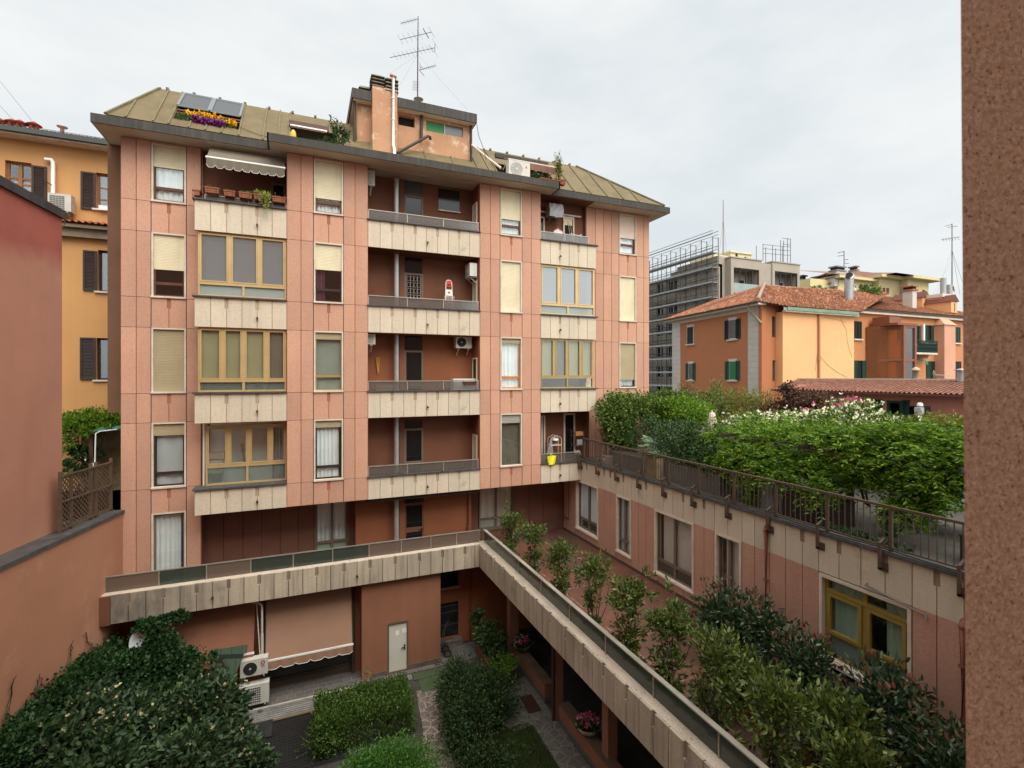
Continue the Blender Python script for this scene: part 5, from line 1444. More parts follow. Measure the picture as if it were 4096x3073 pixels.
mk("coping", mb, SLATE, wing)
for i, (yy, zt) in enumerate(((9.19, -3.85), (5.08, -4.4))):
    mb = MB(); mb.tube([(XW+.06, yy, zt+.0), (XW-.07, yy, zt), (XW-.09, yy, zt-.08), (XW-.09, yy, ZT)], .055, 10)
    for z in (zt-.1, -5.2, -6.2): mb.tube([(XW-.09, yy, z-.015), (XW-.09, yy, z+.015)], .064, 10)
    mk("downpipe", mb, COPPER, wing)
mb = MB(); a, b = AX(3462, 2340, XW-.06), AX(3702, 2462, XW-.06); mb.tube([a+Vector((.05,0,.02)), a, b, b+Vector((-.02,-.02,-.1))], .022, 8); mk("overflow_pipe", mb, surf("grey_conduit", (.24,.2,.18)), wing)

# railing round the roof garden
rl_ = empty("garden_railing", (XW+.1, 10, ZC), "long brown iron railing with angled brackets along the edge of the roof garden", "railing")
ZR = -2.67
mb = MB(); mb.bar((XW+.06, 18.46, ZR), (XW+.06, 1.0, ZR), .065, .05); mk("handrail", mb, RUST, rl_)
mb = MB(); mb.bar((XW+.06, 18.46, ZC+.14), (XW+.06, 1.0, ZC+.14), .035, .03); mk("lower_rail", mb, RUST, rl_)
yy = 18.36; posts = []
while yy > 1: posts.append(yy); yy -= 1.335
for yy in posts:
    mb = MB(); mb.box(XW+.03, XW+.09, yy-.03, yy+.03, ZC+.04, ZR-.025)
    mk("post", mb, RUST, rl_)
    yb = yy+.10
    mb = MB(); mb.bar((XW+.03, yb, ZC+.30), (XW-.13, yb, ZC+.22), .05, .06); mb.box(XW-.16, XW-.10, yb-.025, yb+.025, ZC-.30, ZC+.245)
    mb.box(XW-.16, XW-.0, yb-.025, yb+.025, ZC-.31, ZC-.26); mb.box(XW-.02, XW-.004, yb-.09, yb+.09, ZC-.36, ZC-.18)
    mk("bracket", mb, RUST, rl_)
mb = MB(); yy = 18.36; k = 0
while yy > 1.2:
    mb.box(XW+.052, XW+.068, yy-.008, yy+.008, ZC+.14, ZR-.02); yy -= 1.335/10
mk("baluster", mb, RUST, rl_, kind="stuff")
mb = MB(); mb.tube([(XW+.0, 18.2-.6*k, ZC+.10+.015*math.sin(k*1.7)) for k in range(28)], .014, 5); mk("garden_hose", mb, BLACKM, None, "thin black irrigation hose lying along the foot of the garden railing", "hose")

# ================================================================== courtyard
rngz = G
CONC = surf("dark_gravel_ground", (.035,.033,.028), (.02,.02,.018), 3, speck=.5, sps=40, spc=(.09,.085,.075), bump=.6, bs=40)
mb = MB(); mb.box(-300, 300, -200, 400, G-.5, G-.02); mk("ground", mb, surf("dark_earth_ground", (.06,.055,.045), (.04,.038,.03), 1.5, bump=.4, bs=20), kind="structure")
mb = MB(); mb.box(7.45, XW+.1, -2, 20.6, G-.02, G-.01); mk("portico_ground", mb, CONC, kind="structure")
def crazy(name, c1, c2, joint, scale, lo=.02, hi=.06):
    m, n, l, b = _mat(name)
    t = n.new("ShaderNodeTexCoord"); v = n.new("ShaderNodeTexVoronoi"); v.feature = 'DISTANCE_TO_EDGE'; v.inputs["Scale"].default_value = scale
    v2 = n.new("ShaderNodeTexVoronoi"); v2.inputs["Scale"].default_value = scale
    l.new(t.outputs["Object"], v.inputs["Vector"]); l.new(t.outputs["Object"], v2.inputs["Vector"])
    sp = n.new("ShaderNodeSeparateColor"); l.new(v2.outputs["Color"], sp.inputs[0])
    cc = ramp(n, l, sp.outputs[0], 0, 1, c1, c2)
    cc = mixc(n, l, ramp(n, l, noise(n, l, 9, 4), .4, .7), cc, tuple(x*.7 for x in c1))
    cc = mixc(n, l, ramp(n, l, v.outputs["Distance"], lo, hi, (1,1,1), (0,0,0)), cc, joint)
    l.new(cc, b.inputs["Base Color"]); b.inputs["Roughness"].default_value = .8
    bn = n.new("ShaderNodeBump"); bn.inputs["Strength"].default_value = .5; bn.inputs["Distance"].default_value = .02
    l.new(ramp(n, l, v.outputs["Distance"], 0, .08), bn.inputs["Height"]); l.new(bn.outputs["Normal"], b.inputs["Normal"])
    return m
FLAG = crazy("crazy_paving", (.13,.10,.085), (.20,.155,.13), (.30,.255,.205), 3.4)
FLAGG = crazy("grey_crazy_paving", (.11,.10,.085), (.17,.155,.13), (.20,.185,.155), 3.0, .015, .05)
SETT = tilefloor("stone_setts", (.13,.115,.10), (.10,.09,.08), (.27,.24,.20), .28, .22, .8, off=.5)
MAT_G = tilefloor("green_plastic_grid", (.055,.085,.035), (.045,.07,.03), (.085,.10,.055), .16, .11, .7)
def sheet(name, poly, z, mat, label=None, catn=None, kind=None, t=.01):
    mb = MB(); mb.prism(poly, z-t, z, 0, 'xy'); return mk(name, mb, mat, None, label, catn, None, kind)
def gz(pts, z=G): return [tuple(AZ(u, v, z).xy) for u, v in pts]
sheet("setts_strip", [(-1.9, 18.08), (6.7, 18.12), (6.7, 19.3), (-1.9, 19.2)], G+.012, SETT, kind="structure", t=.03)
mb = MB(); mb.box(-2.4, 1.7, 17.98, 18.07, G-.02, G+.045); mk("kerb", mb, surf("granite_kerb", (.40,.36,.30), (.28,.25,.21), 4), kind="structure")
sheet("flagstone_path", [(3.55, 17.0), (4.35, 17.0), (4.2, 15.2), (3.95, 13.0), (3.7, 11.0), (2.4, 11.0), (2.75, 13.0), (3.35, 15.0)], G+.006, FLAG, kind="structure", t=.02)
sheet("paved_walk", [(6.62, 16.3), (7.35, 16.3), (7.3, 11.0), (6.5, 11.0)], G+.008, FLAGG, kind="structure", t=.02)
sheet("paved_walk", [(4.9, 16.25), (6.615, 16.25), (6.615, 13.95), (5.9, 13.9)], G+.006, FLAGG, kind="structure", t=.02)
mb = MB()
for k in range(9): mb.box(7.12, 7.34, 13.95+.26*k, 14.18+.26*k, G, G+.016)
mk("edging_stones", mb, surf("grey_edging_stone", (.17,.155,.13), (.12,.11,.095), 5), kind="structure")
sheet("lawn", [(4.1, 16.0), (6.5, 14.0), (6.5, 9.5), (3.7, 9.5)], G-.004, surf("lawn_soil", (.03,.04,.012), (.02,.025,.01), 3), kind="structure", t=.015)
n = 9000
P = np.c_[rng.uniform(4.6, 6.48, n), rng.uniform(10.6, 14.1, n), np.full(n, G)]
leafmesh("grass", P, np.tile((0,0,1.), (n,1)), .09, GRASS, aspect=.12, rnd=.5, up=.6, kind="stuff")
DRK = surf("dark_rubber", (.022,.021,.021), (.035,.034,.033), 3, rough=.6)
dm = sheet("doormat", gz([(2078,2788),(2125,2776),(2166,2840),(2115,2854)], G+.03), G+.03, surf("dark_red_mat", (.055,.022,.016), rough=.95), "dark red-brown doormat on the paving beside the column", "doormat", t=.018)
sheet("green_mat", [(3.62, 18.02), (5.6, 18.0), (5.6, 17.62), (3.62, 17.62)], G+.02, MAT_G, "long green plastic grid mat in front of the white metal door", "mat", t=.02)
sheet("green_mat", [(3.75, 17.6), (5.5, 17.6), (5.4, 16.75), (3.72, 16.85)], G+.012, MAT_G, "broad faded green plastic mat between the two hedges", "mat", t=.02)
mb = MB(); mb.box(3.42, 3.58, 17.7, 18.0, G, G+.03)
for k in range(6): mb.box(3.43+.026*k, 3.445+.026*k, 17.72, 17.98, G+.03, G+.045)
mk("floor_drain", mb, STEEL, None, "small slotted metal drain beside the green mat", "drain")
# metal gratings over the light wells in front of the shop
def grating(name, x0, x1, y0, y1, z, label, st=.05, w=.008, mat=STEEL, h=.03):
    mb = MB()
    x = x0
    while x <= x1: mb.box(x-w/2, x+w/2, y0, y1, z-h, z); x += st
    y = y0
    while y <= y1: mb.box(x0, x1, y-w/2, y+w/2, z-h+.004, z-.004); y += st*1.8
    mb.frame = None
    mb.box(x0, x1, y0-.03, y0, z-h, z+.002); mb.box(x0, x1, y1, y1+.03, z-h, z+.002)
    return mk(name, mb, mat, None, label, "grating")
grating("light_well_grating", -2.2, 1.3, 17.30, 17.92, G+.03, "pale metal grating strip along the kerb in front of the shop window", .06)
grating("light_well_grating", -2.2, 1.2, 14.9, 17.22, G+.01, "dark open grating between flowering bush and box hedge", .07, .007, DRK)
mb = MB(); mb.box(-2.2, 1.3, 17.3, 17.95, G-.017, G-.011); mk("light_well", mb, surf("pale_concrete", (.36,.34,.30), (.22,.21,.19), 2), kind="structure"); mb = MB(); mb.box(-2.2, 1.2, 14.8, 17.28, G-.018, G-.012); mk("light_well", mb, ROOM, kind="structure")
mb = MB(); mb.prism([(-2.0, 17.3), (-.9, 17.3), (-.9, 16.5), (-2.0, 16.5)], G+.035, G+.05, 0, 'xy'); mk("rubber_mat", mb, DRK, None, "black rubber sheet lying on the gratings by the flowering bush", "mat")
mb = MB(); mb.box(-2.2, 1.2, 17.22, 17.30, G-.02, G+.04); mk("kerb", mb, surf("wooden_kerb", (.16,.11,.06)), kind="structure")

# ground floor under the terrace
gf = empty("ground_floor", (3, 19, G), "dark orange ground floor with shop front and service door under the terrace parapet", "building")
YG = 18.36
bx0, bx1 = XY(1447, YG), XY(1762, YG)
dxa, dxb = XY(1553, YG), XY(1631, YG)
ORAC = surf("courtyard_orange_plaster", (.27,.118,.066), (.23,.10,.058), .7, .35, .7, streak=(.34,.17,.11), stk=.3, sts=(2.2,2.2,.1), bump=.12, bs=25)
mb = MB()
hole_wall(mb, bx0, bx1, G, ZL+.02, YG, [(dxa, dxb, G-.1, AY(1630, 2481, YG).z)], .2)
mb.box(bx0, bx0+.1, YG+.2, 20.4, G, ZL); mb.box(bx1-.2, bx1, YG+.2, 20.4, G, ZL)
mk("utility_room_wall", mb, ORAC, gf)
mb = MB()
for k in range(4):
    a = dxb+.06+(bx1-dxb-.06)*k/4; b = a+(bx1-dxb-.06)/4-.012; mb.box(a, b+(.03 if k == 3 else 0), YG-.03, YG, G, G+.19)
mb.box(dxa-.55, dxa-.07, YG-.03, YG, G, G+.16)
mk("stone_plinth", mb, surf("brown_stone_plinth", (.15,.105,.085), (.10,.075,.065), 3, speck=.3), gf)
dz1 = AY(1630, 2484, YG).z
mb = MB(); mb.box(dxa, dxb, YG+.04, YG+.08, G+.03, dz1-.03); sd_ = mk("service_door", mb, surf("pale_grey_green_door", (.56,.555,.46), (.52,.51,.42), 1.5, rough=.5), gf, "pale grey-green metal door with two paper notices")
mb = MB(); mb.frame(dxa-.02, dxb+.02, G, dz1+.02, .045, YG-.012, YG+.09); mk("door_frame", mb, surf("brown_door_frame", (.12,.07,.05)), sd_)
mb = MB(); x = dxb-.11; zz = G+.86; mb.box(x-.025, x+.025, YG+.022, YG+.04, zz-.09, zz+.09); mb.bar((x, YG+.02, zz+.02), (x, YG-.02, zz+.02), .02); mb.bar((x+.01, YG-.02, zz+.02), (x-.13, YG-.02, zz+.0), .022); mk("handle", mb, BLACKM, sd_)
PAPER = surf("paper", (.74,.76,.76), rough=.9)
mb = MB(); mb.box(dxa+.27, dxa+.40, YG+.034, YG+.04, G+1.33, G+1.50); mk("paper_notice", mb, PAPER, sd_)
mb = MB(); mb.box(dxb-.21, dxb-.03, YG+.034, YG+.04, G+1.38, G+1.54)
mk("paper_notice", mb, surf("printed_paper", (.64,.66,.70), (.72,.74,.76), 30), sd_)
# recess right of the utility room
YD = 19.42
mb = MB()
w0, w1 = XY(1700, YD), XY(1834, YD)
hole_wall(mb, bx1-.3, 9.5, G, ZL+.02, YD, [(w0, w1, G+.3, AY(1834, 2404, YD).z), (w0, w1, AY(1834, 2346, YD).z, ZL)], .25)
DKOR = surf("recess_orange_plaster", (.30,.10,.045), (.24,.085,.042), .8, bump=.1)  # orange plaster of the recess and shop walls
mk("recess_wall", mb, DKOR, gf)
mb = MB(); mb.box(w0, w1, YD+.10, YD+.13, G+.3, AY(1834, 2404, YD).z+.02); gd = mk("glazed_door", mb, surf("dark_glazing", (.012,.013,.015), (.03,.032,.038), 2.5, rough=.15, spec=.6), gf)
mb = MB()
for z in (G+.75, G+1.25, G+1.5): mb.box(w0, w1, YD+.085, YD+.10, z, z+.07)
mk("door_rail", mb, surf("dark_grey_rail", (.045,.045,.05)), gd)
mb = MB(); mb.box(w0, w1, YD+.12, YD+.15, AY(1834, 2346, YD).z, ZL); mk("window_pane", mb, DARKGL, gf)
mb = MB(); mb.box(w0, w1+.05, YD-.04, YD+.1, AY(1834, 2346, YD).z-.03, AY(1834, 2346, YD).z+.012); mk("sill", mb, STONE, gf)
mb = MB(); mb.box(w0-.2, w1+.1, YD-.28, YD+.1, G, G+.24); mb.box(w0-.2, w1+.1, YD-.30, YD+.05, G+.24, G+.28); mk("doorstep", mb, surf("dark_stone_step", (.10,.085,.07), (.2,.18,.15), 3), gf)
x = XY(1879, YD-.06)
mb = MB(); mb.tube([(x, YD-.06, G), (x, YD-.06, ZL)], .04, 10); mb.tube([(x-.02, YD-.06, G+.88), (x-.02, YD-.06, G+1.0)], .06, 10); mk("downpipe", mb, COPPER, gf)
# shop front
YSH = 19.1
mb = MB()
mb.box(-6.5, -1.15, YSH, YSH+.2, G, ZL+.02); mb.box(1.62, bx0+.02, 19.0, 19.2, G, ZL+.02); mb.box(-1.15, 1.62, YSH, YSH+.15, G+2.3, ZL); 
mk("shop_wall", mb, DKOR, gf)
mb = MB(); mb.frame(-1.15, 1.62, G+.22, G+2.3, .08, YSH+.01, YSH+.09); mb.box(-1.07, 1.54, YSH, YSH+.09, G+.82, G+.92)
mb.box(-1.15, 1.62, YSH-.03, YSH+.16, G, G+.219); sf = mk("shop_window", mb, surf("dark_brown_frame", (.075,.055,.04)), gf)
mb = MB(); mb.box(-1.07, 1.54, YSH+.05, YSH+.056, G+.92, G+2.2); mk("pane", mb, GLASS, sf)
mb = MB(); mb.box(-1.07, 1.54, YSH+.04, YSH+.046, G+.3, G+.82); mk("lower_pane", mb, DARKGL, sf)
for k, (a, b, m_) in enumerate(((-1.0, -.45, surf("blue_grey_panel", (.10,.11,.13))), (-.4, .05, WARD), (.12, .52, WARD), (.56, 1.0, surf("dark_red_panel", (.16,.02,.018))), (1.03, 1.28, surf("dark_red_panel2", (.20,.025,.02))), (1.3, 1.52, surf("slate_blue_panel", (.12,.13,.16))))):
    mb = MB(); mb.box(a, b, YSH+.10, YSH+.12, G+.9, G+2.2); mk("inner_panel", mb, m_, sf)
mb = MB(); mb.box(1.60, 1.72, 18.9, 19.0, G, ZL+.02); mb.box(-1.28, -1.16, 18.98, 19.08, G, ZL+.02); mk("shop_post", mb, surf("dark_post", (.07,.05,.042)), gf)
AWN = surf("terracotta_awning_fabric", (.31,.18,.12), (.26,.15,.097), .7, .35, .68, streak=(.30,.21,.12), stk=.3, sts=(.5,.5,4), rough=.95)
AWN2 = surf("faded_red_awning_fabric", (.26,.115,.068), (.21,.09,.056), .7, rough=.95)
ax0, ax1 = XY(1060, 18.30), XY(1411, 18.30)
zf_ = AY(1235, 2612, 18.30).z
aw1 = cassette_awning("shop_awning", "large terracotta awning with white bar and wavy valance over the shop window", ax0, ax1, 18.95, ZL-.32+.05, 18.30, zf_, AWN, val=.26, n=6, arms=False)
for x in (ax0, ax1):
    mb = MB(); mb.bar((x, 18.97, ZL-.3), (x, 18.32, zf_+.02), .03); mb.box(x-.04, x+.04, 18.9, 19.0, ZL-.36, ZL-.2); mk("side_arm", mb, surf("dark_arm", (.05,.045,.04)), aw1)
bx_ = XY(1014, 18.35)
aw2 = cassette_awning("shop_awning", "faded red awning mostly hidden by ivy left of the shop window", -4.6, bx_, 18.95, ZL-.33, 18.35, AY(1014, 2612, 18.35).z, AWN2, val=.22, n=8, arms=False)
mb = MB(); mb.bar((bx_+.03, 18.97, ZL-.2), (bx_+.2, 18.4, AY(1050, 2650, 18.4).z), .025); mb.box(bx_-.02, bx_+.08, 18.85, 18.98, ZL-.36, ZL-.16); mk("side_arm", mb, WHITEP, aw2)
mb = MB()
P = [AY(1003, 2410, 18.6), AY(1035, 2412, 18.5), AY(1048, 2424, 18.45), AY(1048, 2535, 18.45), AY(1049, 2640, 18.45)]
mb.tube(P, .035, 8); mb.tube([P[3], P[4]], .048, 8)
mk("white_conduit", mb, surf("grey_white_conduit", (.50,.47,.40)), None, "white conduit bending down from the parapet to the stacked air conditioners", "pipe")
for k in range(3):
    c = AY([1181, 1296, 862][k], [2389, 2369, 2440][k], 18.5); mb = MB(); mb.box(c.x-.09, c.x+.09, 18.4, 18.6, ZL-.06, ZL-.03)
    if k < 2: mk("soffit_lamp", mb, STEEL, None, ["left small soffit lamp under the parapet above the shop awning", "right small soffit lamp under the parapet above the shop awning"][k], "lamp", "soffit lamps")
ua = XY(961, 18.15)
acs = ac_unit("white air conditioner with black fan and red badge, upper of the courtyard pair", ua, 18.1, AY(1000, 2707, 18.1).z, .80, .50, .3, style="darkfan", brk=True)
ez = AY(1000, 2707, 18.1).z
mb = MB(); mb.disc((ua+.66, 18.09, ez+.39), (0,1,0), .062, .01, 18); bdg = mk("round_badge", mb, surf("crimson_badge", (.40,.015,.05)), acs)
mb = MB(); mb.tube([(ua+.66+.036*math.cos(t*.45+1.2), 18.083, ez+.39+.036*math.sin(t*.45+1.2)) for t in range(12)], .004, 4, cap=False); mb.box(ua+.654, ua+.661, 18.08, 18.085, ez+.37, ez+.41); mb.box(ua+.654, ua+.68, 18.08, 18.085, ez+.37, ez+.376); mb.disc((ua+.642, 18.083, ez+.402), (0,1,0), .006, .004, 8)
mk("badge_sign", mb, WHITEP, bdg)
text_obj("lettering", "LG", .085, Matrix.Translation((ua+.66, 18.094, ez+.27)) @ Matrix.Rotation(R(90), 4, 'X'), surf("badge_grey", (.12,.08,.09)), acs)
ac_unit("weathered beige air conditioner, lower of the courtyard pair", XY(957, 18.1), 18.05, G+.18, .86, .62, .32, style="grille", brk=True)
# dish, shingle roof
c = AY(579, 2566, 17.95)
ds_ = empty("satellite_dish", c, "large white satellite dish half covered by ivy under the parapet", "satellite dish")
mb = MB(Matrix.Translation(c) @ Matrix.Rotation(R(-14), 4, 'Z') @ Matrix.Rotation(R(72), 4, 'X'))
mb.lathe([(0,-.10),(.15,-.088),(.3,-.05),(.42,0),(.43,.004),(.42,.006),(.3,-.04),(0,-.09)], (0,0,0), 28)
mk("reflector", mb, surf("dish_white", (.62,.66,.68), (.45,.55,.62), 3), ds_)
mb = MB(); mb.tube([c+Vector((0,.1,0)), c+Vector((0,.4,-.1)), c+Vector((0,.4,-.7))], .025, 8); mk("mount", mb, STEEL, ds_)
SH = MB()
qa, qb, qc, qd = AY(838, 2603, 18.35), AY(991, 2578, 18.35), AY(928, 2730, 17.55), AY(800, 2760, 17.55)
SH.slab([qd, qc, qb, qa], -.04)
def shingle(name):
    m, n, l, b = _mat(name)
    t = n.new("ShaderNodeTexCoord"); br = n.new("ShaderNodeTexBrick"); mpn = n.new("ShaderNodeMapping")
    mpn.inputs["Rotation"].default_value = (R(42), 0, 0)
    br.inputs["Scale"].default_value = 1; br.inputs["Brick Width"].default_value = .3; br.inputs["Row Height"].default_value = .13; br.inputs["Mortar Size"].default_value = .008
    br.inputs["Color1"].default_value = (.030,.050,.030,1); br.inputs["Color2"].default_value = (.040,.065,.038,1); br.inputs["Mortar"].default_value = (.008,.011,.008,1)
    l.new(t.outputs["Object"], mpn.inputs["Vector"]); l.new(mpn.outputs["Vector"], br.inputs["Vector"]); l.new(br.outputs["Color"], b.inputs["Base Color"]); b.inputs["Roughness"].default_value = .95
    return m
shd = empty("shingle_shed", ((qa.x+qc.x)/2, 17.9, G), "small shed with a sloping green shingle roof beside the air conditioners", "shed")
mk("shingle_roof", SH, shingle("green_shingle"), shd)
mb = MB(); mb.box(qd.x+.1, qc.x-.1, 17.75, 18.3, G, qd.z-.06); mk("shed_wall", mb, DRK, shd)

# columns, low walls, flower bowls, planter trough, hand truck
def column(x, y, label, w=.24, pipe=False):
    c = empty("portico_column", (x+w/2, y+w/2, G), label, "column", "columns carrying the terrace")
    mb = MB(); mb.box(x, x+w, y, y+w, G, ZL+.3); mk("shaft", mb, surf("brown_pink_column", (.30,.145,.095), (.25,.12,.08), 1.2), c)
    if pipe: mb = MB(); mb.tube([(x-.07, y+.05, G), (x-.07, y+.05, ZL+.2)], .055, 10); mk("downpipe", mb, surf("dark_brown_pipe", (.075,.04,.028)), c)
column(7.3, 13.85, "brown column with a downpipe, middle one under the terrace arm", .26, True)
column(7.5, 11.25, "brown-pink column at the bottom edge of the view under the terrace arm", .30)
column(7.3, 17.6, "shaded brown column at the inner corner under the terrace", .34)
def low_wall(y0, y1, label, z=.55):
    w = empty("low_wall", (7.55, (y0+y1)/2, G), label, "low wall", "low walls under the terrace arm")
    mb = MB(); mb.box(7.36, 7.70, y0, y1, G+.16, G+z, 0); mk("wall_body", mb, surf("brown_orange_low_wall", (.27,.12,.075), (.22,.10,.065), 1), w)
    mb = MB(); mb.box(7.345, 7.715, y0-.012, y1+.012, G, G+.158); mk("plinth", mb, surf("grey_plinth", (.12,.11,.095), (.085,.08,.07), 3), w)
    mb = MB(); mb.box(7.355, 7.705, y0-.005, y1+.005, G+z+.001, G+z+.03); mk("cap", mb, surf("brown_wall_cap", (.13,.085,.055), (.09,.06,.04), 2), w)
low_wall(14.75, 17.55, "low brown wall carrying the far pink flower bowl")
low_wall(9.5, 13.75, "low brown wall carrying the near pink flower bowl")
def bowl(c, label, r=.33):
    b = empty("flower_bowl", c, label, "flower bowl", "cyclamen bowls on the low walls")
    mb = MB(); mb.lathe([(0,0),(r*.42,0),(r*.75,.07),(r*.97,.19),(r,.22),(r*.96,.225),(r*.9,.2)], c, 26); mk("bowl", mb, surf("cream_bowl", (.50,.48,.40), (.42,.40,.33), 3), b)
    P, N = blob((c[0], c[1], c[2]+.24), (r*.95, r*.95, .17), 420, shell=.5)
    leafmesh("leaves", P, N, .09, L_DKGR, b, aspect=.8, up=.6)
    t = rng.uniform(0, 6.28, 70); q = np.sqrt(rng.uniform(0, 1, 70))*r*.85
    flowers("blossoms", np.c_[c[0]+q*np.cos(t), c[1]+q*np.sin(t), c[2]+.42+rng.normal(0, .05, 70)-q*.25], .055, F_CYC, b, 5)
c = AZ(2066, 2605, G+.58); bowl((7.54, c.y, G+.58), "white bowl of pink cyclamen on the far low wall")
c = AZ(2303, 2945, G+.58); bowl((7.54, c.y, G+.58), "bowl of pink and white cyclamen on the near low wall", .36)
mb = MB(); 
tr = empty("planter_trough", (6.35, 17.4, G), "long terracotta planter trough with glossy shrubs by the entrance corner", "planter")
mb.box(6.15, 6.55, 16.7, 18.3, G+.02, G+.42); mb.box(6.12, 6.58, 16.67, 18.33, G+.36, G+.44); mk("trough", mb, surf("brown_trough", (.20,.09,.05), (.15,.07,.04), 3), tr)
P, N = cat(blob((6.35, 17.35, G+1.05), (.5, .75, .62), 1500, shell=.45), blob((6.2, 18.3, G+1.35), (.3, .35, .5), 420, shell=.4), blob((6.5, 16.7, G+.6), (.35, .4, .4), 420, shell=.4))
leafmesh("foliage", P, N, .11, L_DKGR, tr, aspect=.45)
mb = MB(); stems(mb, (6.35, 17.4, G+.4), [(6.2, 17.1, G+1.3), (6.4, 17.8, G+1.4), (6.2, 18.3, G+1.6), (6.5, 17.0, G+1.2)]); mk("stem", mb, BARK, tr)
fn = empty("fern", (6.42, 16.15, G), "bright yellow-green arching fern at the near end of the planter trough", "fern")
PP, NN = [], []
for k in range(38):
    a = rng.uniform(0, 6.28); h = rng.uniform(.5, 1.0); o = rng.uniform(.3, .6)
    for s in np.linspace(.15, 1, 22):
        for sg in (-1, 1):
            PP.append((6.42+o*s*math.cos(a), 16.15+o*s*math.sin(a), G+h*(1.6*s-.75*s*s)+.1)); NN.append((-math.sin(a)*sg+.4*math.cos(a), math.cos(a)*sg+.4*math.sin(a), .1))
leafmesh("fronds", PP, NN, .12, L_FERN, fn, aspect=.2, rnd=.12, up=0)
grating("floor_grating", 5.55, 6.15, 18.25, 19.1, G+.035, "small steel floor grating by the glazed entrance door", .04)
c = AZ(1792, 2630, G); 
ht = empty("hand_truck", (c.x, c.y, G), "rusty two-wheeled hand truck parked by the orange wall corner", "hand truck")
hx, hy = c.x-.03, c.y+.05
mb = MB()
for s in (0, .24): mb.tube([(hx-.1+s*.5, hy+s, G+.05), (hx-.16+s*.5, hy+.05+s, G+.9), (hx-.02+s*.5, hy+.1+s, G+1.15), (hx+.08+s*.5, hy+.1+s, G+1.2)], .014, 6)
for z in (.25, .55, .8): mb.tube([(hx-.12, hy+.02, G+z), (hx, hy+.26, G+z)], .012, 6)
mb.box(hx-.1, hx+.1, hy+.02, hy+.26, G+.02, G+.035)
mk("frame", mb, surf("rusty_frame", (.07,.045,.035)), ht)
for s in (-.06, .30):
    mb = MB(); mb.disc((hx+.02, hy+s, G+.15), (.25,1,0), .15, .06, 20, 0); mb.disc((hx+.02, hy+s, G+.15), (.25,1,0), .085, .068, 16, 1); mb.disc((hx+.02, hy+s, G+.15), (.25,1,0), .03, .08, 10, 0); mk("wheel", mb, [surf("black_tyre", (.02,.02,.02)), surf("brown_hub", (.14,.09,.06))], ht)

# ---- hedges and bushes of the courtyard
def hedge(name, label, P, N, size, mat, base, cat_="hedge", **kw):
    h = empty(name, base, label, cat_)
    leafmesh("foliage", P, N, size, mat, h, **kw)
    mb = MB(); stems(mb, base, [tuple(np.array(base)+np.array((rng.normal(0,.5), rng.normal(0,.4), rng.uniform(.5,.9)))) for _ in range(8)], .02, .008); mk("stem", mb, BARK, h)
    return h
P, N = cat(boxblob(.35, 3.05, 15.0, 16.55, G+.05, G+.92, 13000, .08), blob((1.9, 16.2, G+.75), (.7, .55, .42), 1500, shell=.5, lump=.4), blob((.6, 15.3, G+.6), (.5, .7, .55), 1500, shell=.5, lump=.4))
n_ = 700; Pw = np.c_[rng.uniform(.3, 3.1, n_), rng.uniform(15., 16.5, n_), np.full(n_, G+.9)]; Pw = np.concatenate([Pw + np.array([0,0,.045])*k + rng.normal(0,.02,Pw.shape) for k in range(5)]); P = np.concatenate([P, Pw]); N = np.concatenate([N, np.tile((0,0,.8), (len(Pw),1))])
hedge("box_hedge", "feathery green box hedge between gratings and flagstone path", P, N, .075, L_BOX, (2.4, 15.8, G))
P, N = cat(blob((2.1, 13.3, G+.45), (1.2, .8, .5), 7500, shell=.8, lump=.10), blob((1.3, 13.0, G+.35), (.8, .7, .45), 2200, shell=.8, lump=.1))
hedge("round_hedge", "clipped bright green rounded hedge at the bottom edge of the courtyard", P, N, .07, L_BRIGHT, (2.3, 13.3, G))
P, N = cat(blob((4.75, 16.3, G+.6), (.5, .5, .62), 2200, shell=.6, lump=.25), blob((5.0, 15.6, G+.55), (.75, .7, .65), 3400, shell=.6, lump=.25))
hedge("dark_bush", "tall feathery dark green bush right of the flagstone path", P, N, .10, L_DARKB, (4.9, 16.1, G), "bush", aspect=.26)
P, N = cat(blob((5.35, 14.75, G+.6), (.95, .85, .8), 5200, shell=.6, lump=.25), blob((4.6, 14.2, G+.5), (.8, .8, .7), 3600, shell=.6, lump=.25), blob((4.4, 15.2, G+.5), (.5, .6, .7), 1800, shell=.6))
hedge("dark_bush", "broad low mixed green bush in front of the doormat paving", P, N, .085, L_BOX if False else L_DARKB, (5.0, 14.6, G), "bush")
P, N = cat(blob((4.5, 12.9, G+.3), (.9, .8, .45), 2600, shell=.6, lump=.3), blob((4.05, 14.0, G+.45), (.35, .8, .55), 1500, shell=.6))
hedge("dark_bush", "dark ground-hugging bush at the bottom edge left of the lawn", P, N, .08, L_DARKB, (4.4, 13.1, G), "bush")

# big viburnum bottom left and the ivy above it
def at_(u, v, d): return AD(u, v, d)
vb = empty("viburnum_shrub", (-2.9, 13.0, G), "huge dark green shrub dotted with cream flower heads in the bottom left corner", "shrub")
bl_ = []
for (u, v, d, r, n) in ((560, 2950, 13.0, 1.15, 2300), (800, 2860, 13.8, 1.0, 1800), (330, 2960, 12.0, 1.05, 1900), (620, 2780, 14.6, .85, 1300), (880, 3000, 13.2, .75, 1100), (120, 3040, 11.2, .9, 1500), (400, 3120, 11.2, 1.0, 1300), (750, 3080, 12.0, .95, 1300), (1010, 3060, 12.6, .5, 600), (910, 2830, 14.2, .45, 500)):
    c = at_(u, v, d); bl_.append(blob(c, (r, r, r*.85), n, shell=.72, lump=.12, clump=.3))
P, N = cat(*bl_)
leafmesh("foliage", P, N, .165, L_VIB, vb, aspect=.5, rnd=.55, up=-.1)
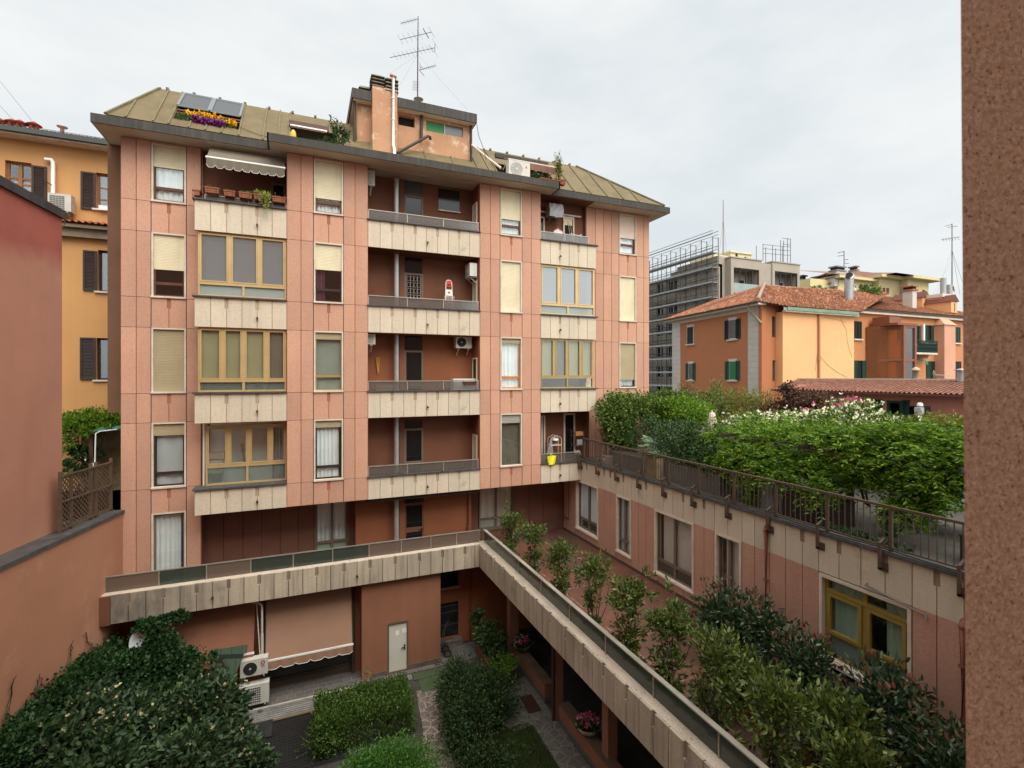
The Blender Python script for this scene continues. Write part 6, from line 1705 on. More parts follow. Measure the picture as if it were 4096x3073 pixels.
Q = np.concatenate([b[0][rng.choice(len(b[0]), max(8, len(b[0])//60), replace=False)] + b[1][:1]*0 for b in bl_]) 
Qn = np.array([0,0,.07])
flowers("flower_heads", Q + Qn, .062, F_CRM, vb, 7)
mb = MB(); stems(mb, (-2.6, 13.0, G), [tuple(at_(u, v, d)) for (u, v, d) in ((560,2950,13.), (800,2900,13.6), (330,2990,12.2), (620,2800,14.4), (120,3050,11.4))], .05, .015, wob=.1); mk("stem", mb, BARK, vb)

iv = empty("ivy", (-5.0, 17.0, G), "dark ivy mass climbing the left wall and swallowing the satellite dish", "climbing plant")
bl_ = []
def wall_d(u, v, off):
    p = AP(u, v, (LPX + off*.979, 19.154 - off*.204), (.204, .979)); return p.x*SA + p.y*CA
LPX = -5.345
for (u, v, off, r, n) in ((440, 2640, .3, (.45,.9,.5), 1500), (370, 2700, .4, (.5,.9,.55), 1600), (300, 2750, .4, (.5,.9,.55), 1500), (230, 2810, .4, (.5,.9,.55), 1400), (160, 2880, .4, (.5,.9,.5), 1200), (90, 2950, .4, (.5,.8,.5), 1000), (30, 3010, .4, (.5,.8,.5), 800)):
    bl_.append(blob(AD(u, v, wall_d(u, v, off)), r, n, shell=.7, lump=.15, clump=.3))
for (u, v, Y, r, n) in ((520, 2690, 17.3, (.7,.8,.5), 1600), (640, 2680, 17.4, (.8,.7,.5), 1700), (760, 2690, 17.4, (.6,.6,.45), 1200),
                        (625, 2570, 17.75, (.36,.2,.5), 1100), (600, 2500, 17.95, (.35,.2,.2), 500), (690, 2470, 18.0, (.45,.14,.14), 420), (640, 2630, 17.6, (.5,.35,.4), 1000), (760, 2630, 17.75, (.35,.3,.3), 400), (690, 2600, 17.7, (.3,.3,.4), 500), (840, 2650, 17.6, (.3,.25,.22), 300), (545, 2640, 17.6, (.45,.4,.3), 700)):
    bl_.append(blob(AY(u, v, Y), r, n, shell=.7, lump=.2, clump=.3))
P, N = cat(*bl_)
leafmesh("foliage", P, N, .085, L_IVY, iv, aspect=.75, rnd=.6, up=.0)
mb = MB()
for (a, b) in (((265, 2700), (278, 2570)), ((140, 2820), (150, 2705)), ((12, 2900), (50, 2710)), ((360, 2600), (330, 2540))):
    p, q = AP(a[0], a[1], (-5.33, 19.15), (.204, .979)), AP(b[0], b[1], (-5.33, 19.15), (.204, .979))
    for k in range(3): mb.tube([p.lerp(q, t)+Vector((.04+rng.normal(0,.01), rng.normal(0,.08), rng.normal(0,.03))) for t in np.linspace(0, 1, 6)], .008, 4)
mk("tendril", mb, BARK, iv)
P, N = cat(blob(AY(800, 2670, 17.35), (.35,.3,.2), 380, shell=.5), blob(AY(860, 2680, 17.4), (.25,.2,.15), 200, shell=.5))
leafmesh("brown_leaves", P, N, .07, L_BRN, iv, aspect=.7)

# ------------------------------------------------------------------ pots on the terrace
def trough_pot(x0, x1, y0, y1, z, h, mat):
    mb = MB(); e = .05
    mb.add([(x0+e,y0+e,z),(x1-e,y0+e,z),(x1-e,y1-e,z),(x0+e,y1-e,z),(x0,y0,z+h),(x1,y0,z+h),(x1,y1,z+h),(x0,y1,z+h)],
           [(0,3,2,1),(0,1,5,4),(1,2,6,5),(2,3,7,6),(3,0,4,7)], 0)
    r = .022
    mb.tube([(x0,y0,z+h),(x1,y0,z+h),(x1,y1,z+h),(x0,y1,z+h),(x0,y0,z+h)], r, 6)
    mb.box(x0+.015, x1-.015, y0+.015, y1-.015, z+h-.06, z+h-.04, 1)
    return mb
def potted(name, label, x, y, h, w, mat, n, size, trunk=.45, pot=True, group=None, aspect=.38, top=None, shoots=0, ln=.75, seedl=False):
    b = empty(name, (x, y, ZT), label, "potted shrub", group)
    if pot: mk("pot", trough_pot(x-.2, x+.2, y-ln/2, y+ln/2, ZT, .34, TERRA), [TERRA, SOIL], b)
    P, N = cat(blob((x+.02, y, ZT+h-w*.7), (w*.9, w, w*.85), int(n*.62), shell=.4, lump=.35), blob((x, y, ZT+trunk+(h-trunk)*.3), (w*.6, w*.8, (h-trunk)*.36), int(n*.28), shell=.4, lump=.35), blob((x, y, ZT+.5), (.2, ln*.45, .14), int(n*.1), shell=.3))
    n2 = 0
    if shoots:
        S = np.c_[x+rng.normal(0, w*.4, shoots), y+rng.normal(0, w*.5, shoots), np.full(shoots, ZT+h)+rng.uniform(-.05, .2, shoots)]
        S = np.repeat(S, 7, 0) + rng.normal(0, .05, (shoots*7, 3))
        n2 = len(S); P = np.concatenate([P, S]); N = np.concatenate([N, np.tile((0,0,.9), (n2,1))])
    leafmesh("foliage", P, N, size, mat, b, aspect=aspect, up=.45, rnd=.7, mat2=L_PRED if n2 else None, n2=n2)
    mb = MB()
    for k in range(6): stems(mb, (x+rng.normal(0,.05), y+rng.normal(0,ln*.18), ZT+.3), [(x+rng.normal(0,w*.4), y+rng.normal(0,w*.5), ZT+h-rng.uniform(.2,.6))], .013, .005, wob=.04)
    mk("stem", mb, BARK, b)
    return b
gpl = "laurel shrubs in terracotta troughs along the terrace parapet"
lay = [(0, 0, 17.0, 1.9, .46), (0, 0, 15.1, 2.0, .46), (0, 0, 13.2, 2.0, .46), (0, 0, 11.3, 2.1, .48), (0, 0, 9.75, 2.1, .5), (0, 0, 8.35, 2.1, .5), (0, 0, 7.0, 2.05, .52), (0, 0, 5.75, 2.0, .55), (0, 0, 4.6, 1.9, .55)]
wl_ = ["potted laurel with yellowish leaves at the inner terrace corner, farthest of the row", "slender potted laurel second from the inner terrace corner", "potted laurel opposite the curtained corner window, third of the row",
       "bushy potted laurel by the second glass post of the terrace arm", "wide-crowned potted laurel showing bare stems in the middle of the row", "potted laurel with an open trough of ground leaves beside the glass rail",
       "tall leafy potted laurel whose trough corner shows below the glass rail", "dense potted laurel near the bottom of the view", "nearest potted laurel cut by the bottom edge"]
for k, (u, v, y, h, w) in enumerate(lay):
    potted("potted_laurel", wl_[k], 7.08, y, h, w, L_LAUR, 1150 if k < 4 else 1250, .105 if k < 4 else .12, group=gpl)
potted("photinia_bush", "round dark green photinia with red shoots under the narrow wing window", 9.75, 9.4, 1.55, .85, L_PHOT, 3000, .12, shoots=7, group="photinia bushes along the wing")
potted("photinia_bush", "dense photinia crown beside the olive-framed window", 9.9, 8.45, 1.6, .7, L_PHOT, 2200, .12, shoots=4, group="photinia bushes along the wing")
potted("photinia_bush", "photinia with upright shoots in front of the olive-framed window", 9.5, 7.2, 1.45, .72, L_PHOT, 2400, .13, shoots=7, group="photinia bushes along the wing")
potted("photinia_bush", "bluish green photinia with long shoots at the right edge", 9.8, 5.7, 1.45, .75, L_PHOT, 2400, .13, shoots=8, group="photinia bushes along the wing")
potted("photinia_bush", "light green laurel-leaved bush between the two rows of pots", 8.35, 7.6, 1.3, .7, L_LAUR, 2600, .12, group="photinia bushes along the wing")
potted("photinia_bush", "large light green bush at the bottom centre-right of the terrace", 8.5, 5.9, 1.4, .8, L_LAUR, 3000, .13, group="photinia bushes along the wing")
potted("photinia_bush", "leafy green bush at the bottom right corner of the terrace", 9.3, 4.5, 1.35, .8, L_PHOT, 2400, .13, shoots=3, group="photinia bushes along the wing")
# ================================================================== roof garden plants and furniture
ZF = -3.72
PAVE = tilefloor("roof_garden_pavers", (.125,.11,.09), (.105,.093,.077), (.04,.036,.03), .42, .42, .8)
mb = MB(); mb.box(XW+.25, 25, -4, 19.2, ZF, ZF+.02); mk("roof_garden_paving", mb, PAVE, kind="structure")
GPLT = surf("grey_planter", (.125,.115,.105), (.10,.092,.085), 2)
DPLT = surf("dark_brown_planter", (.030,.022,.020), rough=.7)
def planter(x0, x1, y0, y1, h, mat, label, soil=True):
    p = empty("planter", ((x0+x1)/2, (y0+y1)/2, ZF+.02), label, "planter", "planters behind the garden railing")
    mb = MB(); mb.box(x0, x1, y0, y1, ZF+.02, ZF+h); mb.box(x0-.015, x1+.015, y0-.015, y1+.015, ZF+h-.03, ZF+h+.01); mk("box", mb, mat, p)
    mb = MB(); mb.box(x0+.03, x1-.03, y0+.03, y1-.03, ZF+h+.008, ZF+h+.02); mk("soil", mb, SOIL, p)
planter(11.75, 12.3, 15.4, 17.6, .62, GPLT, "long grey planter behind the railing, nearest the pink building")
planter(11.8, 12.4, 11.6, 15.2, .66, GPLT, "long grey planter in the middle under the dark green shrubs")
planter(11.75, 12.5, 8.0, 9.4, .62, DPLT, "dark brown planter at the foot of the wisteria behind the railing")
planter(11.9, 12.7, 3.6, 5.6, .60, DPLT, "dark brown planter at the right end behind the railing")
bc = AX(2600, 1890, 11.5)
mb = MB(); mb.box(11.45, 11.5, 14.15, 14.75, ZF+.02, -2.92); mb.box(11.5, 11.75, 14.15, 14.2, ZF+.02, -2.92); mk("leaning_board", mb, surf("golden_board", (.26,.19,.10), (.16,.12,.08), 4), None, "golden brown board leaning against the grey planter behind the railing", "board")
def shrub(name, label, blobs, size, mat, cat_="shrub", group=None, aspect=.42, stem_to=ZF, up=.25, flowers_=None, rnd=.8, **kw):
    c0 = blobs[0][0]
    b = empty(name, (c0[0], c0[1], stem_to), label, cat_, group)
    P, N = cat(*[blob(c, r, n, **kw) for (c, r, n) in blobs])
    leafmesh("foliage", P, N, size, mat, b, aspect=aspect, up=up, rnd=rnd)
    mb = MB()
    stems(mb, (c0[0], c0[1], stem_to), [tuple(c) for (c, r, n) in blobs] + [tuple(np.array(c0)+np.array((.2,.3,.3)))], .03, .01, wob=.06)
    mk("stem", mb, BARK, b)
    if flowers_:
        m, k, s = flowers_
        i = rng.choice(len(P), min(k, len(P)), replace=False)
        flowers("blossoms", P[i]+N[i]*.08, s, m, b, 6)
    return b
def gx_(u, v, X): return tuple(AX(u, v, X))
# ivy draped over the corner of the building
shrub("ivy_hedge", "light green ivy hedge spilling over the corner of the pink building by the railing",
      [((12.4,18.0,-1.55),(.85,.7,.75),2600), ((13.6,18.0,-1.35),(1.0,.7,.65),1800), ((14.9,18.0,-1.3),(1.0,.8,.65),1700), ((12.2,17.6,-2.2),(.55,.6,.8),1300), ((12.35,17.4,-2.9),(.4,.5,.5),500), ((16.2,18.0,-1.35),(1.,.8,.6),1200)], .10, L_JASM, "hedge", aspect=.7, lump=.10)
shrub("brown_vine", "dry reddish patch of vine below the ivy hedge", [(gx_(2425, 1740, 11.9),(.28,.3,.32),380)], .07, L_BRN, "climbing plant", aspect=.4)
shrub("dark_shrub", "dark olive shrub between ivy hedge and fig branch", [(gx_(2520, 1745, 12.7),(.65,.9,.75),1900), (gx_(2490, 1800, 12.3),(.45,.6,.6),900)], .075, L_DKGR)
shrub("dark_shrub", "large glossy dark shrub behind the middle of the railing", [(gx_(2700, 1770, 13.0),(.8,1.,.8),2300), (gx_(2790, 1780, 12.7),(.7,.8,.7),1900), (gx_(2760, 1850, 12.2),(.5,.9,.5),1300), (gx_(2860, 1840, 12.2),(.5,.7,.5),1100), (gx_(2640, 1730, 13.2),(.6,.7,.6),1000)], .10, L_DKGR)
shrub("lime_shrub", "bright lime green shrub above the dark shrubs", [(gx_(2700, 1640, 15.0),(.9,.8,.55),1500), (gx_(2790, 1660, 15.2),(.8,.7,.5),1200), (gx_(2620, 1665, 14.6),(.6,.6,.5),900)], .13, L_LIME, aspect=.4)
shrub("dry_shrub", "dry brown shrub in front of the orange house wall", [(gx_(2740, 1605, 19.5),(.9,.8,.7),1300), (gx_(2790, 1630, 19.5),(.7,.7,.5),700)], .15, L_BRN, rnd=.9, aspect=.35)
shrub("bamboo_clump", "tall green bamboo clump at the back of the roof garden", [(gx_(2870, 1610, 20),(.8,.8,1.0),1600), (gx_(2910, 1650, 19.5),(.7,.7,.9),1100)], .16, L_JASM, rnd=.9, aspect=.2)
shrub("bamboo_clump", "yellowing bamboo clump beside the closed parasol", [(gx_(2980, 1640, 20),(1.1,1.,.9),2300), (gx_(3050, 1650, 20.5),(.8,.8,.8),1200), (gx_(2960, 1700, 18.5),(.9,.8,.5),1200)], .16, L_YEL, rnd=.9, aspect=.2)
shrub("bare_bush", "leafless twiggy bush by the quoined house corner", [(gx_(3085, 1620, 21),(.5,.5,.7),160)], .10, L_BRN)
# fig branch
fg = empty("fig_branch", gx_(2610, 1850, 11.9), "pale blue-green fig branch with big lobed leaves hanging over the railing", "fig tree")
pts = []
for (u, v) in ((2600,1755),(2618,1770),(2590,1790),(2625,1800),(2600,1815),(2630,1825),(2585,1805),(2610,1785),(2640,1812),(2622,1835),(2598,1768),(2612,1820)):
    c = np.array(AX(u, v, 11.6 + rng.uniform(-.2,.2)))
    for k in range(5):
        a = -1.1 + .55*k; pts.append((c, (-.55, math.sin(a), math.cos(a)*.5-.2)))
leafmesh("leaves", np.array([p[0] for p in pts]), np.array([p[1] for p in pts]), .33, L_FIG, fg, aspect=.36, rnd=.08, up=0)
mb = MB(); mb.tube([AX(2650, 1900, 12.2), AX(2625, 1830, 11.9), AX(2605, 1760, 11.7)], [.02,.015,.008], 6); mk("stem", mb, BARK, fg)
# closed parasol
c = AX(2848, 1720, 13.7)
pb = empty("closed_parasol", (c.x, c.y, ZF), "closed cream parasol standing among the roof garden shrubs", "parasol")
zt = AX(2843, 1648, 13.7).z; zb_ = AX(2848, 1765, 13.7).z
mb = MB(); n = 20; prof = [(.02, zt), (.08, zt-.04), (.13, zt-.35), (.17, zb_+.1), (.14, zb_)]
vs, fs = [], []
for (r, z) in prof:
    for k in range(n):
        t = 6.283*k/n; rr = r*(1+.28*math.cos(7*t)); vs.append((c.x+rr*math.cos(t), c.y+rr*math.sin(t), z + .06*math.cos(3.5*t)*(z == zb_)))
for i in range(len(prof)-1):
    for k in range(n): fs.append((i*n+k, i*n+(k+1)%n, (i+1)*n+(k+1)%n, (i+1)*n+k))
mb.add(vs, fs, 0, True); mk("canopy", mb, surf("cream_parasol_cloth", (.62,.52,.44), (.5,.41,.34), 4, rough=.95), pb)
mb = MB(); mb.tube([(c.x, c.y, ZF), (c.x, c.y, zt+.05)], .025, 8); mk("pole", mb, WHITEP, pb)

# pergola carrying the wisteria
pg = empty("pergola", (14, 8, ZF), "dark wooden pergola smothered by wisteria over the roof garden", "pergola")
PW = surf("dark_pergola_wood", (.045,.032,.024), (.03,.022,.017), 3)
PWL = surf("grey_pergola_beam", (.20,.155,.11), (.15,.115,.085), 3)
ZPG = -2.08
for (x, y) in ((12.55, 8.15), (12.6, 4.55), (12.6, 1.5), (16.5, 11.0), (16.5, 7.2), (16.5, 4.0), (12.6, 11.4)):
    mb = MB(); mb.box(x-.06, x+.06, y-.06, y+.06, ZF, ZPG); mk("post", mb, PW, pg)
for x in (12.6, 16.5): mb = MB(); mb.box(x-.05, x+.05, .5, 12.0, ZPG, ZPG+.14); mk("beam", mb, PWL, pg)
mb = MB(); y = .8
while y < 12: mb.box(12.1, 17.0, y-.03, y+.03, ZPG+.14, ZPG+.24); y += .7
mk("rafters", mb, PW, pg)
ws = empty("wisteria", (12.8, 8.3, ZF), "bright green wisteria spreading over the pergola behind the railing", "climbing plant")
bl_ = []
rw = random.Random(5)
def wl(u, v, X, r, n): bl_.append(blob(AX(u, v, X), r, n, shell=.45, lump=.3, clump=.45))
for (u, v, X, r, n) in ((2930,1760,13.2,(.8,.9,.45),1100), (3010,1740,14,(1.,.9,.4),1200), (3080,1770,13,(.8,.8,.45),1100), (3160,1760,13.5,(.9,.9,.4),1200), (3250,1755,14,(.9,.9,.4),1200), (3330,1770,13.2,(.8,.8,.4),1200), (3420,1770,13.6,(.9,.8,.4),1200), (3510,1780,13,(.8,.7,.38),1100), (3600,1785,13.2,(.8,.7,.38),1100), (3690,1790,13,(.7,.7,.36),1000), (3780,1800,13,(.7,.7,.36),1000), (3860,1800,13,(.7,.6,.36),800),
    (2950,1830,12.3,(.5,.7,.45),900), (3030,1840,12.2,(.5,.6,.4),800), (3060,1900,12.0,(.4,.5,.45),700), (3230,1910,12.2,(.35,.45,.6),800), (3290,1960,12.0,(.3,.3,.35),380), (3130,1830,12.4,(.5,.6,.35),650), (3480,1830,12.6,(.5,.5,.3),600), (3560,1860,12.4,(.4,.4,.25),420), (3740,1850,12.5,(.5,.4,.25),380), (3400,1880,12.6,(.5,.5,.3),700), (3620,1900,12.5,(.4,.4,.25),420), (3840,1880,12.8,(.4,.4,.3),420), (3700,1960,12.6,(.45,.35,.16),420), (3580,2030,12.1,(.32,.28,.08),260), (3650,2035,12.3,(.3,.3,.08),240), (3770,1930,12.4,(.4,.3,.3),260), (3000,1920,11.9,(.35,.5,.3),420), (2900,1850,12.5,(.4,.5,.4),600)):
    wl(u, v, X, r, n)
P, N = cat(*bl_)
k_ = rng.choice(len(P), min(len(P), 9000), replace=False); P, N = fronds(P[k_], N[k_], .34, 5)
leafmesh("foliage", P, N, .115, L_WIST, ws, aspect=.34, rnd=.25, up=0)
mb = MB()
for k in range(5):
    b0 = Vector((12.75+rng.normal(0,.05), 4.35+rng.normal(0,.08), ZF)); mb.tube([b0, b0+Vector((.1*math.sin(k), .12*math.cos(k*2), .5)), b0+Vector((.12*math.cos(k), -.1, 1.1)), (12.7+.1*k, 4.2+.15*k, ZPG)], [.035,.03,.025,.02], 6)
for k in range(4):
    b0 = Vector((13.2+.1*k, 8.1+.1*k, ZF+.4)); mb.tube([b0, b0+Vector((.15*math.sin(k*2), .15, .7)), (13.1, 8.3+.2*k, ZPG)], .025, 6)
mk("stem", mb, BARK, ws)
lv = empty("lace_vine", (17.5, 9, ZF), "mass of creamy white blossom at the back of the pergola", "climbing plant")
bl_ = []
for (u, v, X, r, n) in ((2960,1695,17,(1.1,.9,.32),600), (3080,1685,17.5,(1.2,.9,.32),700), (3200,1680,18,(1.2,.9,.32),700), (3320,1675,18,(1.2,.9,.35),800), (3420,1665,18.5,(1.1,.8,.42),800), (3500,1690,17.5,(.9,.8,.3),500), (3130,1710,16,(1.,.8,.25),500), (3010,1890,11.75,(.12,.2,.25),70)):
    bl_.append(blob(AX(u, v, X), r, n, shell=.5, lump=.3, clump=.4))
P, N = cat(*bl_)
leafmesh("foliage", P, N, .14, L_JASM, lv)
flowers("blossoms", P[rng.choice(len(P), 1300, replace=False)]+np.array([-.05,0,.04])+rng.normal(0,.08,(1300,3)), .07, F_WHT, lv, 5)
mb = MB(); stems(mb, (17.0, 10, ZF), [tuple(AX(3080, 1690, 17.5)), tuple(AX(3320, 1690, 18))], .04, .02); mk("stem", mb, BARK, lv)
shrub("garden_hedge", "mid green hedge below the pink house window behind the pergola", [(gx_(3560,1722,19.5),(1.2,1.,.36),1100), (gx_(3660,1725,19),(1.1,1.,.36),1000), (gx_(3640,1730,16.5),(.8,.8,.35),700), (gx_(3480,1710,18),(.9,.8,.4),700)], .15, L_DKGR if False else L_JASM, "hedge")
shrub("yellow_hedge", "yellowish brown hedge at the far right in front of the pink house", [(gx_(3740,1720,18.5),(1.,.9,.4),900), (gx_(3830,1720,18),(1.,.9,.4),800)], .14, L_YEL, "hedge", rnd=.9)
shrub("shade_shrub", "dark shrubs in the shade at the back of the pergola", [((18.2,11.,-2.9),(.8,1.6,.8),1500), ((18.2,8.2,-2.9),(.8,1.6,.8),1500), ((18.0,5.6,-2.9),(.8,1.5,.8),1300), ((17.5,13.5,-2.8),(.9,1.4,.8),1200)], .16, L_DKGR)
# maple and pink flowers
mt = empty("copper_maple", (20.6, 15.5, ZF), "small copper-leaved maple in front of the cream wall", "tree")
bl_ = []
for (u, v, r, n) in ((3180,1585,(.8,.8,.35),420), (3240,1600,(.9,.9,.4),520), (3290,1620,(.6,.7,.35),360), (3140,1630,(.7,.7,.3),320), (3210,1650,(.9,.9,.35),420), (3160,1555,(.4,.4,.25),180), (3270,1660,(.6,.6,.3),260)):
    bl_.append(blob(AX(u, v, 20.5), r, n, shell=.4, lump=.35, clump=.5))
P, N = cat(*bl_)
leafmesh("crown", P, N, .15, L_MAPLE, mt, aspect=.5, rnd=.9, up=-.1)
mb = MB(); stems(mb, (20.6, 15.6, ZF), [tuple(AX(u, v, 20.5)) for (u, v) in ((3180,1600),(3240,1610),(3290,1630),(3140,1640),(3210,1660))], .06, .015, wob=.1); mk("trunk", mb, BARK, mt)
shrub("pink_lilac", "pink flowering shrub right of the copper maple", [(gx_(3370,1640,20.5),(.9,.8,.42),500), (gx_(3430,1630,20.5),(.7,.6,.35),300)], .13, L_BRN, flowers_=(F_PINK, 90, .10))
shrub("pink_lilac", "small magenta flowering shrub below the copper maple", [(gx_(3255,1670,19.5),(.5,.5,.28),260)], .13, L_JASM, flowers_=(F_PINK, 50, .10))
# ground ivy in front, watering can, table, leaning shutters
n = 520; P = np.c_[rng.uniform(11.3, 11.65, n), rng.uniform(6.2, 8.0, n), ZF+.04+rng.uniform(0,.14,n)]
gi = empty("ground_ivy", (11.5, 7, ZF), "strip of low ivy along the foot of the railing", "ground cover")
leafmesh("foliage", P, np.tile((0,0,1.), (n,1)), .075, L_IVY, gi, aspect=.7)
c = AX(3565, 2095, 12.6)
wc = empty("watering_can", (c.x, c.y, ZF+.02), "dark green plastic watering can on the roof garden paving", "watering can")
GRC = surf("green_plastic", (.015,.10,.04), rough=.4)
mb = MB(); mb.lathe([(0,0),(.15,0),(.16,.05),(.145,.30),(.12,.33),(.10,.32)], (c.x, c.y, ZF+.02), 18); mk("can_body", mb, GRC, wc)
mb = MB(); mb.tube([(c.x, c.y+.13, ZF+.32), (c.x, c.y+.24, ZF+.30), (c.x, c.y+.25, ZF+.18), (c.x, c.y+.15, ZF+.1)], .014, 6); mk("handle", mb, GRC, wc)
mb = MB(); mb.tube([(c.x, c.y-.12, ZF+.08), (c.x, c.y-.32, ZF+.34)], [.025,.015], 6); mk("spout", mb, GRC, wc)
c = AX(3790, 2040, 14.2)
tb = empty("garden_table", (c.x, c.y, ZF+.02), "grey-green garden table under the right part of the pergola", "table")
mb = MB(); mb.box(c.x-.5, c.x+.6, c.y-1.0, c.y+.7, ZF+.70, ZF+.74); mk("tabletop", mb, surf("grey_green_top", (.16,.19,.17), rough=.4), tb)
for sx_ in (-.45, .55):
    for sy in (-.9, .6): mb = MB(); mb.box(c.x+sx_-.025, c.x+sx_+.025, c.y+sy-.025, c.y+sy+.025, ZF+.02, ZF+.70); mk("leg", mb, STEEL, tb)
c0 = AX(2990, 1960, 12.0)
for k in range(4):
    y0 = 10.1 - .16*k
    mb = MB(); mb.prism([(y0, ZF+.02), (y0-.05 if k else y0-.42, ZF+.02), (y0+.02 if k else y0-.40, -2.95), (y0+.06, -2.93)], 11.75+.05*k, 11.79+.05*k, 0, 'yz')
    if k == 0:
        for j in range(14): mb.box(11.735, 11.75, y0-.40, y0+.02, ZF+.1+j*.05, ZF+.12+j*.05)
    mk("leaning_shutter", mb, surf("grey_aluminium_slats", (.24,.25,.26), (.19,.2,.21), 5), None,
       ["grey louvred panel leaning behind the railing", "first grey aluminium strip leaning beside the louvred panel", "second grey aluminium strip leaning beside the louvred panel", "last grey aluminium strip leaning beside the dark planter"][k], "panel", "aluminium panels behind the railing")
c = AX(2378, 1880, 11.45)
mb = MB(); mb.box(11.3, 11.75, 17.15, 17.6, ZF+.05, -3.28); mb.box(11.28, 11.30, 17.2, 17.55, ZF+.15, -3.34, 1)
mk("pot_crate", mb, [surf("brown_crate", (.10,.075,.06)), surf("black_white_print", (.55,.52,.47), (.05,.05,.05), 14, .48, .52)], None, "dark crate with a black and white front at the corner of the railing", "crate")

# ================================================================== left boundary wall, trellis, ochre house
LP, LD = Vector((-5.345, 19.154)), Vector((.204, .979)); LN = Vector((-.979, .204))
def LW(s, off, z): p = LP + LD*s + LN*off; return Vector((p.x, p.y, z))
def lwall(mb, s0, s1, o0, o1, z0, z1, z1b=None, m=0):
    z1b = z1 if z1b is None else z1b
    vs = [LW(s0,o0,z0), LW(s1,o0,z0), LW(s1,o1,z0), LW(s0,o1,z0), LW(s0,o0,z1), LW(s1,o0,z1b), LW(s1,o1,z1b), LW(s0,o1,z1)]
    mb.add(vs, [(0,3,2,1),(4,5,6,7),(0,1,5,4),(1,2,6,5),(2,3,7,6),(3,0,4,7)], m)
ZCP = -4.25
WALLM = surf("salmon_brown_render", (.43,.20,.118), (.37,.172,.10), .55, .35, .7, streak=(.34,.165,.10), stk=.35, sts=(1.2,1.2,.3), patch=(.50,.26,.165), ps=.7, plo=.55, phi=.75, bump=.14, bs=14)
bw_ = empty("boundary_wall", LW(-6, .3, G), "tall salmon-brown rendered wall on the left with a dark stepped coping", "wall")
mb = MB(); lwall(mb, -16, .18, 0, .7, G, ZCP-.10); mk("lower_wall", mb, WALLM, bw_)
mb = MB(); lwall(mb, -16, .2, -.05, .78, ZCP-.10, ZCP); mk("coping", mb, SLATE, bw_)
# upper wall
UO = .56
e = ray(248, 1505); t_ = None
n_ = Vector((-LD.y, LD.x)); Q0 = LP + LN*UO
tt = (n_.x*Q0.x + n_.y*Q0.y)/(n_.x*e.x + n_.y*e.y); Epos = Vector((e.x*tt, e.y*tt)); sE = (Epos-LP).dot(LD)
def onU(u, v):
    r = ray(u, v); t = (n_.x*Q0.x + n_.y*Q0.y)/(n_.x*r.x + n_.y*r.y); p = r*t
    return (Vector((p.x, p.y))-LP).dot(LD), p.z
s1_, z1_ = onU(248, 872); s0_, z0_ = onU(0, 742)
zz0 = z0_ + (z0_-z1_)/(s0_-s1_)*(-16-s0_)
zr = onU(248, 1060)[1]
WU, n, l, b = _mat("upper_wall_render")
t_ = n.new("ShaderNodeTexCoord"); sx_ = n.new("ShaderNodeSeparateXYZ"); l.new(t_.outputs["Object"], sx_.inputs[0])
ad = n.new("ShaderNodeMath"); ad.operation = 'MULTIPLY_ADD'; ad.inputs[1].default_value = 1.1; l.new(noise(n, l, .9, 6, .65), ad.inputs[0]); l.new(sx_.outputs["Z"], ad.inputs[2])
mp_ = n.new("ShaderNodeMapRange"); mp_.inputs["From Min"].default_value = zr-ZCP+.30; mp_.inputs["From Max"].default_value = zr-ZCP+.85; l.new(ad.outputs[0], mp_.inputs["Value"])
base_ = mixc(n, l, ramp(n, l, noise(n, l, .6, 5), .35, .7), (.40,.182,.115), (.345,.155,.10))
base_ = mixc(n, l, ramp(n, l, noise(n, l, 1.0, 6, .6, (1.2,1.2,.3)), .5, .75), base_, (.33,.15,.10))
redc = mixc(n, l, ramp(n, l, noise(n, l, 1.2, 6), .4, .7), (.32,.085,.06), (.27,.07,.05))
redc = mixc(n, l, ramp(n, l, noise(n, l, 2.2, 8, .7), .66, .7), redc, (.5,.3,.24))
l.new(mixc(n, l, mp_.outputs["Result"], base_, redc), b.inputs["Base Color"]); b.inputs["Roughness"].default_value = .9
bn = n.new("ShaderNodeBump"); bn.inputs["Strength"].default_value = .15; bn.inputs["Distance"].default_value = .02; l.new(noise(n, l, 14, 3), bn.inputs["Height"]); l.new(bn.outputs["Normal"], b.inputs["Normal"])
mb = MB(); lwall(mb, -16, sE, UO, UO+.35, ZCP, zz0-.02, z1_-.02); mk("upper_wall", mb, WU, bw_)
mb = MB(); lwall(mb, -16, sE+.04, UO-.08, UO+.45, zz0-.02, zz0, z1_)
mb = MB()
vs = [LW(-16,UO-.08,zz0-.03), LW(sE+.05,UO-.08,z1_-.03), LW(sE+.05,UO+.45,z1_-.03), LW(-16,UO+.45,zz0-.03), LW(-16,UO-.08,zz0+.20), LW(sE+.05,UO-.08,z1_+.20), LW(sE+.05,UO+.45,z1_+.20), LW(-16,UO+.45,zz0+.20)]
mb.add(vs, [(0,3,2,1),(4,5,6,7),(0,1,5,4),(1,2,6,5),(2,3,7,6),(3,0,4,7)])
mk("verge_flashing", mb, surf("dark_zinc_verge", (.05,.048,.048), (.035,.035,.035), 2, streak=(.10,.10,.10), stk=.35, rough=.5, metal=.2), bw_)
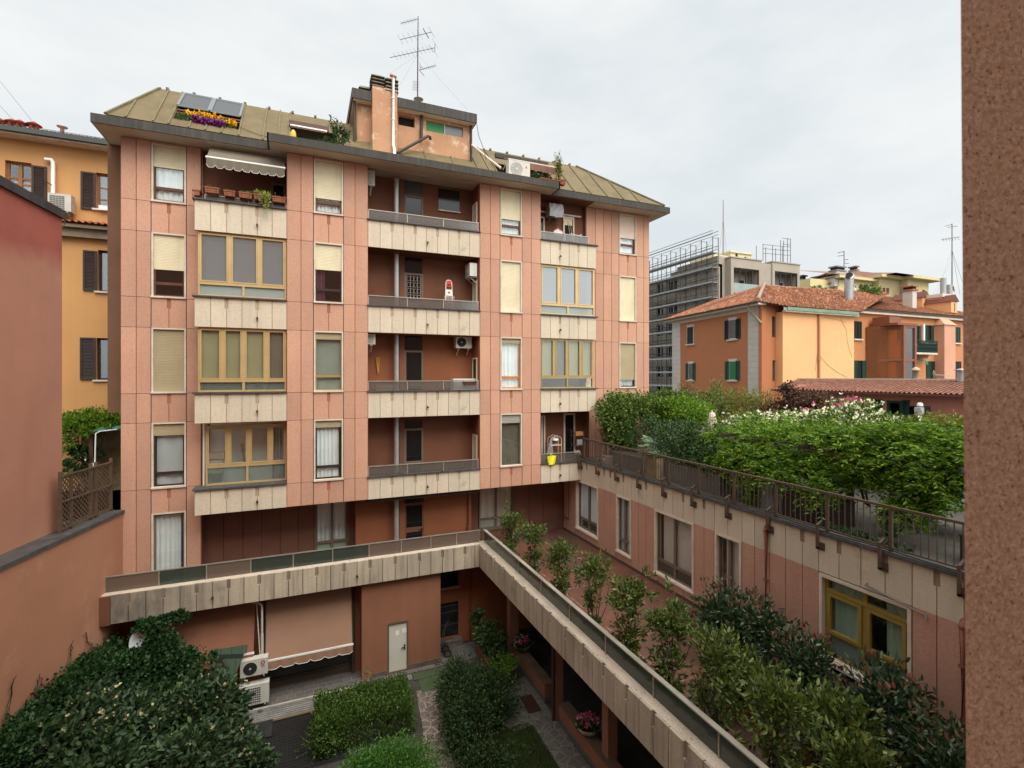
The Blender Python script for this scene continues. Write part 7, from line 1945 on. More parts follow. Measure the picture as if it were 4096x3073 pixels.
# trellis
tr_ = empty("trellis_screen", LW(-.8, .35, ZCP), "brown wooden lattice trellis standing on the coping of the left wall", "trellis")
WD = surf("weathered_trellis_wood", (.115,.07,.042), (.075,.048,.03), 4)
TA, TB = AZ(228, 2104, ZCP), AZ(452, 2046, ZCP)
TA = LW(-2.15, .34, ZCP); TB = LW(.12, .34, ZCP)
TD = (TB-TA).normalized(); TLn = (TB-TA).length; TH = 1.48
mb = MB()
for k in range(int((TLn+TH)/.15)):
    s = k*.15
    for sg in (1, -1):
        a0 = (s, 0) if sg == 1 else (s-TH, 0)
        P0 = [max(0, s-TH), min(s, TLn)]
        if sg == 1:   # falls to the right
            xa, za = max(0., s-TH), (s-max(0., s-TH)); xb, zb_ = min(s, TLn), s-min(s, TLn)
        else:
            xa = max(0., s-TH); za = xa-(s-TH); xb = min(s, TLn); zb_ = xb-(s-TH)
        if xb-xa < .02: continue
        o = .0 if sg == 1 else .012
        mb.bar(TA+TD*xa+Vector((LN.x*o, LN.y*o, .06+za)), TA+TD*xb+Vector((LN.x*o, LN.y*o, .06+zb_)), .012, .038)
mk("lattice", mb, WD, tr_)
for s in (0., .42, 1.28, 1.52, TLn):
    mb = MB(); mb.bar(TA+TD*s+Vector((-LN.x*.03, -LN.y*.03, .0)), TA+TD*s+Vector((-LN.x*.03, -LN.y*.03, TH+.18)), .075, .075); mk("post", mb, WD, tr_)
mb = MB()
for z in (.10, .10+TH/2, .06+TH): mb.bar(TA+Vector((-LN.x*.07, -LN.y*.07, z)), TB+Vector((-LN.x*.07, -LN.y*.07, z)), .03, .035)
mk("rail", mb, WD, tr_)
# little roof garden behind the trellis
mb = MB(); mb.box(-14, -5.4, 19.4, 24.4, ZCP-.4, ZCP-.2); mb.add([LW(-2.2,.7,ZCP-.2), LW(.3,.7,ZCP-.2), (-5.4,19.5,ZCP-.2), (-5.4,24.4,ZCP-.2), (-14,24.4,ZCP-.2), (-14,17,ZCP-.2)], [(0,1,2,3,4,5)])
mk("roof_terrace", mb, surf("dark_terrace_floor", (.12,.10,.085)), kind="structure")
vp = empty("climbing_vine", (-7, 20.5, ZCP), "green vine on a small pergola behind the trellis", "climbing plant")
bl_ = []
for (u, v, d, r, n) in ((310,1685,18.5,(.9,.7,.3),900), (400,1675,18.8,(.8,.7,.32),900), (260,1720,18.2,(.6,.6,.3),600), (450,1690,18.8,(.5,.5,.25),420), (270,1780,18,(.35,.4,.3),220), (350,1720,18.3,(.6,.6,.2),420)): bl_.append(blob(AD(u, v, d), r, n, shell=.5, lump=.3))
P, N = cat(*bl_); leafmesh("foliage", P, N, .15, L_WIST, vp, aspect=.3)
mb = MB(); stems(mb, tuple(AD(365, 1950, 18.4)), [tuple(AD(300,1700,18.5)), tuple(AD(420,1690,18.6))], .03, .012); mk("stem", mb, BARK, vp)
pp = empty("small_pergola", AD(365, 1950, 18.2), "weathered wooden pergola frame under the vine behind the trellis", "pergola")
mb = MB(); mb.bar(AD(236, 1755, 17.9), AD(372, 1725, 18.3), .10, .12); mb.bar(AD(366, 1725, 18.3), AD(366, 1980, 18.3), .12, .12); mk("frame", mb, WD, pp)
shrub("potted_shrub", "dark leafy plant in the shade behind the trellis", [(tuple(AD(330, 1830, 18.3)), (.45,.4,.5), 420), (tuple(AD(275, 1880, 17.8)), (.25,.25,.3), 160)], .16, L_DKGR, stem_to=ZCP-.2)
mb = MB(); a, b = AD(368, 1728, 18.0), AD(476, 1716, 18.6); mb.slab([a, b, b+Vector((.2,.9,.25)), a+Vector((.2,.9,.25))], .02); mk("awning", mb, surf("turquoise_sheet", (.10,.30,.23)), None, "turquoise sheet roof beside the trellis", "awning")
mb = MB(); mb.tube([AD(470, 1718, 18.3), AD(400, 1726, 18.1), AD(383, 1735, 18.0), AD(380, 1850, 17.9), AD(379, 1860, 17.9)], .025, 8); mb.box(*(lambda p: (p.x-.08, p.x+.08, p.y-.03, p.y+.03, p.z-.1, p.z+.05))(AD(379, 1858, 17.85)))
mk("white_conduit", mb, WHITEP, None, "white conduit with junction box beside the turquoise roof", "pipe")
mb = MB(); p = AD(440, 1790, 19.3); mb.box(p.x-.9, -5.39, p.y, p.y+.1, ZCP-.9, AD(440, 1722, 19.3).z)
mk("stone_block_wall", mb, surf("yellowish_block_wall", (.20,.14,.07), (.26,.19,.10), 3, .45, .55), None, "yellowish rough block wall behind the trellis", "wall")
p, q = AD(225, 1770, 20.2), AD(372, 1770, 20.6)
mb = MB(); mb.box(p.x-1.5, q.x, p.y, p.y+.8, ZCP-.2, p.z); mk("shade_panel", mb, surf("dark_shade_panel", (.05,.035,.022), (.035,.025,.017), 2), None, "dark panel added for the shade behind the trellis", "shed")  # added dark backdrop standing in for the deep shade under the vine
c = AD(345, 1835, 17.9)
mb = MB(); mb.lathe([(0,-.1),(.05,-.1),(.08,.0),(.0,.12)], c, 8); mb.box(c.x-.02, c.x+.02, c.y-.09, c.y-.07, c.z-.06, c.z-.0, 1); mk("wall_lantern", mb, [BLACKM, WHITEP], None, "small black lantern behind the trellis", "lantern")

# ochre house
YO = 24.4
och = empty("ochre_house", (-13, 25, G), "ochre house with brown shutters and red tiled roof behind the left wall", "house")
OCH = surf("ochre_render", (.56,.295,.115), (.50,.26,.10), .5, .35, .7, streak=(.46,.22,.085), stk=.25, bump=.1, bs=20)
zg0 = AY(430, 579, YO-.5).z; zwall = AY(430, 612, YO).z
mb = MB()
def oq(u, v): return AY(u, v, YO)
wins_o = [((20, 640), (126, 790)), ((384, 690), (470, 845)), ((392, 1000), (470, 1170)), ((386, 1352), (470, 1520))]
holes = []
for (a, b) in wins_o:
    pa, pb = oq(*a), oq(*b); holes.append((pa.x, pb.x, pb.z, pa.z))
hole_wall(mb, -26, -4.6, -6, zwall+.3, YO, holes, .35)
mk("wall", mb, OCH, och)
mb = MB(); mb.box(-26, -4.6, YO+1.2, YO+1.3, -6, zwall); mk("inner_wall", mb, ROOM, och)
mb = MB(); mb.box(-26, -4.6, YO-.55, YO+.02, zwall+.02, zwall+.14); mk("eaves", mb, STONE, och)
mb = MB(); mb.box(-26, -4.6, YO-.68, YO-.54, zwall+.08, zwall+.26); mk("gutter", mb, surf("dark_green_gutter", (.06,.062,.058), rough=.5), och)
TILER = island("red_roof_tile", [(0, (.21,.065,.035)), (.5, (.33,.105,.055)), (1, (.42,.16,.09))], .85, .2)
TILEB = island("old_roof_tile", [(0, (.17,.07,.04)), (.35, (.28,.11,.058)), (.7, (.37,.15,.075)), (.95, (.43,.19,.10)), (1, (.52,.36,.26))], .9, .2)
TILEP = island("brown_roof_tile", [(0, (.20,.085,.055)), (.5, (.26,.115,.075)), (1, (.32,.15,.10))], .85, .2)
def tiles(mb, A, B, C, D, tw=.21, th=.33, amp=.035, m=0, jit=.0):
    """A-B eave, D-C ridge; each tile a small arched island stepping over the one below"""
    A, B, C, D = map(Vector, (A, B, C, D))
    n = (B-A).cross(D-A).normalized()
    if n.z < 0: n = -n
    W = max((B-A).length, (C-D).length); H = (D-A).length
    nu, nv = max(1, int(W/tw)), max(1, int(H/th))
    prof = ((0, 0), (.22, .9), (.5, 1), (.72, .25), (1, 0))
    def P(s, t): return (A.lerp(B, s)).lerp(D.lerp(C, s), t)
    for j in range(nv):
        for i in range(nu):
            vs = []
            dj = rng.normal(0, jit) if jit else 0
            for (q, h) in prof:
                s = (i+q)/nu
                vs.append(P(s, max(0, (j-.12+dj)/nv)) + n*(h*amp+.035)); vs.append(P(s, (j+1)/nv) + n*(h*amp+.004))
            fs = [(2*k, 2*k+2, 2*k+3, 2*k+1) for k in range(len(prof)-1)]
            mb.add(vs, fs, m, False)
mb = MB(); tiles(mb, (-22, YO-.6, zwall+.22), (-4.6, YO-.6, zwall+.22), (-4.6, YO+2.4, zwall+1.36), (-22, YO+2.4, zwall+1.36), .24, .36, .05)
mk("roof", mb, TILER, och)
mb = MB(); mb.prism([(YO-.6, zwall+.2), (YO+2.4, zwall+1.34), (YO+2.4, zwall+.2)], -26, -4.6, 0, 'yz'); mk("roof_deck", mb, TERRAD, och)
WDO = surf("honey_wood_frame", (.30,.125,.045), (.24,.10,.035), 3, rough=.5)
for k, (x0, x1, z0, z1) in enumerate(holes):
    mb = MB(); mb.frame(x0, x1, z0, z1, .07, YO+.14, YO+.22); xm = (x0+x1)/2
    if k == 0: mb.box(xm-.06, xm+.06, YO+.13, YO+.22, z0+.07, z1-.07); mb.box(x0+.07, x1-.07, YO+.15, YO+.21, z1-.62, z1-.55); mb.box(x0+.07, x1-.07, YO+.15, YO+.21, z0+.45, z0+.52)
    if k == 1: [mb.box(x0+.07, x1-.07, YO+.15, YO+.21, z0+(z1-z0)*f-.025, z0+(z1-z0)*f+.025) for f in (.3, .62)]
    w = mk("window", mb, WDO if k < 2 else DKWOOD, och)
    mb = MB(); mb.box(x0+.07, x1-.07, YO+.18, YO+.186, z0+.07, z1-.07); mk("pane", mb, GLASSR if k else GLASS, w)
    mb = MB(); mb.box(x0-.1, x1+.1, YO-.1, YO+.1, z0-.06, z0+.005); mk("sill", mb, STONE, w)
    if k:
        mb = MB(); wavy(mb, x0+.08, x1-.08, z0+.08, z1-.08, YO+.30, per=.2, seed=50+k); mk("curtain", mb, CURT if k == 1 else CURTG, w)
    else:
        mb = MB(); wavy(mb, x0+.08, x1-.08, z0+.08, z1-.65, YO+.30, per=.2, seed=50); mk("curtain", mb, CURT, w)
BRSH = surf("dark_brown_shutter", (.045,.030,.026), (.035,.024,.02), 3, rough=.6)
def louvre(x0, x1, z0, z1, y, parent, mat, M=None, name="shutter", n=None):
    mb = MB(M); mb.frame(x0, x1, z0, z1, .07, y, y+.05)
    k = n or int((z1-z0-.14)/.055)
    for i in range(k):
        z = z0+.07+(z1-z0-.14)*(i+.5)/k; h = (z1-z0-.14)/k
        mb.add([(x0+.07,y+.008,z-h*.5),(x1-.07,y+.008,z-h*.5),(x1-.07,y+.045,z+h*.42),(x0+.07,y+.045,z+h*.42)], [(0,1,2,3)])
    return mk(name, mb, mat, parent)
for (a, b) in (((126, 660), (186, 830)), ((322, 684), (381, 840)), ((331, 1000), (388, 1165)), ((319, 1350), (381, 1520))):
    pa, pb = AY(a[0], a[1], YO-.06), AY(b[0], b[1], YO-.06); louvre(pa.x, pb.x, pb.z, pa.z, YO-.06, och, BRSH)
# lower cornice with its tiled strip
zc_ = AY(340, 900, YO-.4).z
mb = MB(); mb.box(-12.0, -4.6, YO-.42, YO, zc_-.12, zc_, 0); mb.box(-12.0, -4.6, YO-.25, YO, zc_-.45, zc_-.12, 0); mk("cornice", mb, surf("olive_stone_cornice", (.24,.19,.12), (.18,.14,.09), 2), och)
mb = MB(); tiles(mb, (-12, YO-.5, zc_+.02), (-4.6, YO-.5, zc_+.02), (-4.6, YO, zc_+.22), (-12, YO, zc_+.22), .2, .3, .05); mk("tile_strip", mb, TILER, och)
for k, u in enumerate((2, 50, 81, 136)):
    YC = YO+1.5; c = AY(u, 528, YC); z = zwall+1.0; zt = AY(u, [472, 474, 478, 485][k], YC).z
    mb = MB(); mb.lathe([(.15,-.3),(.17,0),(.155,.1),(.155,zt-z-.18),(.26,zt-z-.17),(.0,zt-z)], (c.x, YC, z), 14)
    mb.disc((c.x+.05, YC-.15, zt-.28), (0,1,0), .055, .03, 10, 1)
    mk("chimney_pot", mb, [surf("red_clay_pot", (.30,.075,.045), (.24,.07,.04), 3), ROOM], och)
c = AY(249, 530, YO+2.0); zt = AY(249, 505, YO+2.0).z
mb = MB(); mb.lathe([(.07,-.5),(.07,.0),(.17,.02),(.19,.05),(.0,.09)], (c.x, YO+2.0, zt-.08), 14); mk("metal_flue", mb, STEEL, och)
ac_unit("off-white grilled air conditioner on the ochre house beside the brown shutter", XY(191, YO-.5), YO-.5, AY(191, 838, YO-.5).z, AY(284, 800, YO-.5).x-XY(191, YO-.5), .62, .36, style="grille")
mb = MB(); p = [AY(180, 638, YO-.15), AY(205, 640, YO-.15), AY(212, 650, YO-.15), AY(212, 778, YO-.15)]; mb.tube(p, .07, 10); mk("white_flue_pipe", mb, WHITEP, None, "white bent flue pipe on the ochre wall above the air conditioner", "pipe")
mb = MB(); mb.box(*(lambda p, q: (p.x, q.x, YO-.16, YO-.05, q.z, p.z))(AY(396, 822, YO-.1), AY(470, 848, YO-.1))); mk("white_window_box", mb, WHITEP, None, "white box on the sill of the ochre house window", "box")
mb = MB()
mb.tube([AY(0, 490, YO-.3), AY(430, 556, YO-.3)], .010, 4)
for (a, b) in (((-60, 360), (45, 472)), ((-20, 300), (126, 482))): mb.tube([AY(a[0], a[1], 30), AY(b[0], b[1], YO+.3)], .008, 4)
mk("overhead_wire", mb, BLACKM, None, "thin wires crossing the sky above the ochre house roof", "wire")
mb = MB(); mb.tube([AD(252, 915, 17.5), AD(262, 880, 18.0), AD(300, 845, 19.5), AD(430, 752, 22.5)], .014, 5); mk("overhead_wire", mb, BLACKM, None, "black cable rising from the red gable to the ochre house", "wire")
mb = MB(); mb.tube([AY(172, 720, YO-.12), AY(206, 740, YO-.4)], .018, 6); mb.tube([AY(252, 878, YO-.2), AY(406, 893, YO-.2)], .018, 6); mk("clothes_pole", mb, BLACKM, None, "thin dark poles fixed to the ochre house wall", "pole")
# ================================================================== pink garden house
XH = 26.0
ph = empty("pink_garden_house", (XH+3, 14, ZF), "low pink house with a brown tiled roof and dark green shutters behind the roof garden", "house")
zE = AX(3500, 1571, XH).z
PKW = surf("rose_render", (.50,.21,.15), (.45,.185,.14), .5, .35, .7, streak=(.36,.14,.11), stk=.25, bump=.1)
ya, yb = YX(3470, XH), YX(3590, XH)
op = [YX(3548, XH), YX(3610, XH)]
mb = MB(WING)
hole_wall(mb, -20.8, -4, ZF, zE+.1, XH, [(-op[0], -op[1], ZF+.1, AX(3575, 1603, XH).z)], .3)
mk("wall", mb, PKW, ph)
mb = MB(); mb.box(XH+.9, XH+1.0, 4, 20.8, ZF, zE); mk("room", mb, ROOM, ph)
mb = MB(); mb.box(XH+.0, XH+6, 20.5, 20.8, ZF, zE+.3); mk("side_wall", mb, PKW, ph)
RX = 31.5; zR = AX(3600, 1522, RX).z
mb = MB(); tiles(mb, (XH-.45, 21.2, zE), (XH-.45, 4, zE), (RX, 4, zR), (RX, 24.0, zR), .23, .36, .055)
mk("roof", mb, TILEP, ph)
mb = MB(); mb.add([(XH-.42, 21.2, zE-.02), (XH-.42, 4, zE-.02), (RX, 4, zR-.03), (RX, 24, zR-.03)], [(0,1,2,3)]); mb.box(XH-.5, XH-.42, 4, 21.2, zE-.06, zE+.02); mk("roof_deck", mb, TERRAD, ph)
mb = MB(); mb.box(RX-.1, RX+.25, 4, 24, zR-.1, zR+.10); mk("ridge_flashing", mb, surf("pale_flashing", (.5,.47,.42)), ph)
GSH = surf("dark_green_shutter", (.010,.045,.035), (.008,.035,.028), 3, rough=.5)
def gshut(Xp, u0, u1, v0, v1, par, mat=GSH, M=WING):
    a, b = AX(u0, v0, Xp), AX(u1, v1, Xp); return louvre(-a.y, -b.y, b.z, a.z, Xp, par, mat, M)
gshut(XH-.06, 3496, 3528, 1598, 1668, ph); gshut(XH-.06, 3606, 3636, 1600, 1670, ph)
mb = MB(WING); mb.frame(-op[0], -op[1], ZF+.1, AX(3575, 1603, XH).z, .12, XH-.02, XH+.15); mk("door_frame", mb, GSH, ph)
a = AX(3640, 1640, XH-.5)
mb = MB(); mb.box(XH-.75, XH-.3, a.y-1.0, a.y, ZF+.9, AX(3640, 1626, XH-.5).z); 
cb_ = empty("outdoor_shelf", (XH-.5, a.y-.5, ZF), "dark open shelf against the pink wall with a grey box", "shelf")
y0, y1 = YX(3645, XH-.6), YX(3713, XH-.6); zt = AX(3680, 1628, XH-.6).z
mb = MB(); mb.box(XH-.85, XH-.45, y1, y1+.04, ZF, zt); mb.box(XH-.85, XH-.45, y0-.04, y0, ZF, zt); mb.box(XH-.87, XH-.44, y1, y0, zt, zt+.04); mb.box(XH-.85, XH-.45, y1, y0, zt-.55, zt-.5); mb.box(XH-.47, XH-.44, y1, y0, ZF, zt); mk("cabinet", mb, BLACKM, cb_)
mb = MB(); y2, y3 = YX(3668, XH-.95), YX(3694, XH-.95); mb.box(XH-1.15, XH-.9, y3, y2, ZF, zt-.0); mk("grey_box", mb, surf("pale_grey_box", (.42,.41,.39)), None, "tall pale grey box in front of the dark outdoor shelf", "box")
mb = MB(); c = AX(3680, 1626, XH-.7); mb.lathe([(.12,0),(.11,.10),(.07,.15),(0,.16)], (XH-.7, c.y, zt+.04), 12); mk("white_pot", mb, WHITEP, None, "white upturned pot on top of the dark outdoor shelf", "pot")
mb = MB(); y2 = YX(3722, XH-.8)
for k in range(4): mb.tube([(XH-.8, y2+.12*k, ZF), (XH-.8, y2+.12*k, zt-.35)], .012, 5)
for k in range(5): mb.tube([(XH-.8, y2, zt-.35-.25*k), (XH-.8, y2+.36, zt-.35-.25*k)], .012, 5)
mk("white_rack", mb, WHITEP, None, "white wire rack beside the dark outdoor shelf", "rack")
c = AX(3845, 1480, RX-.8)
mb = MB(); mb.tube([(RX-.8, c.y, zR-.1), (RX-.8, c.y, AX(3845, 1486, RX-.8).z)], .17, 12); mb.lathe([(.28,.0),(.3,.03),(.1,.10),(0,.11)], (RX-.8, c.y, AX(3845, 1486, RX-.8).z+.04), 14); mk("metal_flue", mb, STEEL, ph)

# ================================================================== terracotta house with quoins
YT0 = 27.7
C0 = AY(3049, 1505, YT0)
HD = Vector((.143, .99)); 
th = empty("terracotta_house", (C0.x+4, YT0+6, G), "terracotta house with pale quoins, green shutters and an old tiled roof", "house")
TER = surf("terracotta_render", (.43,.165,.072), (.395,.15,.066), .35, .35, .7, streak=(.38,.15,.075), stk=.2, bump=.08)
APR = surf("apricot_render", (.78,.42,.195), (.72,.38,.175), .35, .35, .7, streak=(.62,.31,.14), stk=.25)
QUO = surf("pale_quoin_stone", (.52,.48,.43), (.46,.42,.37), .8)
FM = Matrix(((HD.x, -HD.y*-1, 0, 0), (HD.y, HD.x*-1, 0, 0), (0,0,1,0), (0,0,0,1)))
# local frame of the left facade: local x runs from the far corner towards the near corner, local y into the house
lx_ = -HD; ly_ = Vector((HD.y, -HD.x))
FM = Matrix(((lx_.x, ly_.x, 0, C0.x), (lx_.y, ly_.y, 0, C0.y), (0,0,1,0), (0,0,0,1)))
def onF(u, v):
    r = ray(u, v); n2 = ly_
    t = (n2.x*C0.x + n2.y*C0.y)/(n2.x*r.x + n2.y*r.y); p = r*t
    return Vector(((Vector((p.x, p.y)) - Vector((C0.x, C0.y))).dot(lx_), p.z))
LF = onF(2690, 1505).x
zEa = onF(3040, 1222).y
mb = MB(FM); mb.box(LF, 0, 0, .35, G, zEa); mk("left_facade", mb, TER, th)
mb = MB(FM)
def quoins(a, b):
    z = G
    while z < zEa-.3: mb.box(a, b, -.035, .02, z+.015, min(z+.46, zEa-.3)); z += .46
qa = onF(2993, 1400).x; quoins(qa, -.001); mk("quoins", mb, QUO, th); mb = MB(FM); quoins(LF, onF(2722, 1400).x)
mk("quoins", mb, QUO, th)
mb = MB(FM); mb.box(LF-.4, .35, -.65, .1, zEa-.02, zEa+.16); mb.box(LF, 0, -.06, .02, zEa-.32, zEa-.02); mk("eaves", mb, STONE, th)
mb = MB(FM); mb.box(LF-.5, .4, -.78, -.64, zEa+.10, zEa+.22); mk("gutter", mb, surf("dark_brown_gutter", (.06,.05,.04)), th)
def fwin(u0, u1, v0, v1, kind):
    a, b = onF(u0, v0), onF(u1, v1)
    x0, x1, z0, z1 = a.x, b.x, b.y, a.y
    mb = MB(FM); mb.frame(x0-.06, x1+.06, z0-.02, z1+.06, .08, -.03, .02); mb.box(x0-.22, x1+.22, -.12, .02, z0-.14, z0-.02); mb.box(x0-.1, x1+.1, -.03, .02, z1+.06, z1+.2)
    w = mk("window", mb, QUO, th)
    mb = MB(FM); mb.box(x0, x1, -.012, .0, z0, z1); mk("pane", mb, DARKGL, w)
    if kind == 'closed':
        xm = (x0+x1)/2; louvre(x0+.02, xm-.01, z0+.01, z1-.01, -.05, w, GSHB, FM); louvre(xm+.01, x1-.02, z0+.01, z1-.01, -.05, w, GSHB, FM)
    else:
        sw_ = (x1-x0)*.62
        louvre(x0-sw_, x0-.02, z0-.02, z1+.02, -.07, w, GSHB if kind == 'dark' else GSH2, FM); louvre(x1+.02, x1+sw_, z0-.02, z1+.02, -.07, w, GSHB if kind == 'dark' else GSH2, FM)
        if kind == 'roller':
            mb = MB(FM); slats(mb, x0+.02, x1-.02, z0, z1, -.03, .08); mk("roller_shutter", mb, surf("green_roller_slats", (.03,.17,.06)), w)
        else:
            mb = MB(FM); wavy(mb, x0+.1, x1-.1, z0+.05, z1-.05, -.016, per=.3, amp=.005); mk("curtain", mb, BLINDT, w)
GSHB = surf("black_green_shutter", (.012,.020,.018), rough=.5); GSH2 = surf("bottle_green_shutter", (.010,.060,.042), (.008,.05,.035), 3, rough=.5)
fwin(2750, 2774, 1310, 1375, 'closed'); fwin(2917, 2945, 1282, 1355, 'dark'); fwin(2755, 2772, 1455, 1520, 'open'); fwin(2918, 2944, 1446, 1520, 'roller')
# narrow-window bay, apricot block, long wall behind
X1, X2 = XY(3131, YT0), XY(3131, YT0-.6)
mb = MB()
def nh(u0, u1, v0, v1, Y): a, b = AY(u0, v0, Y), AY(u1, v1, Y); return (a.x, b.x, b.z, a.z)
h1, h2 = nh(3088, 3108, 1266, 1350, YT0), nh(3090, 3110, 1442, 1525, YT0)
hole_wall(mb, C0.x-.05, X1+.1, G, AY(3090, 1222, YT0).z+.3, YT0, [h1, h2], .3)
mk("narrow_bay", mb, TER, th)
mb = MB()
for h in (h1, h2):
    mb.box(h[0]-.02, h[1]+.02, YT0+.2, YT0+.24, h[2]-.02, h[3]+.02, 0)
    for k in range(1, 4): x = h[0]+(h[1]-h[0])*k/4; mb.box(x-.015, x+.015, YT0+.05, YT0+.08, h[2], h[3], 1)
mk("barred_window", mb, [BLINDT, BLACKM], th)
YA = YT0-.6
XA0, XA1 = XY(3131, YA), XY(3416, YA)
zA = AY(3142, 1248, YA).z
mb = MB(); mb.box(XA0, XA1, YA, YA+3, G, zA); mk("apricot_block", mb, APR, th)
mb = MB(); mb.box(XA0-.05, XA1+.1, YA-.35, YA+.02, zA-.02, zA+.10, 0); mb.box(XA0+.0, XA1, YA-.42, YA-.33, zA+.08, zA+.34, 1); mk("gutter", mb, [STONE, surf("verdigris_gutter", (.20,.29,.20), (.15,.22,.15), 2)], th)
mb = MB(); x = XY(3277, YA-.1); mb.tube([(x, YA-.1, zA), (x, YA-.1, G)], .09, 10); mb.tube([(x, YA-.1, AY(3277, 1430, YA).z), (x, YA-.1, AY(3277, 1445, YA).z)], .12, 10); mk("downpipe", mb, surf("apricot_brown_pipe", (.45,.22,.11)), th)
mb = MB()
v_ = [(3385,1290),(3378,1330),(3400,1380),(3410,1450),(3400,1500)]
for (off, pts) in ((0, [(3277,1420),(3310,1460),(3350,1490),(3390,1510)]), (1, [(3360,1270),(3385,1320),(3390,1370),(3408,1430)]), (2, [(3300,1270),(3350,1280),(3385,1290)]), (3, [(3272,1400),(3265,1440),(3262,1480)])):
    mb.tube([AY(u, v, YA-.01) for u, v in pts], .016, 4)
mk("bare_creeper", mb, surf("dry_creeper", (.50,.27,.13)), th)
YLG = YT0+1.0
XL1 = 66
zL = AY(3500, 1258, YLG).z
mb = MB()
wl_h = [nh(3494, 3518, 1352, 1408, YLG), nh(3530, 3552, 1352, 1408, YLG)]
hole_wall(mb, XA1-.3, XL1, G, zL, YLG, wl_h + [nh(3497, 3520, 1498, 1530, YLG)], .3)
mk("long_wall", mb, surf("orange_render", (.52,.22,.09), (.48,.20,.082), .35, .35, .7, streak=(.44,.18,.08), stk=.2), th)
mb = MB()
for h in wl_h + [nh(3497, 3520, 1498, 1530, YLG)]:
    mb.box(h[0]-.02, h[1]+.02, YLG+.2, YLG+.24, h[2]-.02, h[3]+.02, 0); xm = (h[0]+h[1])/2; mb.box(xm-.05, xm+.05, YLG+.1, YLG+.2, h[2], h[3], 1); zm = (h[2]+h[3])/2; mb.box(h[0], h[1], YLG+.1, YLG+.2, zm-.04, zm+.04, 1)
mk("barred_window", mb, [BLINDT, BLACKM], th)
mb = MB(); mb.box(XA1-.2, XL1, YLG-.35, YLG+.02, zL-.02, zL+.25); mk("eaves", mb, STONE, th)
mb = MB(); mb.box(XA1-.2, XL1, YLG-.45, YLG-.34, zL+.2, zL+.36); mk("gutter", mb, MATS["dark_brown_gutter"], th)
def lwin(u0, u1, v0, v1, kind=GSH2, closed=False, left=True, right=True):
    a, b = AY(u0, v0, YLG-.08), AY(u1, v1, YLG-.08)
    if closed:
        xm = (a.x+b.x)/2; louvre(a.x, xm-.02, b.z, a.z, YLG-.07, th, kind); louvre(xm+.02, b.x, b.z, a.z, YLG-.07, th, kind)
    else:
        w = (b.x-a.x); mb = MB(); mb.box(a.x+w*.28, b.x-w*.28, YLG-.02, YLG-.01, b.z, a.z); mk("window", mb, DARKGL, th)
        if left: louvre(a.x, a.x+w*.3, b.z, a.z, YLG-.09, th, kind)
        if right: louvre(b.x-w*.3, b.x, b.z, a.z, YLG-.09, th, kind)
    mb = MB(); mb.box(a.x-.15, b.x+.15, YLG-.15, YLG, b.z-.14, b.z-.02); mk("sill", mb, STONE, th)
lwin(3420, 3448, 1285, 1356, GSHB, True); lwin(3412, 3465, 1442, 1518); lwin(3592, 3612, 1305, 1365, GSHB, True); lwin(3660, 3682, 1302, 1376); lwin(3700, 3736, 1300, 1372)
lwin(3708, 3760, 1445, 1518); lwin(3823, 3843, 1308, 1372, GSH2, True); lwin(3824, 3846, 1446, 1518, GSHB, True); lwin(3588, 3606, 1444, 1520)
# glazed lift shaft
YS = YLG-2.2
sx0, sx1, sx2 = XY(3522, YLG), XY(3612, YS), XY(3657, YS)
szt, szb = AY(3630, 1303, YS).z, -1.0
SHB = surf("red_brown_steel", (.24,.085,.045), (.2,.07,.04), 2, rough=.5)
ls = empty("lift_shaft", (sx1, YS, G), "red-brown steel lift shaft with glass front on the orange house", "lift shaft")
mb = MB()
for (x, y) in ((sx1, YS), (sx2, YS), (sx2, YLG), (sx1-.2, YLG-.1)): mb.box(x-.12, x+.12, y-.12, y+.12, G, szt)
for z in (szt-.1, szt-3.0, szt-6.2, szt-9.2): mb.box(sx1, sx2, YS-.1, YS+.1, z-.1, z+.1); mb.box(sx2-.1, sx2+.1, YS, YLG, z-.1, z+.1); mb.bar((sx1-.1, YS, z), (sx1-1.4, YLG-.05, z), .16, .18)
mb.box(sx1-1.0, sx2+.3, YS-.15, YLG, szt, szt+.2); mb.box(sx1-1.0, sx1+.6, YS+.5, YLG-.3, szt+.2, szt+.8)
mk("steel_frame", mb, SHB, ls)
LGL = glass("dark_lift_glass", (.35,.36,.36), (1,1,1), .03, .3, (.12,.12,.12), 2.5)
mb = MB(); mb.box(sx1+.12, sx2-.12, YS-.02, YS+.02, G, szt-.1); mk("glass_front", mb, LGL, ls)
mb = MB(); mb.slab([(sx1-.12, YS, G), (sx1-1.5, YLG-.1, G), (sx1-1.5, YLG-.1, szt), (sx1-.12, YS, szt)], .04); mk("amber_glass_side", mb, glass("amber_lift_glass", (.62,.36,.2), (1,1,1), .05, .35, (.42,.19,.085), 1.), ls)
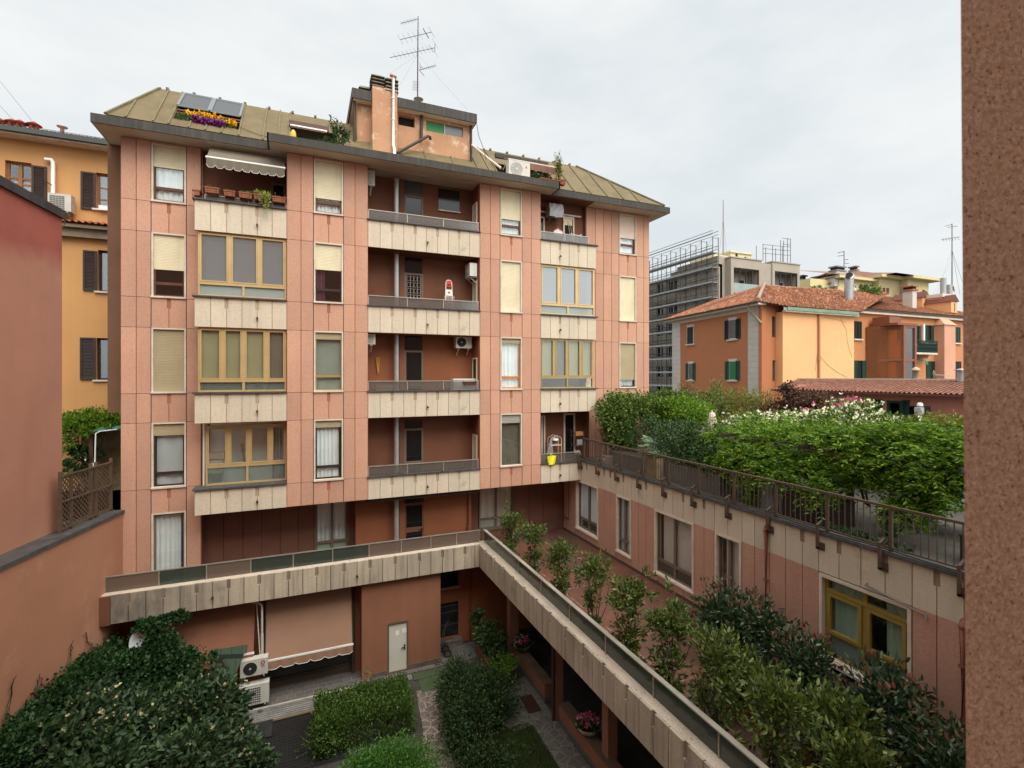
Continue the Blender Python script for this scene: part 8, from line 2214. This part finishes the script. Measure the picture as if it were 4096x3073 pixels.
# balcony and awning on the orange house
bl0, bl1 = AY(3658, 1410, YLG-1.0), AY(3746, 1410, YLG-1.0)
bn = empty("iron_balcony", ((bl0.x+bl1.x)/2, YLG-.5, bl0.z), "small balcony with dark green iron railing on the orange house", "balcony")
mb = MB(); mb.box(bl0.x, bl1.x, YLG-1.1, YLG, bl0.z-.16, bl0.z, 0); mb.box(bl0.x+.3, bl0.x+.6, YLG-.8, YLG, bl0.z-.5, bl0.z-.16); mb.box(bl1.x-.9, bl1.x-.6, YLG-.8, YLG, bl0.z-.5, bl0.z-.16); mk("slab", mb, STONE, bn)
mb = MB()
for z in (.15, .55, 1.1): mb.box(bl0.x, bl1.x, YLG-1.1, YLG-1.06, bl0.z+z-.03, bl0.z+z+.03)
for k in range(26): x = bl0.x+(bl1.x-bl0.x)*k/25; mb.box(x-.015, x+.015, YLG-1.1, YLG-1.06, bl0.z, bl0.z+1.1)
for k in range(8): mb.box(bl1.x-.03, bl1.x, YLG-1.1+.13*k, YLG-1.07+.13*k, bl0.z, bl0.z+1.1)
mb.box(bl0.x+.4, bl1.x-.1, YLG-1.04, YLG-1.02, bl0.z+.05, bl0.z+.85)
mk("railing", mb, GSH, bn)
a, b = AY(3658, 1435, YLG-.1), AY(3702, 1447, YLG-1.2)
mb = MB(); mb.slab([(a.x, YLG-.05, a.z), (b.x, YLG-.05, a.z), (b.x, YLG-1.2, b.z), (a.x, YLG-1.2, b.z)], .04); mb.box(a.x, b.x, YLG-1.22, YLG-1.19, b.z-.28, b.z+.02); mk("green_awning", mb, surf("green_awning_fabric", (.02,.19,.14)), None, "small dark green awning over the door of the orange house", "awning")
mb = MB(); x = XY(3694, YLG-.2); mb.tube([(x, YLG-.2, AY(3694, 1298, YLG).z), (x, YLG-.2, AY(3694, 1368, YLG).z)], .12, 10); mk("white_flue", mb, WHITEP, th)
# projecting chimney breast
cx0_, cx1_ = XY(3778, YLG-.8), XY(3822, YLG-.8)
PCH = surf("salmon_chimney_render", (.60,.31,.20), (.55,.28,.18), .6)
mb = MB(); mb.box(cx0_, cx1_, YLG-.8, YLG+.1, G, AY(3800, 1300, YLG-.8).z); zt = AY(3800, 1300, YLG-.8).z; mb.add([(cx0_-.1,YLG-.9,zt),(cx1_+.1,YLG-.9,zt),(cx1_+.1,YLG,zt),(cx0_-.1,YLG,zt),(cx0_+.25,YLG-.2,zt+.75),(cx1_-.25,YLG-.2,zt+.75),(cx1_-.25,YLG,zt+.75),(cx0_+.25,YLG,zt+.75)], [(0,1,5,4),(1,2,6,5),(2,3,7,6),(3,0,4,7),(4,5,6,7)]); mk("chimney_breast", mb, PCH, th)
mb = MB(); c0 = AY(3754, 1190, YLG+1.5); c1 = AY(3798, 1262, YLG+1.5); mb.box(c0.x, c1.x, YLG+1.2, YLG+2.6, c1.z-.6, c0.z, 0); mb.box(c0.x-.1, c1.x+.1, YLG+1.1, YLG+2.7, c0.z, c0.z+.35, 1); tch = mk("roof_chimney", mb, [PCH, STONE], th)
for (u, v) in ((3773, 1113), (3797, 1140)):
    c = AY(u, v, YLG+1.9); mb = MB(); mb.tube([(c.x, YLG+1.9, c0.z+.3), (c.x, YLG+1.9, c.z)], .26, 12); mk("steel_flue", mb, STEEL, tch)
# roofs
zr1 = zEa+.2
RDG = Vector((C0.x+6.2, YT0+7.5, AD(3085, 1140, 46).z))
E0 = FM @ Vector((.35, -.72, zr1)); E1 = FM @ Vector((LF-.45, -.72, zr1))
HIP = AD(3058, 1142, 43.5)
mb = MB()
FAR = AD(2700, 1292, 55.0); RF = FM @ Vector((LF-.45, 5.5, HIP.z))
tiles(mb, E1, E0, HIP, RF, .24, .36, .07)
zApr = zA+.34
E2 = Vector((XA0-.1, YA-.40, zApr)); E3 = Vector((XA1+.2, YA-.40, zApr))
B1 = AD(3560, 1172, 52)
tiles(mb, E0, E2, Vector((HIP.x+.7, HIP.y, HIP.z)), HIP, .26, .38, .06)
tiles(mb, E2, E3, B1, HIP + Vector((.4, 0, 0)), .26, .38, .06, jit=.12)
E4 = Vector((XA1+.1, YLG-.42, zL+.36)); E5 = Vector((XL1, YLG-.42, zL+.36))
B3 = AD(3420, 1176, 57); B2 = Vector((XL1, B3.y, B3.z))
tiles(mb, E4, E5, B2, B3, .28, .40, .06, jit=.12)
rf = mk("tiled_roof", mb, TILEB, th)
mb = MB()
for (a, b, c, d) in ((E1, E0, HIP, RF), (E0, E2, Vector((HIP.x+.7, HIP.y, HIP.z)), HIP), (E2, E3, B1, HIP), (E4, E5, B2, B3)): mb.quad(*[Vector(p)-Vector((0,0,.03)) for p in (a, b, c, d)])
mk("roof_deck", mb, TERRAD, rf)
mb = MB()
n = 14
for k in range(n): p = Vector(E0).lerp(HIP, (k+.5)/n); q = Vector(E0).lerp(HIP, (k+1.3)/n); mb.tube([p+Vector((0,0,.10)), q+Vector((0,0,.13))], [.17,.14], 8)
mk("hip_tiles", mb, surf("pale_mortared_tile", (.36,.27,.19), (.28,.19,.13), 4), rf)
mb = MB()
for (u, v, d) in ((3095,1152,45),(3120,1160,44),(3160,1162,45),(3110,1212,41),(3190,1237,40),(3380,1185,50),(3440,1230,46)):
    p = AD(u, v, d); mb.bar(p+Vector((-.25,0,.1)), p+Vector((.3,-.1,.08)), .22, .05)
mk("loose_tile", mb, surf("bleached_tile", (.55,.50,.46)), rf)
mb = MB(); mb.tube([FM @ Vector((-.75, -.72, zr1-.1)), FM @ Vector((-.75, -.6, zr1-.5)), FM @ Vector((-.0, -.05, zr1-1.6))], .09, 8); mk("downpipe", mb, surf("ochre_grey_pipe", (.30,.25,.16)), th)
mb = MB(); c = AD(3396, 1235, 45); mb.box(c.x-.5, c.x+.5, c.y-.3, c.y+.5, c.z-.7, AD(3396, 1217, 45).z); k_ = mk("flue_base", mb, BLACKM, th)
mb = MB(); mb.tube([AD(3394, 1216, 45), AD(3397, 1112, 45)], .36, 14); mb.tube([AD(3397, 1111, 45), AD(3398, 1104, 44.8)], [.37, .37], 14); mb.disc(AD(3398.5, 1103, 44.75), (-.5,-.8,.25), .33, .04, 14, 1); mb.tube([AD(3394, 1214, 45), AD(3394, 1207, 45)], [.55, .42], 14); mk("steel_flue", mb, [STEEL, ROOM], k_)
# dormer, roof terrace with plants and unit
def dormer(u0, u1, v0, v1, d, label):
    a, b = AD(u0, v0, d), AD(u1, v1, d); x0, x1, z0, z1 = a.x, b.x, b.z, a.z; y = a.y
    mb = MB(); mb.box(x0, x1, y, y+3, z0, z1, 0); xm = (x0+x1)/2; mb.add([(x0-.2,y-.1,z1),(x1+.2,y-.1,z1),(xm,y-.1,z1+.7),(x0-.2,y+3,z1),(x1+.2,y+3,z1),(xm,y+3,z1+.7)], [(0,1,2),(3,5,4),(0,2,5,3),(1,4,5,2)], 1)
    mb.box(x0+.5, x1-.45, y-.03, y, z0+.1, z1-.2, 2)
    return mk("dormer", mb, [APR, TERRAD, GREYGL], th)
dormer(3690, 3735, 1190, 1235, 52, ""); dormer(3805, 3850, 1205, 1250, 50, "")
mb = MB(); a, b = AD(3650, 1162, 50), AD(3680, 1225, 50); mb.box(a.x, b.x, a.y, a.y+.9, b.z-.5, a.z, 0); mb.box(a.x-.12, b.x+.12, a.y-.1, a.y+1, a.z, a.z+.15, 1); mb.box(a.x+.1, b.x-.1, a.y, a.y+.9, a.z+.15, a.z+.4, 2); mb.box(a.x-.1, b.x+.1, a.y-.1, a.y+1, a.z+.4, a.z+.52, 1); mk("roof_chimney", mb, [QUO, TERRA, ROOM], th)
ac_unit("small white air conditioner on the old tiled roof beside the steel flue", AD(3403, 1180, 49).x, AD(3403, 1180, 49).y, AD(3403, 1180, 49).z, .85, .75, .4, style="fan", brk=False)
shrub("roof_terrace_plants", "tangled green climber on the old tiled roof", [(tuple(AD(3480, 1180, 50)), (1.2,.8,.8), 700), (tuple(AD(3440, 1170, 50)), (.9,.6,.6), 260)], .28, L_JASM, "climbing plant", stem_to=AD(3480, 1220, 50).z)
shrub("roof_weeds", "small green tuft growing on the ridge of the old tiled roof", [(tuple(AD(3280, 1163, 52)), (1.0,.5,.3), 200)], .3, L_JASM, "plant", stem_to=AD(3280, 1175, 52).z)
mb = MB(); c = AD(3738, 1500, 30); ds2 = empty("satellite_dish", c, "grey satellite dish on the pink house roof in front of the green shutters", "satellite dish")
mb = MB(Matrix.Translation(c) @ Matrix.Rotation(R(35), 4, 'Z') @ Matrix.Rotation(R(80), 4, 'X')); mb.lathe([(0,-.07),(.11,-.06),(.24,-.02),(.29,0),(.29,.01),(0,-.06)], (0,0,0), 20); mk("reflector", mb, ALU, ds2)
mb = MB(); mb.tube([c, c+Vector((.0,.1,-.9))], .04, 6); mb.tube([c, c+Vector((.7,-.5,-.05))], .02, 5); mk("mount", mb, STEEL, ds2)
mb = MB(); c = AD(3663, 1520, 31); mb.lathe([(.14,0),(.14,.55),(.26,.58),(.24,.64),(.1,.78),(0,.82)], c, 10); mk("clay_vent", mb, surf("buff_clay_vent", (.42,.32,.2)), None, "small buff clay vent on the pink house roof ridge", "vent")

# ================================================================== scaffolded building and its scaffold
sb = empty("scaffolded_building", (60, 62, G), "long grey-beige apartment building being renovated behind scaffolding", "apartment building")
YQ = 52.0
cS = AY(2880, 1505, YQ); XS = cS.x
STU = surf("grey_beige_brick", (.38,.33,.265), (.32,.275,.22), .5, .35, .7, speck=.35, sps=6, spc=(.28,.24,.2))
zSt = AX(2868, 1070, XS).z
y_far = YX(2600, XS)
def onS(u, v): return AX(u, v, XS)
mb = MB(WING)
wins = []
fl_ = [1105, 1175, 1245, 1322, 1400, 1470, 1540]
cols_ = [(2625, 2652), (2690, 2712), (2758, 2782), (2826, 2852)]
zf0 = onS(2768, 1102).z; zh = 3.3
for k in range(7):
    z1 = zf0 - zh*k
    for (a, b) in ((2625, 2652), (2668, 2712), (2758, 2782), (2826, 2852)):
        wins.append((-onS(a, 1300).y, -onS(b, 1300).y, z1-1.9, z1))
wins = [(a, b, c, d) for (a, b, c, d) in wins]
hole_wall(mb, -y_far-12, -YQ, G, zSt, XS, wins, .4)
mk("long_facade", mb, STU, sb)
mb = MB(); mb.box(XS+.6, XS+1, YQ+1, y_far+12, G, zSt-.2); mk("dark_interior", mb, ROOM, sb)
mb = MB(WING)
for (a, b, c, d) in wins: xm = (a+b)/2; mb.frame(a, b, c, d, .1, XS+.2, XS+.3); mb.box(xm-.06, xm+.06, XS+.2, XS+.3, c, d)
mk("window_frames", mb, QUO, sb)
mb = MB(WING); mb.box(-y_far-12, -YQ, XS-.3, XS+.4, zSt, zSt+.35); mk("cornice", mb, STU, sb)
mb = MB(); a, b = AY(2930, 1022, YQ-1.5), AY(3048, 1040, YQ-1.5)
# stair strip and two projecting loggia towers
def tower_(u0, u1, vt, Y, dep, label):
    p0, p1 = AY(u0, vt, Y), AY(u1, vt, Y); x0, x1 = p0.x, p1.x; zt = AY(u0, vt, Y).z
    mb = MB()
    mb.box(x0, x0+.5, Y, Y+dep, G, zt); mb.box(x1-.5, x1, Y, Y+dep, G, zt); mb.box(x0+.5, x1-.5, Y, Y+dep, zt-1.3, zt); mb.box(x0+.5, x1-.5, Y+2, Y+dep, G, zt-1.3)
    z = zt-1.3-3.2
    for k in range(4): mb.box(x0+.5, x1-.5, Y, Y+2, z-3.2*k-.3, z-3.2*k)
    mb.box(x0-.1, x1+.1, Y-.1, Y+dep, zt, zt+.15)
    t = mk("loggia_tower", mb, STU, sb)
    mb = MB()
    for k in range(5): x = x0+.5+(x1-x0-1)*k/4; mb.box(x-.06, x+.06, Y+.1, Y+.2, G, zt-1.3)
    mb.box(x0+.5, x1-.5, Y+.1, Y+.2, zt-1.45, zt-1.3); mk("dark_mullion", mb, BLACKM, t)
    mb = MB()
    for k in range(4): mb.box(x0+.5, x1-.5, Y+.05, Y+.08, z-3.2*k, z-3.2*k+1.1)
    mk("glass_parapet", mb, FROST, t)
    for k in range(4):
        for (xa, xb) in ((x0+.8, x0+2.0), (x1-2.2, x1-1.2)):
            mb = MB(); mb.box(xa, xb, Y+1.9, Y+1.98, z-3.2*k, z-3.2*k+2.1, 0); mb.box(xa+.12, xb-.12, Y+1.88, Y+1.9, z-3.2*k, z-3.2*k+2.0, 1); mk("balcony_door", mb, [QUO, DARKGL], t)
    return t
tower_(2924, 3047, 1030, YQ-1.0, 12, ""); tower_(3090, 3199, 1048, YQ+1.0, 12, "")
p0, p1 = AY(2870, 1035, YQ), AY(2925, 1035, YQ)
mb = MB(); mb.box(p0.x, p1.x+.3, YQ, YQ+8, G, AY(2900, 1027, YQ).z); p2, p3 = AY(3040, 1050, YQ+1), AY(3095, 1050, YQ+1); mb.box(p2.x, p3.x, YQ+1.2, YQ+8, G, p2.z); mk("corner_strip", mb, STU, sb)
mb = MB(); a = AY(2922, 1010, YQ+4); b = AY(3005, 1032, YQ+4); mb.box(a.x, b.x, YQ+4, YQ+9, b.z-1, a.z, 0); mb.box(a.x-.2, b.x+.2, YQ+3.8, YQ+9, a.z, a.z+.25, 0); mb.box(a.x-3, b.x, YQ+4.2, YQ+9, b.z-1.6, b.z-.1); 
mb.box(a.x+1, a.x+1.4, YQ+3.98, YQ+4.1, a.z-.5, a.z-.1, 1); mb.box(b.x-1.4, b.x-1, YQ+3.98, YQ+4.1, a.z-.9, a.z-.4, 1); mk("penthouse", mb, [surf("pale_yellow_render", (.62,.55,.36)), ROOM], sb)
sc = empty("scaffold", (XS-1, 60, G), "grey tube scaffold with plank decks covering the long facade, rising above the roof", "scaffold")
SCM = surf("grey_scaffold_tube", (.10,.10,.105), (.07,.07,.07), 2, metal=.4, rough=.5)
SCD = surf("grey_scaffold_deck", (.36,.37,.37), (.28,.29,.29), 2)
XSC = XS-1.0
ytop = YX(2862, XSC); zdeck = AX(2855, 1012, XSC).z
mb = MB(); ys = []
y = ytop
while y < y_far+12: ys.append(y); y += 2.1
zTop = AX(2852, 953, XSC).z
for y in ys:
    for x in (XSC-.5, XSC+.5):
        mb.tube([(x, y, G), (x, y, zTop)], .055, 5)
z = zdeck
lv_ = []
while z > G+1: lv_.append(z); z -= 2.05
for z in lv_ + [zdeck+2.0]:
    for x in (XSC-.5, XSC+.5):
        mb.tube([(x, ys[0], z+.95), (x, ys[-1], z+.95)], .04, 4); mb.tube([(x, ys[0], z+.5), (x, ys[-1], z+.5)], .035, 4)
for i in range(len(ys)-1):
    for k, z in enumerate(lv_[:10]):
        mb.tube([(XSC-.5, ys[i], z), (XSC+.5, ys[i], z+1.0)], .024, 4)
        if (i+k) % 2 == 0: mb.tube([(XSC-.5, ys[i], z-2.05), (XSC-.5, ys[i+1], z)], .024, 4)
    mb.tube([(XSC-.5, ys[i], zTop-.1), (XSC+.5, ys[i], zTop-.1)], .028, 4); mb.tube([(XSC-.5, ys[i], zTop-.1), (XSC-.5, ys[i+1], zdeck+.1)], .02, 4)
mk("tubes", mb, SCM, sc)
mb = MB()
for z in lv_: mb.box(XSC-.5, XSC+.5, ys[0], ys[-1], z-.05, z); mb.box(XSC-.54, XSC-.5, ys[0], ys[-1], z, z+.2)
mk("deck", mb, SCD, sc)
sc2 = empty("scaffold", (AY(3180, 1040, YQ+2).x, YQ+2, AY(3180, 1045, YQ+2).z), "short scaffold guard rail on the flat roof of the right loggia tower", "scaffold")
mb = MB(); zb = AY(3150, 1047, YQ+2).z
for k, u in enumerate((3052, 3090, 3130, 3150, 3162)):
    p = AY(u, 1040, YQ+2); h = (2.2 if k < 3 else 3.6)
    for dy in (0, 1.2): mb.tube([(p.x, YQ+2+dy, zb-.3), (p.x, YQ+2+dy, zb+h)], .045, 5)
pa, pb = AY(3052, 1, YQ+2).x, AY(3162, 1, YQ+2).x
for dz in (.8, 1.5, 2.1): mb.tube([(pa, YQ+2, zb+dz), (pb, YQ+2, zb+dz+.2)], .035, 5)
for dz in (2.6, 3.5): mb.tube([(AY(3130,1,YQ+2).x, YQ+2, zb+dz), (pb, YQ+2, zb+dz)], .035, 5)
mk("tubes", mb, SCM, sc2)
mb = MB(); p = AY(2893, 1020, YQ+3); q = AY(2893, 800, YQ+3); mb.tube([p, q], [.10, .05], 6)
for s in (-6, 5): mb.tube([AY(2893, 870, YQ+3), AY(2893+s*3, 1030, YQ+3)], .02, 3)
mk("radio_mast", mb, surf("red_white_mast", (.30,.22,.21)), None, "thin radio mast rising above the scaffolded building", "antenna")

# ================================================================== distant yellow villa
vl = empty("yellow_villa", AD(3550, 1150, 78), "pale yellow villa with a hipped brown roof in the distance", "house")
YEL = surf("pale_yellow_wall", (.60,.50,.27), (.56,.46,.25), .3)
def vbox(u0, u1, vt, d0, d1=None, dep=10):
    a, b = AD(u0, vt, d0), AD(u1, vt, d1 or d0); return a, b
Yv = 60
x0, x1, x2, x3 = XY(3352, Yv), XY(3490, Yv), XY(3605, Yv-1.5), XY(3712, Yv-2.5)
zv = AY(3600, 1124, Yv-1).z
mb = MB(); mb.box(x0, x1, Yv, Yv+14, -5, zv-.6); mb.box(x1, x2, Yv-1.2, Yv+14, -5, zv); mb.box(x2, x3, Yv-2.6, Yv+14, -5, zv); 
mk("wall", mb, YEL, vl)
mb = MB(); mb.box(x1-1.2, x2+.3, Yv-2.4, Yv+14, zv, zv+.5); mb.box(x2-.8, x3+2.0, Yv-4.0, Yv+14, zv-.002, zv+.495); mb.box(x0-1, x1, Yv-1.0, Yv+14, zv-.6, zv-.15); mk("eaves", mb, YEL, vl)
mb = MB()
def hip(xa, xb, ya, yb, z, h, s):
    P = [(xa,ya,z),(xb,ya,z),(xb,yb,z),(xa,yb,z)]; A_, B_ = (xa+s, (ya+yb)/2, z+h), (xb-s, (ya+yb)/2, z+h)
    mb.add(P+[A_, B_], [(0,1,5,4),(1,2,5),(2,3,4,5),(3,0,4)])
hip(x1-1.2, x2+6, Yv-2.4, Yv+12, zv+.5, AY(3440, 1087, Yv+5).z-zv-.5, 4.0); hip(x2-6, x3+2.0, Yv-4, Yv+12, zv+.496, AY(3540, 1096, Yv+4).z-zv-.5, 7)
mb.add([(x0-1.2,Yv-1,zv-.15),(x1,Yv-1,zv-.15),(x1+2,Yv+6,zv+2.6),(x0-4,Yv+6,zv+1.8)], [(0,1,2,3)])
p0 = AY(3200, 1145, Yv+3); p1 = AY(3340, 1125, Yv+3)
mb.add([(p0.x, Yv+3, p0.z-.9), (x0+2, Yv-1, zv-.4), (x0+6, Yv+6, zv+2.2), (p0.x+3, Yv+9, p0.z+.6)], [(0,1,2,3)])
mk("roof", mb, surf("brown_tile_roof", (.22,.115,.075), (.17,.09,.06), 2, speck=.4, sps=5, spc=(.3,.17,.11)), vl)
mb = MB(); mb.box(p0.x, x0, Yv+1, Yv+10, -5, zv-.8); mk("side_wing", mb, YEL, vl)
for (u, v0, v1) in ((3535, 1151, 1178), (3550, 1152, 1178), (3608, 1150, 1180), (3620, 1152, 1181), (3636, 1152, 1180), (3694, 1160, 1180), (3440, 1142, 1155)):
    Yk = Yv-2.6 if u > 3600 else (Yv-1.2 if u > 3500 else Yv)
    a = AY(u-5, v0, Yk); b = AY(u+5, v1, Yk); mb = MB(); mb.box(a.x, b.x, Yk-.08, Yk-.01, b.z, a.z); mk("shutter", mb, surf("red_brown_shutter", (.17,.06,.04)) if u not in (3608,) else DARKGL, vl)
for (u0, u1, vt, vb, Yk) in ((3347, 3382, 1083, 1118, Yv+2), (3338, 3354, 1112, 1132, Yv), (3210, 3226, 1120, 1140, Yv+6), (3275, 3287, 1124, 1142, Yv+3), (3424, 3434, 1082, 1100, Yv+5)):
    a, b = AY(u0, vt, Yk), AY(u1, vb+14, Yk); mb = MB(); mb.box(a.x, b.x, Yk, Yk+1.4, b.z, a.z, 0); mb.box(a.x-.15, b.x+.15, Yk-.15, Yk+1.55, a.z, a.z+.25, 1); mb.box(a.x+.1, b.x-.1, Yk+.1, Yk+1.3, a.z+.25, a.z+.7, 2); mb.box(a.x-.15, b.x+.15, Yk-.15, Yk+1.55, a.z+.7, a.z+.95, 1); mk("chimney", mb, [QUO, surf("grey_chimney_cap", (.2,.19,.17)), ROOM], vl)
ta = empty("television_antenna", AY(3375, 1080, Yv+3), "small aerial mast on the chimney of the distant yellow villa", "antenna")
mb = MB(); q = lambda u, v: AY(u, v, Yv+3)
mb.tube([q(3376, 1083), q(3376, 1005)], .07, 5)
for (a, b, n) in (((3351,1012),(3376,1006),3), ((3350,1025),(3376,1022),3), ((3376,1040),(3393,1038),3), ((3376,1053),(3395,1054),3)): mb.tube([q(*a), q(*b)], .05, 4)
mk("mast", mb, BLACKM, ta)
tm = empty("antenna_mast", AY(3808, 1190, 40), "tall guyed aerial mast beside the steel flues near the stone pillar", "antenna")
mb = MB(); q = lambda u, v: AY(u, v, 40)
mb.tube([q(3808, 1190), q(3808, 895)], [.07, .05], 6)
for (a, b) in (((3780,905),(3808,898)), ((3765,960),(3840,948)), ((3790,910),(3830,905))): mb.tube([q(*a), q(*b)], .03, 4)
for k in range(6): mb.tube([q(3770+12*k, 952-k), q(3776+12*k, 966-k)], .02, 3)
mk("mast", mb, MATS["dark_aerial_metal"], tm)
mb = MB()
for (u, v) in ((3735,1170),(3745,1180),(3850,1130),(3840,1180)): mb.tube([q(3808, 1040 if u < 3740 else 1000), q(u, v)], .018, 3)
mk("guy_wire", mb, STEEL, tm)
c = q(3815, 1155)
mb = MB(Matrix.Translation(c) @ Matrix.Rotation(R(30), 4, 'Z') @ Matrix.Rotation(R(80), 4, 'X')); mb.lathe([(0,-.12),(.3,-.1),(.5,0),(.51,.01),(0,-.1)], (0,0,0), 18); mk("satellite_dish", mb, ALU, tm)

# ================================================================== stone window pillar close to the viewer
GRN = None
m, n, l, b = _mat("rose_granite")
cc = ramp(n, l, noise(n, l, 150, 3, .6), .34, .68, (.52,.39,.29), (.80,.68,.55))
cc = mixc(n, l, ramp(n, l, noise(n, l, 230, 2, .5), .57, .67), cc, (.85,.78,.68))
cc = mixc(n, l, ramp(n, l, noise(n, l, 190, 2, .5, (1.3,1,1)), .60, .70), cc, (.26,.17,.13))
l.new(cc, b.inputs["Base Color"]); b.inputs["Roughness"].default_value = .55
bn = n.new("ShaderNodeBump"); bn.inputs["Strength"].default_value = .25; bn.inputs["Distance"].default_value = .004
l.new(noise(n, l, 200, 3), bn.inputs["Height"]); l.new(bn.outputs["Normal"], b.inputs["Normal"])
pt, pb_ = AD(3843, 0, .62), AD(3868, 3073, .62)
fw_ = Vector((SA, CA, 0)); rt_ = Vector((CA, -SA, 0))
mb = MB()
def pil(z, p):
    e = Vector((p.x, p.y, z)); f2 = e + rt_*.012 - fw_*.0
    return [e + fw_*.10 + rt_*.13, e, f2, f2 + rt_*.5, e + rt_*.6 + fw_*.10]
zt_, zb2 = pt.z+.12, pb_.z-.35
k = (zt_-zb2)
dx = (pb_-pt); dx.z = 0
top_ = pil(zt_, pt - dx*.12); bot_ = pil(zb2, pb_ + dx*.2)
mb.add(bot_ + top_, [(4,3,2,1,0), (5,6,7,8,9)] + [(i, (i+1) % 5, (i+1) % 5+5, i+5) for i in range(5)])
wp = empty("window_pillar", pb_, "close rose granite window pillar along the right edge of the view", "pillar")
mk("granite_shaft", mb, m, wp)
mb = MB(); mb.box(-14, 12, -2.6, -1.9, G, 13.0); mk("unseen_house_wall", mb, PINK, wp)  # unseen wall of the viewer's house, height set to shade the lower courtyard
